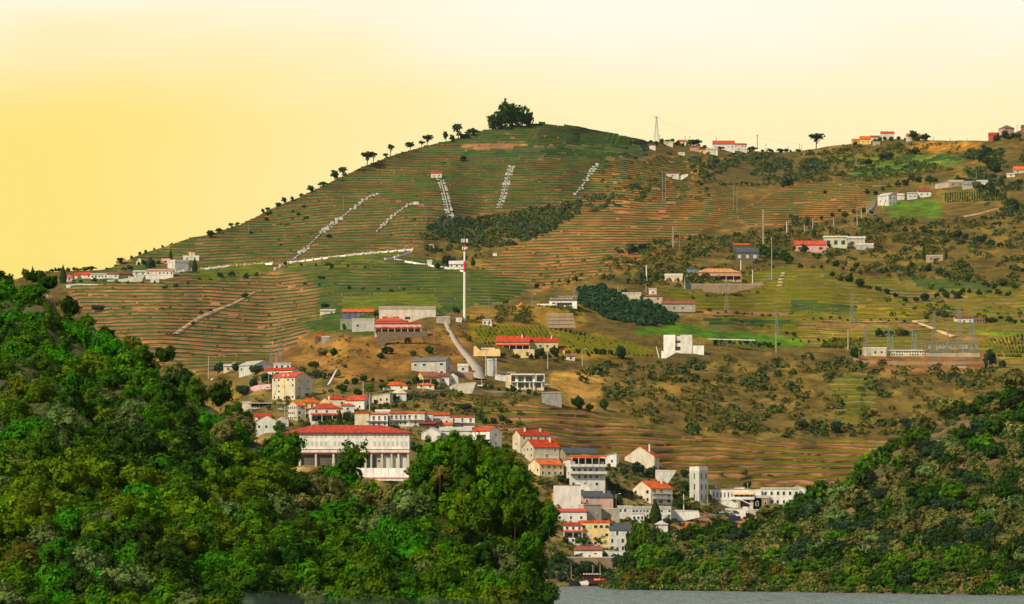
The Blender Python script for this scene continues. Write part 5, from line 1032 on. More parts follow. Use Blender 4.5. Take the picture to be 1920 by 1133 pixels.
# riverside: quay, boat, fence, umbrellas
r_, k, D = rootat('quay', 'low pale stone quay behind the boat bow', 'quay', 1034, 1098, 1652); MB().box(0, 30*k, 0, 5, -3, 7*k).build('wall', M['lconc'], r_); MB().box(-.3, 30*k+.3, -.3, 5, 7*k, 8*k).build('coping', M['conc'], r_)
for i, x in enumerate((1038, 1043, 1049, 1055)):
    r_, k, D = rootat('folded_umbrella', f'dark red closed umbrella on the quay, {("first","second","third","fourth")[i]} from the left', 'umbrella', x, 1091, 1654); r_['group'] = 'closed umbrellas on the quay'
    MB().bar((0,0,0),(0,0,2.2*1),.06,.06,5).build('pole', M['wood'], r_); MB().bar((0,0,.9),(0,0,2.6),.45,.1,7).build('canopy', M['red'], r_)
D = 1636; a, b, c = P(1067, 1099.5, D); k = D/F; root = empty('river_boat', (float(a), D, 0), 0, 'dark maroon wooden river boat with a two deck cabin and three pale masts', 'boat')
def hullpts():
    V_ = []; n = 16
    for i in range(n+1):
        t_ = i/n; x = t_*69*k; w = 2.3*math.sin(math.pi*min(1, .12+t_*.75))**.6; top_ = (1.0+2.6*(1-t_)**5+1.0*max(0, t_-.7)**1.2*2)*1.0
        V_ += [(x, -w, top_), (x, -w*.55, -.6), (x, w*.55, -.6), (x, w, top_)]
    F_ = [(4*i+j, 4*i+4+j, 4*i+5+j, 4*i+1+j) for i in range(n) for j in range(3)] + [(4*i+3, 4*i+7, 4*i+4, 4*i) for i in range(n)]
    return V_, F_+[(0, 1, 2, 3), (67, 66, 65, 64)]
v_, f_ = hullpts(); v_ = [(-(x-34*k)+34*k if False else x, y, z) for x, y, z in v_]
hm = bpy.data.meshes.new('hull'); hm.from_pydata(v_, [], f_); hm.materials.append(pmat('tarred_hull', (.02, .015, .02), .5, .3)); ho = link(bpy.data.objects.new('hull', hm)); ho.parent = root
cb = MB(); cb.box(26*k, 64*k, -1.7, 1.7, 1.0, 9.5*k).box(21*k, 67*k, -1.9, 1.9, 9.5*k+.003, 10.2*k); cb.build('lower_cabin', M['maroon'], root); MB().box(30*k, 56*k, -.9, 1.3, 12.5*k+.003, 21.5*k-.003).build('inner_cabin', M['dark'], root)
MB().box(26*k, 60*k, -1.6, 1.6, 21.5*k, 22.3*k).build('upper_deck_roof', M['lconc'], root)
MB().box(27*k, 60*k, -1.5, 1.5, 10.2*k+.003, 12.5*k).build('upper_deck_side', M['maroon'], root)
for i in range(8): part('deck_post', root, M['maroon'], (27.5*k+i*4.5*k, -1.4, 10*k), (.16, .16, 11.5*k))
for i in range(6): part('cabin_window', root, M['glass'], (30*k+i*6*k, -1.7, 5*k), (3.4*k, .06, 2.6*k))
MB().box(46*k, 58*k, -1.95, -1.75, 10.5*k, 14*k).build('red_board', M['orange'], root); strokes(root, 49*k, -2.0, 11.6*k, 1.6*k, 7*k, M['white'], 6, 4)
MB().box(58.5*k, 66*k, -1.9, -1.75, 11*k, 14*k).build('red_flag', M['red'], root)
for x, y0, y1 in ((1071, 1062, 1090), (1111.5, 1060, 1078), (1125, 1057, 1080)): MB().bar(((x-1067)*k, 0, .5), ((x-1067)*k, 0, (1099-y0)*k), .9*k*.5, .35*k, 6).build('mast', M['lconc'], root)
for i in range(6): MB().bar(((28+i*5)*k, 0, 22.3*k), ((28+i*5)*k, 0, 23.8*k), .3, .5, 6).build('deck_bundle', M['white'], root)
rb = empty('dinghy', (float(a)+24*k, D-4, 0), 0, 'small white skiff with red stripe moored beside the river boat', 'boat'); MB().prism([(-5*k,1.7),(0,.0),(11*k,0),(13*k,1.6),(9*k,2.4)],-.7,.7).build('hull', M['white'], rb); MB().prism([(0,0),(11*k,0),(12*k,.5),(-1*k,.5)],-.75,.75).build('stripe', M['red'], rb)
# thing close to the lens: the boat's own rail, far out of focus
rl = empty('boat_handrail', (0, 6, CAMH-.04), 0, 'blurred grey green handrail close to the camera at the bottom edge', 'handrail')
def nearp(x, y, D): p_ = P(x, y, D); return np.array([float(p_[0]), float(p_[1])-6, float(p_[2])-(CAMH-.04)])
MB().bar(nearp(560, 1129, 6), nearp(1100, 1145, 6.6), .004, .004, 8).build('rail', M['rail'], rl); MB().bar(nearp(465, 1128, 5.9), nearp(560, 1130, 6), .006, .006, 8).build('rail_joint', M['rail'], rl)
# red bush, dead tree
r_, k, D = rootat('dead_tree', 'bare pale dead tree rising from the right bank trees', 'tree', 1622, 1060, RB(1622, 1060)-4); tb = MB()
rs_ = random.Random(5)
def br(p_, d_, L_, r0, lv):
    q = (p_[0]+d_[0]*L_, p_[1]+d_[1]*L_, p_[2]+d_[2]*L_); tb.bar(p_, q, r0, r0*.55, 5)
    if lv:
        for _ in range(3): e = (d_[0]+rs_.uniform(-.6,.6), d_[1]+rs_.uniform(-.5,.5), d_[2]+rs_.uniform(-.2,.3)); n_ = math.sqrt(sum(x*x for x in e)); br(q, tuple(x/n_ for x in e), L_*.65, r0*.55, lv-1)
br((0,0,-1),(0,0,1),20*k,.16,3); tb.build('branches', M['pole'], r_)
# ------------------------------------------------------------------ foliage prototypes
def crown_mesh(name, seed, mat, nl=11, ns=8, nleaf=34, leaf=.11, flat=.8, up=.35, droop=0, gap=0.0, core=1.0):
    """unit crown (radius about 1, centre at origin): lobes > clumps > leaf faces"""
    rs = np.random.RandomState(seed); V = []; 
    lob = rs.normal(size=(nl, 3)); lob /= np.linalg.norm(lob, axis=1)[:, None]; lob *= (rs.rand(nl, 1)**.5)*.62; lob[:, 2] = lob[:, 2]*flat
    lob[0] = (0, 0, .1); lr = .34+.2*rs.rand(nl)
    cs = []; 
    for i in range(nl):
        d = rs.normal(size=(ns, 3)); d[:, 2] += up; d /= np.linalg.norm(d, axis=1)[:, None]
        c = lob[i]+d*lr[i]*(.75+.3*rs.rand(ns, 1)); cs.append(np.concatenate([c, d], 1))
    cs = np.concatenate(cs); cs = cs[rs.rand(len(cs)) > gap]
    n = len(cs)*nleaf; c = np.repeat(cs, nleaf, 0)
    o = rs.normal(size=(n, 3)); o /= np.linalg.norm(o, axis=1)[:, None]; rr = .17*(rs.rand(n, 1)**.6)
    off = o*rr*1.15; off[:, 2] -= droop*rs.rand(n)*.3
    p = c[:, :3]+off
    nr = c[:, 3:]*.9+o*.9+rs.normal(size=(n, 3))*.55; nr /= np.linalg.norm(nr, axis=1)[:, None]
    a = np.cross(nr, rs.normal(size=(n, 3))); a /= np.linalg.norm(a, axis=1)[:, None]; b = np.cross(nr, a)
    s = leaf*(.55+.9*rs.rand(n, 1)); l = s*(1+.6*rs.rand(n, 1))
    vs = np.stack([p-a*l, p+b*s*.6, p+a*l, p-b*s*.6], 1).reshape(-1, 3)
    f = np.arange(n*4).reshape(-1, 4)
    # dark inner mass so that the crown is not see-through
    m = max(1, int(nl*40*core)); li = rs.randint(nl, size=m); d = rs.normal(size=(m, 3)); d /= np.linalg.norm(d, axis=1)[:, None]
    pc = lob[li]+d*lr[li][:, None]*.62; a = np.cross(d, rs.normal(size=(m, 3))); a /= np.linalg.norm(a, axis=1)[:, None]; b = np.cross(d, a); s = .17*(1-.5*gap)
    v2 = np.stack([pc-a*s, pc+b*s, pc+a*s, pc-b*s], 1).reshape(-1, 3); f2 = np.arange(m*4).reshape(-1, 4)+len(vs)
    return npmesh(name, np.concatenate([vs, v2]), np.concatenate([f, f2]), mat)
LM = dict(
 green=leafmat('green_leaves', (.045, .125, .008), (.10, .20, .012), .35),
 bright=leafmat('bright_green_leaves', (.04, .17, .014), (.08, .23, .022), .35),
 yellow=leafmat('yellow_green_leaves', (.095, .185, .010), (.165, .23, .015), .38),
 dark=leafmat('dark_green_leaves', (.020, .055, .008), (.04, .08, .012)),
 grey=leafmat('grey_green_leaves', (.10, .155, .055), (.165, .215, .085)),
 olive=leafmat('olive_leaves', (.12, .13, .045), (.19, .185, .065)),
 brown=leafmat('brownish_leaves', (.09, .095, .02), (.15, .125, .03)),
 bluish=leafmat('deep_green_leaves', (.022, .05, .022), (.04, .075, .035)))
NEAR = {k: [crown_mesh('crown', 10*i+s, LM[k], nleaf=40, leaf=.062, up=.45, droop=.5 if k in ('grey', 'bright') else 0) for s in range(3)] for i, k in enumerate(('green', 'bright', 'yellow', 'dark', 'grey', 'olive', 'brown'))}
MID = {k: [crown_mesh('crown', 200+10*i+s, LM[k], 10, 8, 20, .092, up=.55) for s in range(3)] for i, k in enumerate(('green', 'yellow', 'dark', 'grey', 'olive', 'brown', 'bluish'))}
FARM = {k: [crown_mesh('foliage', 400+10*i+s, LM[k], 6, 5, 6, .2, up=.4) for s in range(3)] for i, k in enumerate(('green', 'yellow', 'dark', 'olive', 'brown', 'bluish'))}
AIRY = crown_mesh('crown', 901, LM['green'], 12, 6, 30, .06, flat=1.2, gap=.35, core=.15)
PINES = [crown_mesh('crown', 902+i, LM['dark'], 7+i, 6, 12, .12, flat=.4+.12*i, gap=.3, core=.3) for i in range(4)]; SKYC = [crown_mesh('crown', 912+i, LM['dark'], 8, 6, 12, .12, flat=1, gap=.25, core=.3) for i in range(5)]
def trunk_mesh(seed, h=1.0, r=.06, limbs=5, top=.8):
    rs = random.Random(seed); mb = MB(); p = np.array([0, 0, -1.0*h]); q = p.copy()
    k = 4; r0 = r
    for i in range(k):
        q = p + np.array([rs.uniform(-.05, .05), rs.uniform(-.05, .05), top*h/k]); r1 = r0*.82; mb.bar(p, q, r0, r1, 6)
        if i >= 1:
            for _ in range(limbs//2):
                a = rs.uniform(0, 6.28); e = q + np.array([math.cos(a)*.45, math.sin(a)*.45, rs.uniform(.2, .5)]); mb.bar(q, e, r1*.6, r1*.2, 5)
        p, r0 = q, r1
    return mb.mesh('trunk', M['bark'])
TRK = [trunk_mesh(i) for i in range(4)]
rnd = random.Random(77)
def tree(name, loc, r, crown, label, cat='tree', group=None, hgt=None, sx=1, sy=None, sz=1, trunk=True, tk=None, tw=.6):
    """loc = centre of crown; hgt = distance from crown centre to the ground"""
    hgt = hgt if hgt is not None else r*1.2
    root = empty(name, (loc[0], loc[1], loc[2]-hgt), 0, label, cat, group)
    c = link(bpy.data.objects.new('crown', crown)); c.parent = root; c.location = (0, 0, hgt); c.scale = (r*sx, r*(sy or sx), r*sz); c.rotation_euler = (0, 0, rnd.uniform(0, 6.28) if sx == 1 else 0)
    if trunk:
        k = link(bpy.data.objects.new('trunk', tk or rnd.choice(TRK))); k.parent = root; k.location = (0, 0, hgt); w = tw*max(r, 1.5); k.scale = (w, w, hgt+.6)
    return root
def ordinal(n): 
    w = ['first', 'second', 'third', 'fourth', 'fifth', 'sixth', 'seventh', 'eighth', 'ninth', 'tenth', 'eleventh', 'twelfth', 'thirteenth', 'fourteenth', 'fifteenth', 'sixteenth', 'seventeenth', 'eighteenth', 'nineteenth', 'twentieth']
    if n < 20: return w[n]
    t, u = divmod(n+1, 10); tens = {2: 'twenty', 3: 'thirty', 4: 'forty', 5: 'fifty', 6: 'sixty'}[t]
    return tens[:-1]+'ieth' if u == 0 else tens+'-'+w[u-1]
DESC = dict(green='mid green', bright='bright feathery green', yellow='yellow green', dark='dark green', grey='silvery grey green', olive='dull olive', brown='brownish', bluish='deep green')
def scatter(region, dx, dy, rfun, species, where, seed, rows=None, placed=None):
    """jittered grid of crowns in a pixel region -> list of (px, py, r_px, species)"""
    rs = random.Random(seed); out = []
    x0, x1, y0, y1 = region; y = y0; row = 0
    while y < y1:
        x = x0 + (row % 2)*dx/2
        while x < x1:
            px = x+rs.uniform(-.38, .38)*dx; py = y+rs.uniform(-.38, .38)*dy
            if where(px, py): out.append((px, py, rfun(px, py)*rs.uniform(.75, 1.3), species(px, py, rs)))
            x += dx
        y += dy; row += 1
    return out
# --- left bank
PATCH = [(0,120,550,640,'bright'),(100,220,600,700,'bright'),(205,260,630,720,'green'),(60,130,500,560,'dark'),(280,345,650,740,'olive'),(200,300,690,760,'green'),(110,215,735,850,'grey'),(330,420,700,830,'dark'),(380,480,790,860,'olive'),
 (0,100,640,740,'green'),(200,420,830,910,'dark'),(0,330,850,1020,'yellow'),(380,520,870,960,'yellow'),(560,760,885,960,'olive'),(520,640,930,1000,'grey'),(700,800,930,1010,'grey'),(0,70,1040,1140,'brown'),(700,900,1010,1110,'bright'),
 (900,990,1000,1110,'grey'),(840,960,960,1010,'brown'),(440,700,960,1110,'green'),(420,520,1000,1140,'yellow'),(100,400,1040,1140,'dark')]
def spL(px, py, rs):
    if rs.random() < .62:
        for a, b_, c, d, s in PATCH:
            if a < px < b_ and c < py < d: return s
    return rs.choice(['green', 'green', 'dark', 'yellow', 'yellow', 'bright', 'dark', 'grey', 'green', 'bright'])
def okL(px, py):
    if px > 1040-max(0, py-1030)*.35: return False
    for bx, by, rr in ((28,548,20),(240,675,15),(400,770,20),(488,835,20),(566,874,22),(625,875,14),(715,885,16)):
        if abs(px-bx) < rr*1.2 and abs(py-by) < rr: return False
    return py > LB.ridge(px)-4
lt = scatter((-30, 1045, 545, 1180), 40, 29, lambda x, y: 31+12*max(0, min(1, (y-600)/400)), spL, okL, 5)
def group_rows(lst, xs, step, y0):
    d = {}
    for q in lst: d.setdefault((int((q[1]-y0)//step)), []).append(q)
    return d
gr = group_rows(lt, 0, 48, 540); rows = sorted(gr)
for ri, r in enumerate(rows):
    bysp = {}
    for q in sorted(gr[r]): bysp.setdefault(q[3], []).append(q)
    for s, L in bysp.items():
        for i, (px, py, rp, sp) in enumerate(L):
            d = LB(px, py); x, y, z = P(px, py, d); rm = rp*d/F; z = max(float(z), rm*.55)
            lab = f"{DESC[sp]} tree, {ordinal(i)} such from the left, {ordinal(ri)} row down the left bank"
            tree('bank_tree', (float(x), d, z+rm*.25), rm, rnd.choice(NEAR[sp]), lab, 'tree', 'trees crowding the near left bank', rm*1.1, sz=rnd.uniform(.8, 1.1))
def nt_(name, px, py, rp, sp, lab, cat='tree', kind=None, sx=1, sz=1, crown=None, dd=0, hg=None, grp=None, tw=.6):
    d = LB(min(px, 1030), max(py, LB.ridge(min(px, 1030))))+dd; x, y, z = P(px, py, d); rm = rp*d/F
    return tree(name, (float(x), d, float(z)), rm, crown or NEAR[sp][0], lab, cat, grp, hg*d/F if hg else rm*1.1, sx=sx, sz=sz, tw=tw)
nt_('small_tree', 15, 528, 16, 'dark', 'small round dark tree standing alone at the top left on dry grass', hg=30)
nt_('broad_bush', 62, 522, 24, 'dark', 'broad dark bush on the left bank crest, behind the lone round tree', 'bush', sz=.7)
nt_('broad_bush', 92, 532, 28, 'dark', 'dark spreading bush at the right end of the crest of the left bank', 'bush', sz=.75)
nt_('slender_tree', 48, 512, 9, 'olive', 'slim sprig of a tree poking above the crest bush', sz=1.3)
nt_('rounded_tree', 308, 668, 26, 'dark', 'dark round topped tree on the left bank silhouette below the brown terraces', sz=.9, hg=40)
nt_('rounded_tree', 325, 700, 34, 'olive', 'olive grey tree with soft crown just under the dark round topped one', sz=.8)
nt_('rounded_tree', 245, 645, 22, 'brown', 'brownish bush beside the small stone ruin on the left bank', 'bush')
for i, (px, py, rp, sp, lab) in enumerate([(290,695,22,'green','green bush left under the dark round topped tree'),(345,712,24,'dark','dark bush right under the dark round topped tree'),(376,742,24,'olive','olive bush on the bank edge above the rock outcrop'),(436,775,24,'dark','dark bush on the bank edge right of the rock outcrop'),(200,628,22,'dark','dark bush on the bank edge left of the ruin'),(270,672,20,'brown','brown green bush right of the stone ruin'),(165,608,24,'green','green bush at the foot of the thin bank pole'),(130,575,28,'dark','dark bush closing the right end of the crest'),(460,800,22,'green','green bush low on the bank edge by the white gabled houses')]):
    nt_('edge_bush', px, py, rp, sp, lab, 'bush', crown=NEAR[sp][i % 3])
nt_('dark_tree', 415, 745, 30, 'dark', 'tall dark tree over the ochre rock face of the left bank', sz=1.2)
nt_('dark_tree', 360, 735, 26, 'dark', 'dark shrub left of the tree over the ochre rock face', 'bush', sz=.9)
nt_('gnarled_tree', 452, 790, 24, 'dark', 'dark gnarled tree leaning out beyond the rock face toward the white houses', sz=1.1)
nt_('dark_tree', 515, 850, 32, 'dark', 'dense dark tree in front of the left end of the long red roofed school', sz=1.2)
nt_('dark_tree', 545, 905, 30, 'dark', 'dark tree below the straw mound')
# broad walnut group that hides the right end of the school
BIG = [(800,865,44,'green'),(850,858,50,'green'),(905,862,46,'green'),(950,885,48,'green'),(830,915,50,'green'),(895,925,55,'dark'),(975,930,48,'green'),(1005,965,42,'dark'),(990,1010,46,'dark'),(1020,1000,30,'dark'),(1002,1052,32,'dark'),(960,975,44,'yellow'),(840,890,30,'brown'),(982,1090,36,'green'),(930,960,40,'yellow'),(780,890,30,'green'),(875,890,46,'green'),(925,905,50,'green'),(965,905,40,'green'),(870,850,34,'green'),(825,850,32,'green'),(990,1030,42,'green'),(985,965,50,'green'),(900,960,44,'green'),(1030,965,24,'green'),(860,960,44,'yellow')]
for i, (px, py, rp, sp) in enumerate(BIG):
    nt_('walnut_tree', px, py, rp, sp, f"{DESC[sp]} broadleaf tree, {ordinal(sorted(BIG).index(BIG[i]))} from the left in the tall clump on the point", sx=1.0, sz=1.15, crown=NEAR[sp][i % 3], tw=.3, dd=-12-i*.8, hg=max(rp*.9, LB.ridge(px)-py+rp*.3), grp='tall trees at the point of the left bank')
nt_('airy_tree', 655, 868, 42, 'green', 'open airy tree with gaps in its crown in front of the school', crown=AIRY, sz=1.15, hg=80)
nt_('round_bush', 640, 888, 34, 'green', 'rounded green tree at the foot of the airy tree', 'tree', sz=.8)
nt_('round_bush', 605, 893, 28, 'green', 'rounded green bush right of the straw mound', 'bush', sz=.8)
for i, (px, py, rp, sp) in enumerate([(700,928,32,'green'),(735,932,30,'olive'),(765,925,30,'green'),(672,925,30,'yellow'),(790,940,34,'green'),(620,915,30,'olive'),(585,918,28,'olive')]):
    nt_('forecourt_tree', px, py, rp, sp, f"{DESC[sp]} treetop below the school's white wall, {ordinal(sorted([700,735,765,672,790,620,585]).index(px))} from the left", dd=-6, hg=rp*1.4, grp='treetops below the school wall')
# --- right bank
def spR(px, py, rs):
    if py > RB.bot(px)-75 and rs.random() < .65: return rs.choice(['green', 'yellow', 'green', 'dark', 'brown'])
    return rs.choice(['grey', 'olive', 'olive', 'dark', 'green', 'green', 'dark', 'olive', 'bluish', 'bluish'])
def okR(px, py):
    if px < 1160: return False
    for bx, by, ax, ay in ((1795,812,46,14),(1742,836,26,10),(1850,864,12,14),(1440,1033,24,10),(1900,1010,26,12),(1785,985,24,9),(1690,858,18,8),(1872,838,20,8),(1650,895,16,7),(1590,962,14,10),(1905,775,20,8)):
        if abs(px-bx) < ax and abs(py-by) < ay: return False
    return RB.ridge(px)-2 < py < RB.bot(px)-4
rt = scatter((1130, 1945, 700, 1118), 32, 20, lambda x, y: 23+5*max(0, min(1, (x-1200)/500)), spR, okR, 9)
gr = group_rows(rt, 0, 34, 690); rows = sorted(gr)
for ri, r in enumerate(rows):
    bysp = {}
    for q in sorted(gr[r]): bysp.setdefault(q[3], []).append(q)
    for s, L in bysp.items():
        for i, (px, py, rp, sp) in enumerate(L):
            d = RB(px, py); x, y, z = P(px, py, d); rm = rp*d/F; z = max(float(z), rm*.4)
            nm = {'grey': 'olive_tree', 'olive': 'olive_tree'}.get(sp, 'oak_tree')
            tree(nm, (float(x), d-1, z+rm*.3), rm, rnd.choice(MID[sp]), f"{DESC[sp]} tree, {ordinal(i)} such from the left, {ordinal(ri)} row down the right bank", 'tree', 'trees covering the right bank', rm*.9, sz=rnd.uniform(.7, 1))
POP = [(1184,1030,18,1.7,'dark'),(1196,1012,20,2.0,'green'),(1212,1006,18,2.1,'green'),(1230,1014,18,1.7,'bluish'),(1248,1018,20,1.3,'green'),(1272,1016,19,1.2,'olive'),(1300,1006,21,1.2,'green'),(1328,1004,21,1.1,'dark'),(1352,1012,20,1.0,'olive'),(1381,1010,20,1.0,'dark'),(1408,990,20,1.15,'bluish'),(1432,974,20,1.1,'olive'),(1457,960,20,1.1,'grey'),(1172,1062,16,1.4,'dark'),(1205,1045,24,1.3,'green'),(1245,1045,24,1.1,'yellow'),(1285,1035,24,1.1,'olive')]
for i, (px, py, rp, sz, sp) in enumerate(POP):
    d = RB(px, max(py, RB.ridge(px)))+(3 if i < 13 else -6); x, y, z = P(px, py, d); rm = rp*d/F
    tree('poplar_tree', (float(x), d, float(z)), rm, MID[sp][i % 3], f"tall {DESC[sp]} tree at the left tip of the right bank, {ordinal(sorted(q[0] for q in POP).index(px))} from left", 'tree', 'tall trees at the left end of the right bank', float(z)+.5 if i < 9 else rm*1.8, sz=sz)
print('trees', len(lt), len(rt))

# --- trees and bushes on the far hillside, individually placed: (px of centre, py of foot, radius px x, height px, species, label)
def hb(name, px, py, rx, h, sp, lab, cat='bush', crown=None, grp=None, trunk=False, lift=0.0):
    py0 = min(max(py, skyrow(px)+1), 1103); d = Dm(px, py0); x, y, z = P(px, py0, d); k = d/F
    if trunk:
        root = empty(name, (float(x), d, float(z)), 0, lab, cat, grp)
        c = link(bpy.data.objects.new('crown', crown or rnd.choice(MID[sp]))); c.parent = root; ch = h*(1-lift); c.location = (0, 0, (h-ch/2)*k); c.scale = (rx*k*1.15, rx*k*1.15, ch*.5*k*1.2)
        mb = MB(); mb.bar((0, 0, -1), (rx*k*.06, 0, h*k*.55), .07*h*k*.5, .03*h*k, 6)
        for a in range(4): mb.bar((rx*k*.06*(.5+.1*a), 0, h*k*(.3+.07*a)), (rx*k*.5*math.cos(a*1.9), rx*k*.4*math.sin(a*1.9), h*k*(.62+.05*a)), .025*h*k, .01*h*k, 5)
        mb.build('trunk', M['bark'], root)
        return root
    o = link(bpy.data.objects.new(name, crown or rnd.choice(FARM[sp] if rx < 9 else MID[sp]))); o.location = (float(x), d, float(z)+h*.42*k); o.scale = (rx*k, rx*k, h*.55*k); o.rotation_euler = (0, 0, rnd.uniform(0, 6))
    return tag(o, lab, cat, grp)
def cyp(px, py0, py1, w, lab, sp='dark', off=0):
    """cypress from foot py1 up to py0"""
    d = Dm(px, min(py1, 1100))+off; x, y, z = P(px, py1, d); k = d/F; h = (py1-py0)*k; r = w*k/2
    rs = np.random.RandomState(int(px)); n = 700; t_ = rs.rand(n); a = rs.rand(n)*6.283; rad = 1.45*r*np.sin(np.pi*np.clip(t_*.93+.07, 0, 1)**.62)*(.8+.3*rs.rand(n))
    p = np.stack([rad*np.cos(a), rad*np.sin(a), t_*h], 1); s = r*.42
    nn_ = np.stack([np.cos(a), np.sin(a), .4+0*a], 1)+rs.normal(size=(n, 3))*.3; u = np.cross(nn_, (0, 0, 1.)); u /= np.linalg.norm(u, axis=1)[:, None]; v_ = np.stack([0*a, 0*a, 1+0*a], 1)
    vs = np.stack([p-u*s*.6, p-v_*s, p+u*s*.6, p+v_*s*1.4], 1).reshape(-1, 3)
    root = empty('cypress_tree', (float(x), d, float(z)), 0, lab, 'cypress')
    c = link(bpy.data.objects.new('crown', npmesh('crown', vs, np.arange(n*4).reshape(-1, 4), LM[sp]))); c.parent = root
    MB().bar((0, 0, -1), (0, 0, h*.8), r*.45, r*.1, 6).build('trunk', M['bark'], root)
cyp(118,498,532,9,'plump cypress on the far left skyline beside the red pyramid roof')
cyp(320,465,490,4.5,'thin dark cypress between the pink roofed house and the tower of the hill estate')
cyp(365,483,512,7,'cypress at the left end of the long white wall')
cyp(61,500,525,6,'small cypress tip behind the bushes of the left crest')
cyp(559,812,862,8,'slim cypress in front of the left bay of the school', 'dark', -32)
cyp(683,778,797,6,'narrow cypress in front of the cream gable of the terrace row')
cyp(637,768,796,7,'cypress at the right corner of the white hip roofed house')
cyp(1229,940,982,15,'tall dark conifer above the river between two white buildings')
cyp(1732,458,487,5,'slender cypress left of the small stone ruin')
cyp(1774,466,486,4,'slender cypress right of the small stone ruin')
cyp(1208,508,532,6,'left cypress of the pair beside the white milestone post','bluish')
cyp(1231,508,530,6,'right cypress of the pair beside the white milestone post','bluish')
cyp(1526,425,446,6,'cypress behind the red roofed pink house')
# skyline trees on the big hill
SKT = [(688,311,13,26,'stone pine with several trunks, leftmost of the pines on the left skyline',.45),(700,306,7,20,'small pine leaning against the leftmost skyline pine',.5),(732,292,7,22,'lone slim pine between the two skyline pine groups',.45),(724,294,5,8,'low bush at the foot of the lone slim pine',.1),
 (769,281,9,16,'round pine right of the lone slim pine',.35),(790,274,7,12,'small left half of the umbrella pine pair',.4),(801,272,11,20,'umbrella shaped pine at the centre of the left skyline',.4),(836,265,5,20,'narrow upright tree left of the rounded skyline oak',.15),(859,262,9,26,'rounded oak, tallest before the summit grove',.25),(848,266,6,12,'bush in the gap left of the rounded skyline oak',.1),
 (885,254,11,14,'low bushy tree between the oak and the summit grove',.1),(872,260,8,10,'low bush sloping down from the summit grove',.1),(628,336,9,16,'dark bushy tree, left of the pair at the skyline bend',.1),(644,330,8,15,'dark bushy tree, right of the pair at the skyline bend',.1),(605,348,8,9,'dark bush on the skyline left of the bend',.1),(583,360,8,11,'dark bush on the skyline above the left white stairway',.1),
 (565,369,4,7,'small round tree on the lower skyline, uphill of the pair',.2),(533,382,6,11,'round tree on the lower skyline, left of the small uphill one',.2),(522,388,5,9,'round tree on the lower skyline touching a bigger one',.2),(548,377,4,8,'little tree between two round skyline trees',.2),(502,396,4,8,'small tree at the lower skyline above bare terraces',.2),(493,400,4,8,'small tree next to the one above bare terraces',.2),
 (445,424,4,8,'small tree left of the thin pole on the skyline',.2),(434,428,5,9,'small tree on the slope just below the thin pole',.2),(410,436,6,9,'low tree right of the dark skyline clump',.1),(396,446,8,15,'dark clump tree on the low skyline above the brown bank',.1),(226,487,7,12,'flat topped tree above the bare mound by the estate',.4),(170,503,9,9,'distant hedge like tree by the far left skyline',.1),
 (1530,278,16,28,'umbrella pine standing alone on the right skyline',.5),(1713,262,10,15,'dark tree beside the right hand red roofed skyline house',.1),(1735,264,8,14,'pointed dark tree right of the skyline houses',.1),(1306,270,13,13,'wide dark tree left of the long red roofed skyline house',.25),(1252,268,5,7,'small round tree right of the lattice mast',.1),(1220,268,4,6,'small round tree left of the lattice mast',.1),
 (1352,268,6,6,'low bush before the long skyline house',.1),(1410,284,9,10,'bush right of the white end of the skyline house',.1),(1443,285,6,6,'flat bush in the saddle, left one',.2),(1463,286,8,7,'flat bush in the saddle, right one',.2),(1495,284,4,5,'tiny tree left of the umbrella pine',.3),(1240,266,4,5,'tiny tree at the foot of the lattice mast',.1)]
for px, py, rx, h, lab, lf in SKT:
    hb('skyline_pine' if 'pine' in lab else 'skyline_tree', px, py+1, rx*1.25, h*1.15, 'dark', lab, 'tree', PINES[(px//7) % 4] if 'pine' in lab and lf > .3 else SKYC[px % 5], 'trees along the skyline', True, lf)
GROVE = [(958,237,17,46,0),(938,239,16,41,1),(979,236,14,42,2),(925,242,12,30,0),(993,235,9,27,1),(947,240,14,42,2),(969,238,15,45,0),(986,236,11,20,1),(932,241,12,18,1)]
for i, (px, py, rx, h, s) in enumerate(sorted(GROVE)):
    hb('eucalyptus_tree', px, py+2, rx*1.2, h*1.05, 'dark', f"dark open crowned eucalyptus, {ordinal(i)} from the left in the grove on the summit", 'tree', crown_mesh('crown', 950+i, LM['dark'], 9, 7, 13, .10, flat=1.1, gap=.35, core=.12), 'eucalyptus grove on the summit', True, .02)
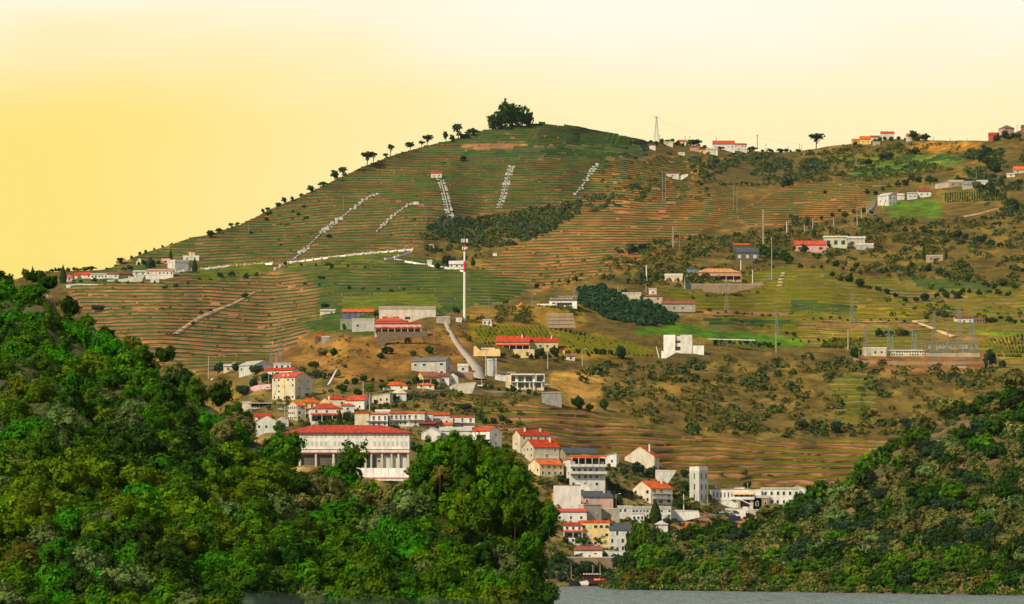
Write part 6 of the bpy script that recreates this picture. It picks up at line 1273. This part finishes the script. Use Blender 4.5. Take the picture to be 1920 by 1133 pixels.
# named bushes on the slopes
HBU = [(281,508,13,26,'bluish','big dark tree in the middle of the hill estate'),(343,474,0,0,'',''),(460,560,10,15,'bluish','round dark tree beside the sloping brown track'),(376,590,7,9,'bluish','dark bush where the brown track bends'),(363,610,6,9,'bluish','dark bush left of the brown track'),(395,585,5,8,'bluish','dark bush above the brown track bend'),
 (183,585,14,16,'bluish','hazy dark clump low on the far left terraces'),(470,440,7,8,'dark','round shrub high on the terraces left of the white stairway'),(500,415,6,8,'dark','round shrub near the skyline above the first white stairway'),(560,405,6,8,'dark','dark shrub on the upper left terraces'),(570,390,6,7,'dark','dark shrub just under the skyline left of the pole'),(575,412,7,8,'dark','low shrub left of the tall pole on the terraces'),(550,400,5,7,'dark','small shrub under the round skyline trees'),
 (505,405,8,10,'dark','wide shrub below the lower skyline trees'),(618,446,8,8,'bluish','dark shrub right of the first white stairway'),(482,520,8,10,'bluish','round tree just under the long white wall'),(615,500,8,9,'bluish','dark bush under the long white wall, right part'),(603,524,9,8,'dark','dark bush between the wall and the brown field'),(868,303,9,15,'bluish','dark bush on the shoulder left of the green summit terraces'),(700,548,0,0,'',''),
 (838,500,10,26,'bluish','large tree left of the white gabled chapel'),(820,505,8,16,'bluish','tree beside the chapel wall'),(886,503,7,22,'bluish','tree right of the white gabled chapel'),(1185,478,14,20,'bluish','dark grove tree at the foot of the orange terraces'),(1205,470,10,16,'bluish','smaller grove tree right of it at the foot of the orange terraces'),(1165,476,8,10,'bluish','bush at the left end of the dark grove'),
 (1293,452,6,15,'dark','upright dark bush right of the white post'),(1715,290,12,15,'dark','round dark tree by the straw coloured mound under the skyline'),(1665,300,20,20,'bluish','wide dark grove above the bright curved field'),(1628,310,12,14,'bluish','dark grove left of the bright curved field'),(1475,352,16,20,'bluish','big dark tree at the edge of the orange terraces'),(1548,365,6,10,'dark','lone bush on the orange terraces'),
 (1165,674,16,28,'bluish','big round tree at the right end of the yellow vineyard'),(1085,768,18,26,'dark','dark bush on the pale slope right of the grey retaining block'),(1132,770,13,22,'dark','separate dark bush right of the pair on the pale slope'),(1105,772,12,16,'dark','lower bush between the two big ones on the pale slope'),(1570,812,16,30,'bluish','big dark round tree above the brown terraces'),(1503,806,13,20,'bluish','dark bush left of the big round tree over the brown terraces'),
 (1697,800,16,20,'bluish','dark bush between two terraces at far right'),(1605,676,14,26,'dark','dark round tree left of the substation'),(1855,690,16,36,'bluish','blue green tree with bare trunk right of the substation'),(1880,690,9,16,'bluish','low bush beside the blue green tree'),(612,680,0,0,'',''),(626,668,11,16,'dark','dark bush on the dry spur below the stone hut'),(605,670,12,22,'olive','olive tree on the dry spur next to the dark bush'),(590,690,14,16,'dark','bush clump on the dry spur above the apartment block'),
 (715,673,9,12,'dark','small dark bush in the middle of the dry spur'),(763,645,8,16,'dark','dark bush right of the stone retaining wall'),(712,668,0,0,'',''),(805,664,11,16,'dark','dark bush on the dry spur near the climbing road'),(775,668,10,14,'olive','olive bush beside the dark one near the climbing road'),(700,668,0,0,'',''),(647,690,7,9,'olive','little olive bush low on the dry spur'),(728,664,15,16,'bluish','dark mound bush under the stone retaining wall'),
 (645,622,6,20,'green','upright green tree beside the grey shed'),(608,578,12,12,'bluish','dark tree over the small white ruin'),(706,598,6,20,'bluish','dark tree between the blue row and the warehouse'),(855,590,8,18,'bluish','dark tree at the top of the climbing road'),(878,600,6,12,'green','bush at the foot of the communication mast'),(948,570,9,10,'yellow','yellow green bush above the brown cutting'),
 (920,690,8,9,'green','bush left of the white tower foot'),(880,640,8,14,'olive','olive bush beside the climbing road fence'),(1013,668,12,20,'dark','dark tree in front of the right red roof'),(1040,670,12,22,'dark','dark tree beside the small red roof'),(920,665,14,12,'bluish','bush in front of the yellow garden wall'),(725,520,0,0,'',''),
 (444,696,12,20,'bluish','tree left of the ruined white factory'),(410,700,14,22,'bluish','tree beside the pale lane at far left of town'),(480,702,13,20,'bluish','tree in front of the ruined factory'),(500,718,14,20,'bluish','dark tree above the pink wall'),(455,744,14,26,'bluish','round tree left of the pink wall'),(475,730,12,26,'bluish','round tree leaning over the pink wall'),(503,769,7,12,'dark','tree in the mouth of the open shed'),
 (650,792,9,18,'dark','round dark tree right of the white hip roofed house'),(664,795,9,16,'dark','round dark bush beside the cream gable'),(693,735,12,18,'yellow','yellow green tree in the gardens above the town'),(720,730,14,16,'green','green tree behind the orange roofs'),(672,742,12,14,'dark','dark shrub above the beige house'),(642,735,14,16,'dark','dark shrub under the purple strip'),(760,748,12,16,'olive','olive tree beside the small pavilion'),(800,745,12,14,'olive','olive tree above the row houses'),
 (872,770,18,16,'bluish','wide bush on the lower terrace above the row houses'),(835,764,8,10,'olive','olive bush left of the wide terrace bush'),(780,765,8,10,'olive','olive bush above the orange roofs'),(755,766,8,10,'olive','olive bush, leftmost above the orange roofs'),(781,797,8,12,'bluish','round clipped tree left of the red awning'),(742,797,10,10,'dark','small spreading tree in front of the row houses'),
 (908,795,9,14,'bluish','tree right of the white end house'),(1195,892,17,30,'bluish','large bush heap left of the white retaining wall'),(1222,895,16,22,'bluish','bush heap against the white retaining wall'),(1283,895,12,20,'bluish','tree right of the white retaining wall'),(1258,930,16,24,'olive','olive tree behind the orange roofed house'),(1285,925,14,24,'dark','tree left of the white tower building'),(1275,955,10,22,'dark','dark tree at the corner of the orange roofed house'),
 (1325,960,9,14,'olive','small tree at the foot of the white tower building'),(1308,960,8,12,'dark','dark shrub at the left foot of the white tower building'),(1353,893,8,10,'olive','round olive tree on the terrace, left of three'),(1396,891,9,14,'olive','round olive tree on the terrace, middle of three'),(1444,897,6,9,'dark','small tree on the terrace, right of three'),(1417,895,6,8,'olive','faint olive bush between two terrace trees'),(1400,915,10,16,'dark','dark bush behind the flat roofed building'),
 (1250,990,12,22,'bluish','round clipped tree below the white ramp wall'),(1205,955,10,12,'dark','hedge bush left of the orange roofed house'),(1155,950,14,22,'dark','bush heap right of the pink house'),(1180,930,9,12,'dark','dark bush on the brown slope above the pink house'),(1090,1022,15,18,'green','spreading pollarded tree in front of the yellow building, left one'),(1125,1024,18,22,'green','spreading pollarded tree in front of the yellow building, right one'),
 (1060,1020,8,16,'dark','tree left of the pollarded pair'),(1050,1062,18,30,'dark','dark riverside tree behind the moored boat, leftmost'),(1075,1085,16,36,'bluish','dark riverside tree directly above the boat bow'),(1100,1080,16,34,'bluish','dark riverside tree above the boat cabin'),(1125,1080,12,26,'dark','dark riverside tree above the boat stern'),(1055,1092,12,22,'bluish','round tree at the water left of the boat'),
 (1085,1000,0,0,'',''),(1090,930,12,12,'bluish','low dark trees below the cream house'),(1070,908,12,14,'bluish','dark trees under the cream house wall'),(1100,922,0,0,'',''),(1140,560,0,0,'',''),(1010,762,0,0,'','')]
for q in HBU:
    if q[2]: hb('hillside_tree' if 'tree' in q[5] else 'hillside_bush', *q[:5], q[5], 'tree' if 'tree' in q[5] else 'bush')
# rows of bushes generated along hedge lines; (polyline, n, size, species, phrase)
LINES = [([(960,872),(985,900),(1030,915)],6,9,'green','garden trees below the stepped apartment pair'),([(1135,905),(1160,925),(1180,935)],6,8,'bluish','garden trees right of the veranda house'),([(1150,880),(1168,890),(1180,900)],4,7,'dark','garden trees below the small canopy house'),([(1100,985),(1150,990),(1180,1000)],5,6,'green','garden trees behind the riverside houses'),([(560,795),(600,797),(650,800)],8,6,'green','garden trees behind the school roof'),([(520,805),(530,825),(536,850)],4,10,'green','garden trees left of the school'),([(745,840),(775,845),(790,850)],4,10,'green','garden trees right of the school'),([(1270,905),(1285,935),(1290,960)],5,8,'olive','garden trees left of the tower block'),([(900,838),(930,850),(955,870)],5,10,'green','garden trees right of the walnut clump'),([(1040,900),(1060,904),(1080,908)],4,7,'dark','garden trees under the orange roofed cream house'),([(700,760),(720,768),(760,766)],6,6,'dark','garden trees above the cream gable'),([(1320,586),(1400,592),(1470,599)],9,4.5,'bluish','bushes on a bank in the right vineyards'),([(1500,600),(1600,600),(1705,604)],13,4,'dark','thin hedge above the substation fields'),([(1640,632),(1665,630),(1700,633)],6,8,'bluish','dark trees behind the control buildings'),([(1730,600),(1755,590),(1785,600)],8,7,'olive','trees around the ruined cottage'),([(1850,606),(1880,604),(1920,608)],7,6,'bluish','trees right of the brick stable'),([(1480,640),(1560,645),(1600,650)],8,4,'dark','low hedge left of the substation'),([(1740,545),(1800,552),(1900,556)],9,7,'bluish','tree belt at the right edge of the vineyards'),([(1290,560),(1350,556),(1440,548)],10,4,'olive','bushes under the curved road wall'),([(1350,598),(1420,612),(1500,632)],9,4,'bluish','bushes along the edge of the bright meadow'),([(1080,395),(1040,430),(1000,455)],7,4,'bluish','bushes at the rim of the orange terraces'),([(1000,545),(1060,530),(1100,520)],7,6,'olive','bushes at the foot of the orange terraces'),([(1300,300),(1310,340),(1330,370)],8,5,'dark','bushes in the dry gully of the mid slope'),([(1225,272),(1262,270),(1300,276),(1336,284)],11,5,'dark','garden trees of the skyline hamlet'),([(1402,284),(1440,287),(1500,287)],9,4,'dark','bushes along the saddle skyline'),([(1600,274),(1660,264),(1690,264),(1735,264)],12,6,'dark','garden trees of the right skyline village'),([(1860,268),(1885,262),(1915,258)],6,9,'bluish','trees under the hilltop villa'),([(66,512),(110,508),(165,506)],16,5,'bluish','hazy tree line on the far left ridge'),([(225,512),(262,500),(300,492),(345,495)],9,6,'bluish','garden trees of the hill estate'),([(190,500),(240,486),(330,455)],9,4,'dark','scrub along the ridge above the estate'),([(140,532),(220,532),(300,534)],7,5,'bluish','bushes under the estate walls'),([(640,722),(700,716),(760,722),(840,730)],12,8,'bluish','garden trees under the dry spur'),([(560,700),(600,712),(640,708)],6,8,'bluish','bushes right of the four storey block'),([(730,752),(800,748),(870,742)],9,8,'olive','olive trees above the terrace row'),([(890,790),(940,796),(960,800)],5,7,'bluish','bushes right of the terrace row'),([(560,535),(700,545),(800,548)],9,5,'bluish','hedge line above the green field'),([(300,545),(420,522),(470,522)],8,6,'bluish','hedge line under the long white wall'),([(820,500),(905,480)],4,6,'bluish','hedge behind the chapel'),([(520,500),(700,505)],6,5,'dark','thin hedge under the right white wall'),
 ([(1550,520),(1700,565),(1800,560)],14,9,'bluish','hedge sweeping down the right vineyards'),([(1490,505),(1600,500),(1700,530)],10,7,'olive','scrub line above the right vineyards'),([(1620,520),(1500,470)],8,7,'dark','scrub below the red roofed pink house'),([(1640,430),(1760,440),(1900,470)],16,8,'bluish','scrub band below the bright fields'),([(1700,500),(1850,540),(1910,540)],12,8,'bluish','scrub band at the right edge'),
 ([(1840,300),(1870,330),(1850,290)],10,10,'bluish','dark wood below the far right house'),([(1790,345),(1860,360),(1910,400)],12,9,'bluish','dark wood right of the farm'),([(1620,370),(1720,340),(1760,345)],10,8,'bluish','grove behind the white house on the right slope'),([(1560,400),(1640,400),(1500,420)],9,7,'dark','scrub left of the white house road'),
 ([(1335,645),(1400,648),(1465,652)],14,6,'dark','hedge under the long white canopy'),([(930,672),(1000,672),(1060,680)],11,7,'bluish','garden hedge below the long red roofed villa'),([(1080,665),(1150,668)],5,6,'dark','garden hedge before the big round tree'),([(900,730),(960,735),(1010,745)],8,7,'dark','hedge below the modern house'),([(820,770),(900,775),(960,772)],9,6,'green','leafy bank above the row houses'),
 ([(1170,530),(1240,520),(1300,530)],10,8,'olive','garden scrub beside the orange roofed villa'),([(1310,523),(1380,524)],6,5,'dark','clipped shrubs before the orange roofed villa'),([(1430,480),(1470,490),(1480,500)],6,10,'dark','trees right of the dark grey house'),([(1480,470),(1560,468)],6,8,'dark','hedge behind the red roofed pink house')]
for pl, n, rp, sp, ph in LINES:
    seg = np.array(pl, float); L = np.r_[0, np.cumsum(np.hypot(*np.diff(seg, axis=0).T))]
    pts = sorted((float(np.interp((i+.5)/n*L[-1], L, seg[:, 0]))+rnd.uniform(-3, 3), float(np.interp((i+.5)/n*L[-1], L, seg[:, 1]))+rnd.uniform(-3, 3)) for i in range(n))
    for i, (x, y) in enumerate(pts):
        s = rp*rnd.uniform(.7, 1.4); hb('garden_tree' if 'tree' in ph else 'hedge_bush', x, y, s, s*1.7, sp if rnd.random() < .7 else rnd.choice(['dark', 'olive']), f"{ordinal(i)} one from the left in the {ph}", 'tree' if 'tree' in ph else 'bush', None, ph)
# ------------------------------------------------------------------ woodland and scrub too dense to count: one mesh per kind
def mass(label, name, mat, spots, seed, nf=26):
    """spots: arrays px, py(foot), r px"""
    rs = np.random.RandomState(seed); px, py, rp = [np.asarray(a, float) for a in spots]
    tp = np.interp(px, GX, top)+1; py = np.maximum(py, tp); d = gbil(Dg, px, py); x, y, z = P(px, py, d); r = rp*d/F
    n = len(px); c = np.repeat(np.stack([x, y, z+r*.35], 1), nf, 0); rr = np.repeat(r, nf)[:, None]
    o = rs.normal(size=(n*nf, 3)); o[:, 2] = np.abs(o[:, 2])*.9-.1; o /= np.linalg.norm(o, axis=1)[:, None]
    sub = (.65+.4*rs.rand(n*nf, 1)); p = c+o*rr*sub*np.array([1, 1, .85])
    nr = o+rs.normal(size=o.shape)*.5; a = np.cross(nr, rs.normal(size=o.shape)); a /= np.linalg.norm(a, axis=1)[:, None]; b = np.cross(nr, a); b /= np.linalg.norm(b, axis=1)[:, None]
    s = rr*.34*(.6+.8*rs.rand(n*nf, 1))
    vs = np.stack([p-a*s, p-b*s*.8, p+a*s, p+b*s*.8], 1).reshape(-1, 3)
    tag(link(bpy.data.objects.new(name, npmesh(name, vs, np.arange(len(vs)).reshape(-1, 4), mat))), label, 'scrub', None, 'stuff')
def fill(poly, n, r0, r1, seed):
    rs = np.random.RandomState(seed); p = np.array(poly); lo = p.min(0); hi = p.max(0); X = []; Y = []
    while len(X) < n:
        x = rs.uniform(lo[0], hi[0], 4000); y = rs.uniform(lo[1], hi[1], 4000); k = inpoly(x, y, poly) & (fbm(x/34, y/13, seed, 3) > (-.4 if len(poly) > 7 else -.06))
        X += list(x[k]); Y += list(y[k])
    X = np.array(X[:n]); Y = np.array(Y[:n]); r = r0+(r1-r0)*rs.rand(n)**2
    return X, Y, r
def cat(*a): return [np.concatenate(q) for q in zip(*a)]
mass('dense dark woodland in the fold of the big hill', 'woodland', leafmat('woodland_leaves', (.035, .065, .03), (.07, .09, .032), .1, .02, 0), cat(
    fill([(805,432),(830,404),(860,412),(960,402),(1050,388),(1090,378),(1085,402),(1040,430),(965,462),(900,466),(850,458)], 850, 3.5, 8.5, 1), fill([(1085,375),(1150,356),(1200,348),(1190,368),(1110,400)], 90, 2.5, 7, 51), fill([(790,440),(850,450),(900,470),(860,490),(800,480)], 60, 3, 7, 43),
    fill([(1290,300),(1450,290),(1560,290),(1540,330),(1450,350),(1350,350),(1300,330)], 330, 3.5, 9, 2),
    fill([(1180,362),(1240,330),(1200,380),(1100,400)], 50, 3, 6, 3)), 3)
mass('dark conifer grove at the end of the yellow vineyard', 'conifer_grove', leafmat('grove_leaves', (.016, .05, .024), (.03, .07, .03), .1, .05, 0), cat(
    fill([(1105,548),(1180,552),(1240,575),(1270,598),(1262,610),(1200,612),(1140,600),(1100,580)], 260, 6, 10, 4),
    fill([(1082,540),(1130,540),(1130,585),(1090,575)], 60, 6, 10, 5)), 4, 60)
mass('olive brown scrub scattered over the slopes', 'hillside_scrub', leafmat('scrub_leaves', (.06, .075, .018), (.11, .105, .03), .1, .01, 0), cat(
    fill([(1060,690),(1400,672),(1930,690),(1760,770),(1690,820),(1320,822),(1150,775)], 620, 3, 11, 6),
    fill([(1130,470),(1250,450),(1480,430),(1480,500),(1300,540),(1180,545),(1120,520)], 480, 3, 9, 7),
    fill([(1480,420),(1700,410),(1930,420),(1930,545),(1700,520),(1600,500),(1500,480)], 520, 3, 9, 8),
    fill([(1500,300),(1700,300),(1800,320),(1650,340),(1500,345)], 300, 3, 6, 9), fill([(1560,275),(1800,268),(1800,290),(1560,300)], 220, 2, 4, 10),
    fill([(900,460),(1180,500),(1050,545),(880,520)], 60, 2, 5, 11), fill([(880,575),(1090,575),(1090,608),(880,606)], 320, 2, 5, 12),
    fill([(560,640),(880,610),(900,690),(600,715)], 170, 1.5, 4, 13), fill([(800,740),(1000,740),(980,770),(800,765)], 90, 3, 7, 14),
    fill([(1100,290),(1330,280),(1330,380),(1150,380)], 220, 2, 5, 15), fill([(130,530),(640,520),(480,690),(200,640)], 130, 2, 4.5, 16), fill([(400,690),(560,690),(560,760),(420,760)], 60, 3, 7, 17), fill([(500,735),(960,740),(1000,830),(1300,900),(1440,960),(1160,1060),(1000,1040),(900,900),(560,800)], 900, 2, 6, 18)), 5)
mass('dark green scrub clumps scattered over the slopes', 'hillside_scrub', leafmat('dark_scrub_leaves', (.03, .06, .022), (.06, .085, .028), .1, .01, 0), cat(
    fill([(1060,690),(1400,672),(1930,690),(1760,770),(1690,820),(1320,822),(1150,775)], 260, 4, 12, 26),
    fill([(1130,470),(1250,450),(1480,430),(1480,500),(1300,540),(1180,545),(1120,520)], 150, 3, 9, 27),
    fill([(1480,410),(1700,410),(1930,410),(1930,545),(1700,530),(1600,500),(1500,480)], 210, 4, 9, 28), fill([(1800,290),(1930,260),(1930,420),(1850,400)], 260, 4, 9, 29),
    fill([(400,430),(800,280),(860,300),(780,440),(520,490),(400,500)], 60, 1.5, 4, 30), fill([(500,730),(960,740),(1000,830),(1300,900),(1440,960),(1160,1060),(1000,1040),(900,900),(560,800)], 950, 2.5, 7.5, 31),
    fill([(1500,280),(1700,270),(1800,300),(1640,335),(1500,345)], 110, 3, 7, 32), fill([(1650,560),(1920,575),(1920,600),(1650,595)], 60, 3, 7, 33), fill([(1000,1030),(1160,1030),(1150,1092),(1040,1096)], 80, 5, 9, 34),
    fill([(1030,1056),(1170,1056),(1170,1092),(1030,1096)], 130, 5, 9, 35)), 6)
def bank_cover(at, x0, x1, n, r0, r1, mat, label, seed, near):
    rs = np.random.RandomState(seed); px = []; py = []; dd = []
    while len(px) < n:
        x = rs.uniform(x0, x1); y = rs.uniform(at.ridge(x)+2, at.bot(x)-2)
        bare = not (okL(x, y) if near else okR(x, y))
        if bare and rs.rand() < .8: continue
        px.append(x); py.append(y); dd.append(at(x, y))
    px, py, dd = map(np.array, (px, py, dd)); r = (r0+(r1-r0)*rs.rand(n)); x, y, z = P(px, py, dd); z = np.maximum(z, .2); nf = 40
    c = np.repeat(np.stack([x, y, z+r*.2], 1), nf, 0); rr = np.repeat(r, nf)[:, None]; o = rs.normal(size=(n*nf, 3)); o[:, 2] = np.abs(o[:, 2]); o /= np.linalg.norm(o, axis=1)[:, None]
    p = c+o*rr*(.6+.5*rs.rand(n*nf, 1)); a = np.cross(o, rs.normal(size=o.shape)); a /= np.linalg.norm(a, axis=1)[:, None]; b = np.cross(o+rs.normal(size=o.shape)*.5, a); b /= np.linalg.norm(b, axis=1)[:, None]
    s = rr*(.2 if near else .28)*(.6+.7*rs.rand(n*nf, 1)); vs = np.stack([p-a*s, p-b*s*.7, p+a*s, p+b*s*.7], 1).reshape(-1, 3)
    tag(link(bpy.data.objects.new('undergrowth', npmesh('undergrowth', vs, np.arange(len(vs)).reshape(-1, 4), mat))), label, 'undergrowth', None, 'stuff')
bank_cover(LB, -40, 1050, 2600, .5, 1.1, LM['dark'], 'dark undergrowth between the trees of the left bank', 3, True)
bank_cover(LB, -40, 1050, 2000, .4, .9, LM['green'], 'green undergrowth between the trees of the left bank', 4, True)
bank_cover(RB, 1130, 2000, 2300, .8, 1.8, LM['olive'], 'olive undergrowth between the trees of the right bank', 5, False)
bank_cover(RB, 1130, 2000, 2600, .8, 1.8, LM['dark'], 'dark undergrowth between the trees of the right bank', 6, False)

for o in bpy.data.objects:
    if 'label' in o and not 4 <= len(str(o['label']).split()) <= 16: print('LABEL', o['label'])
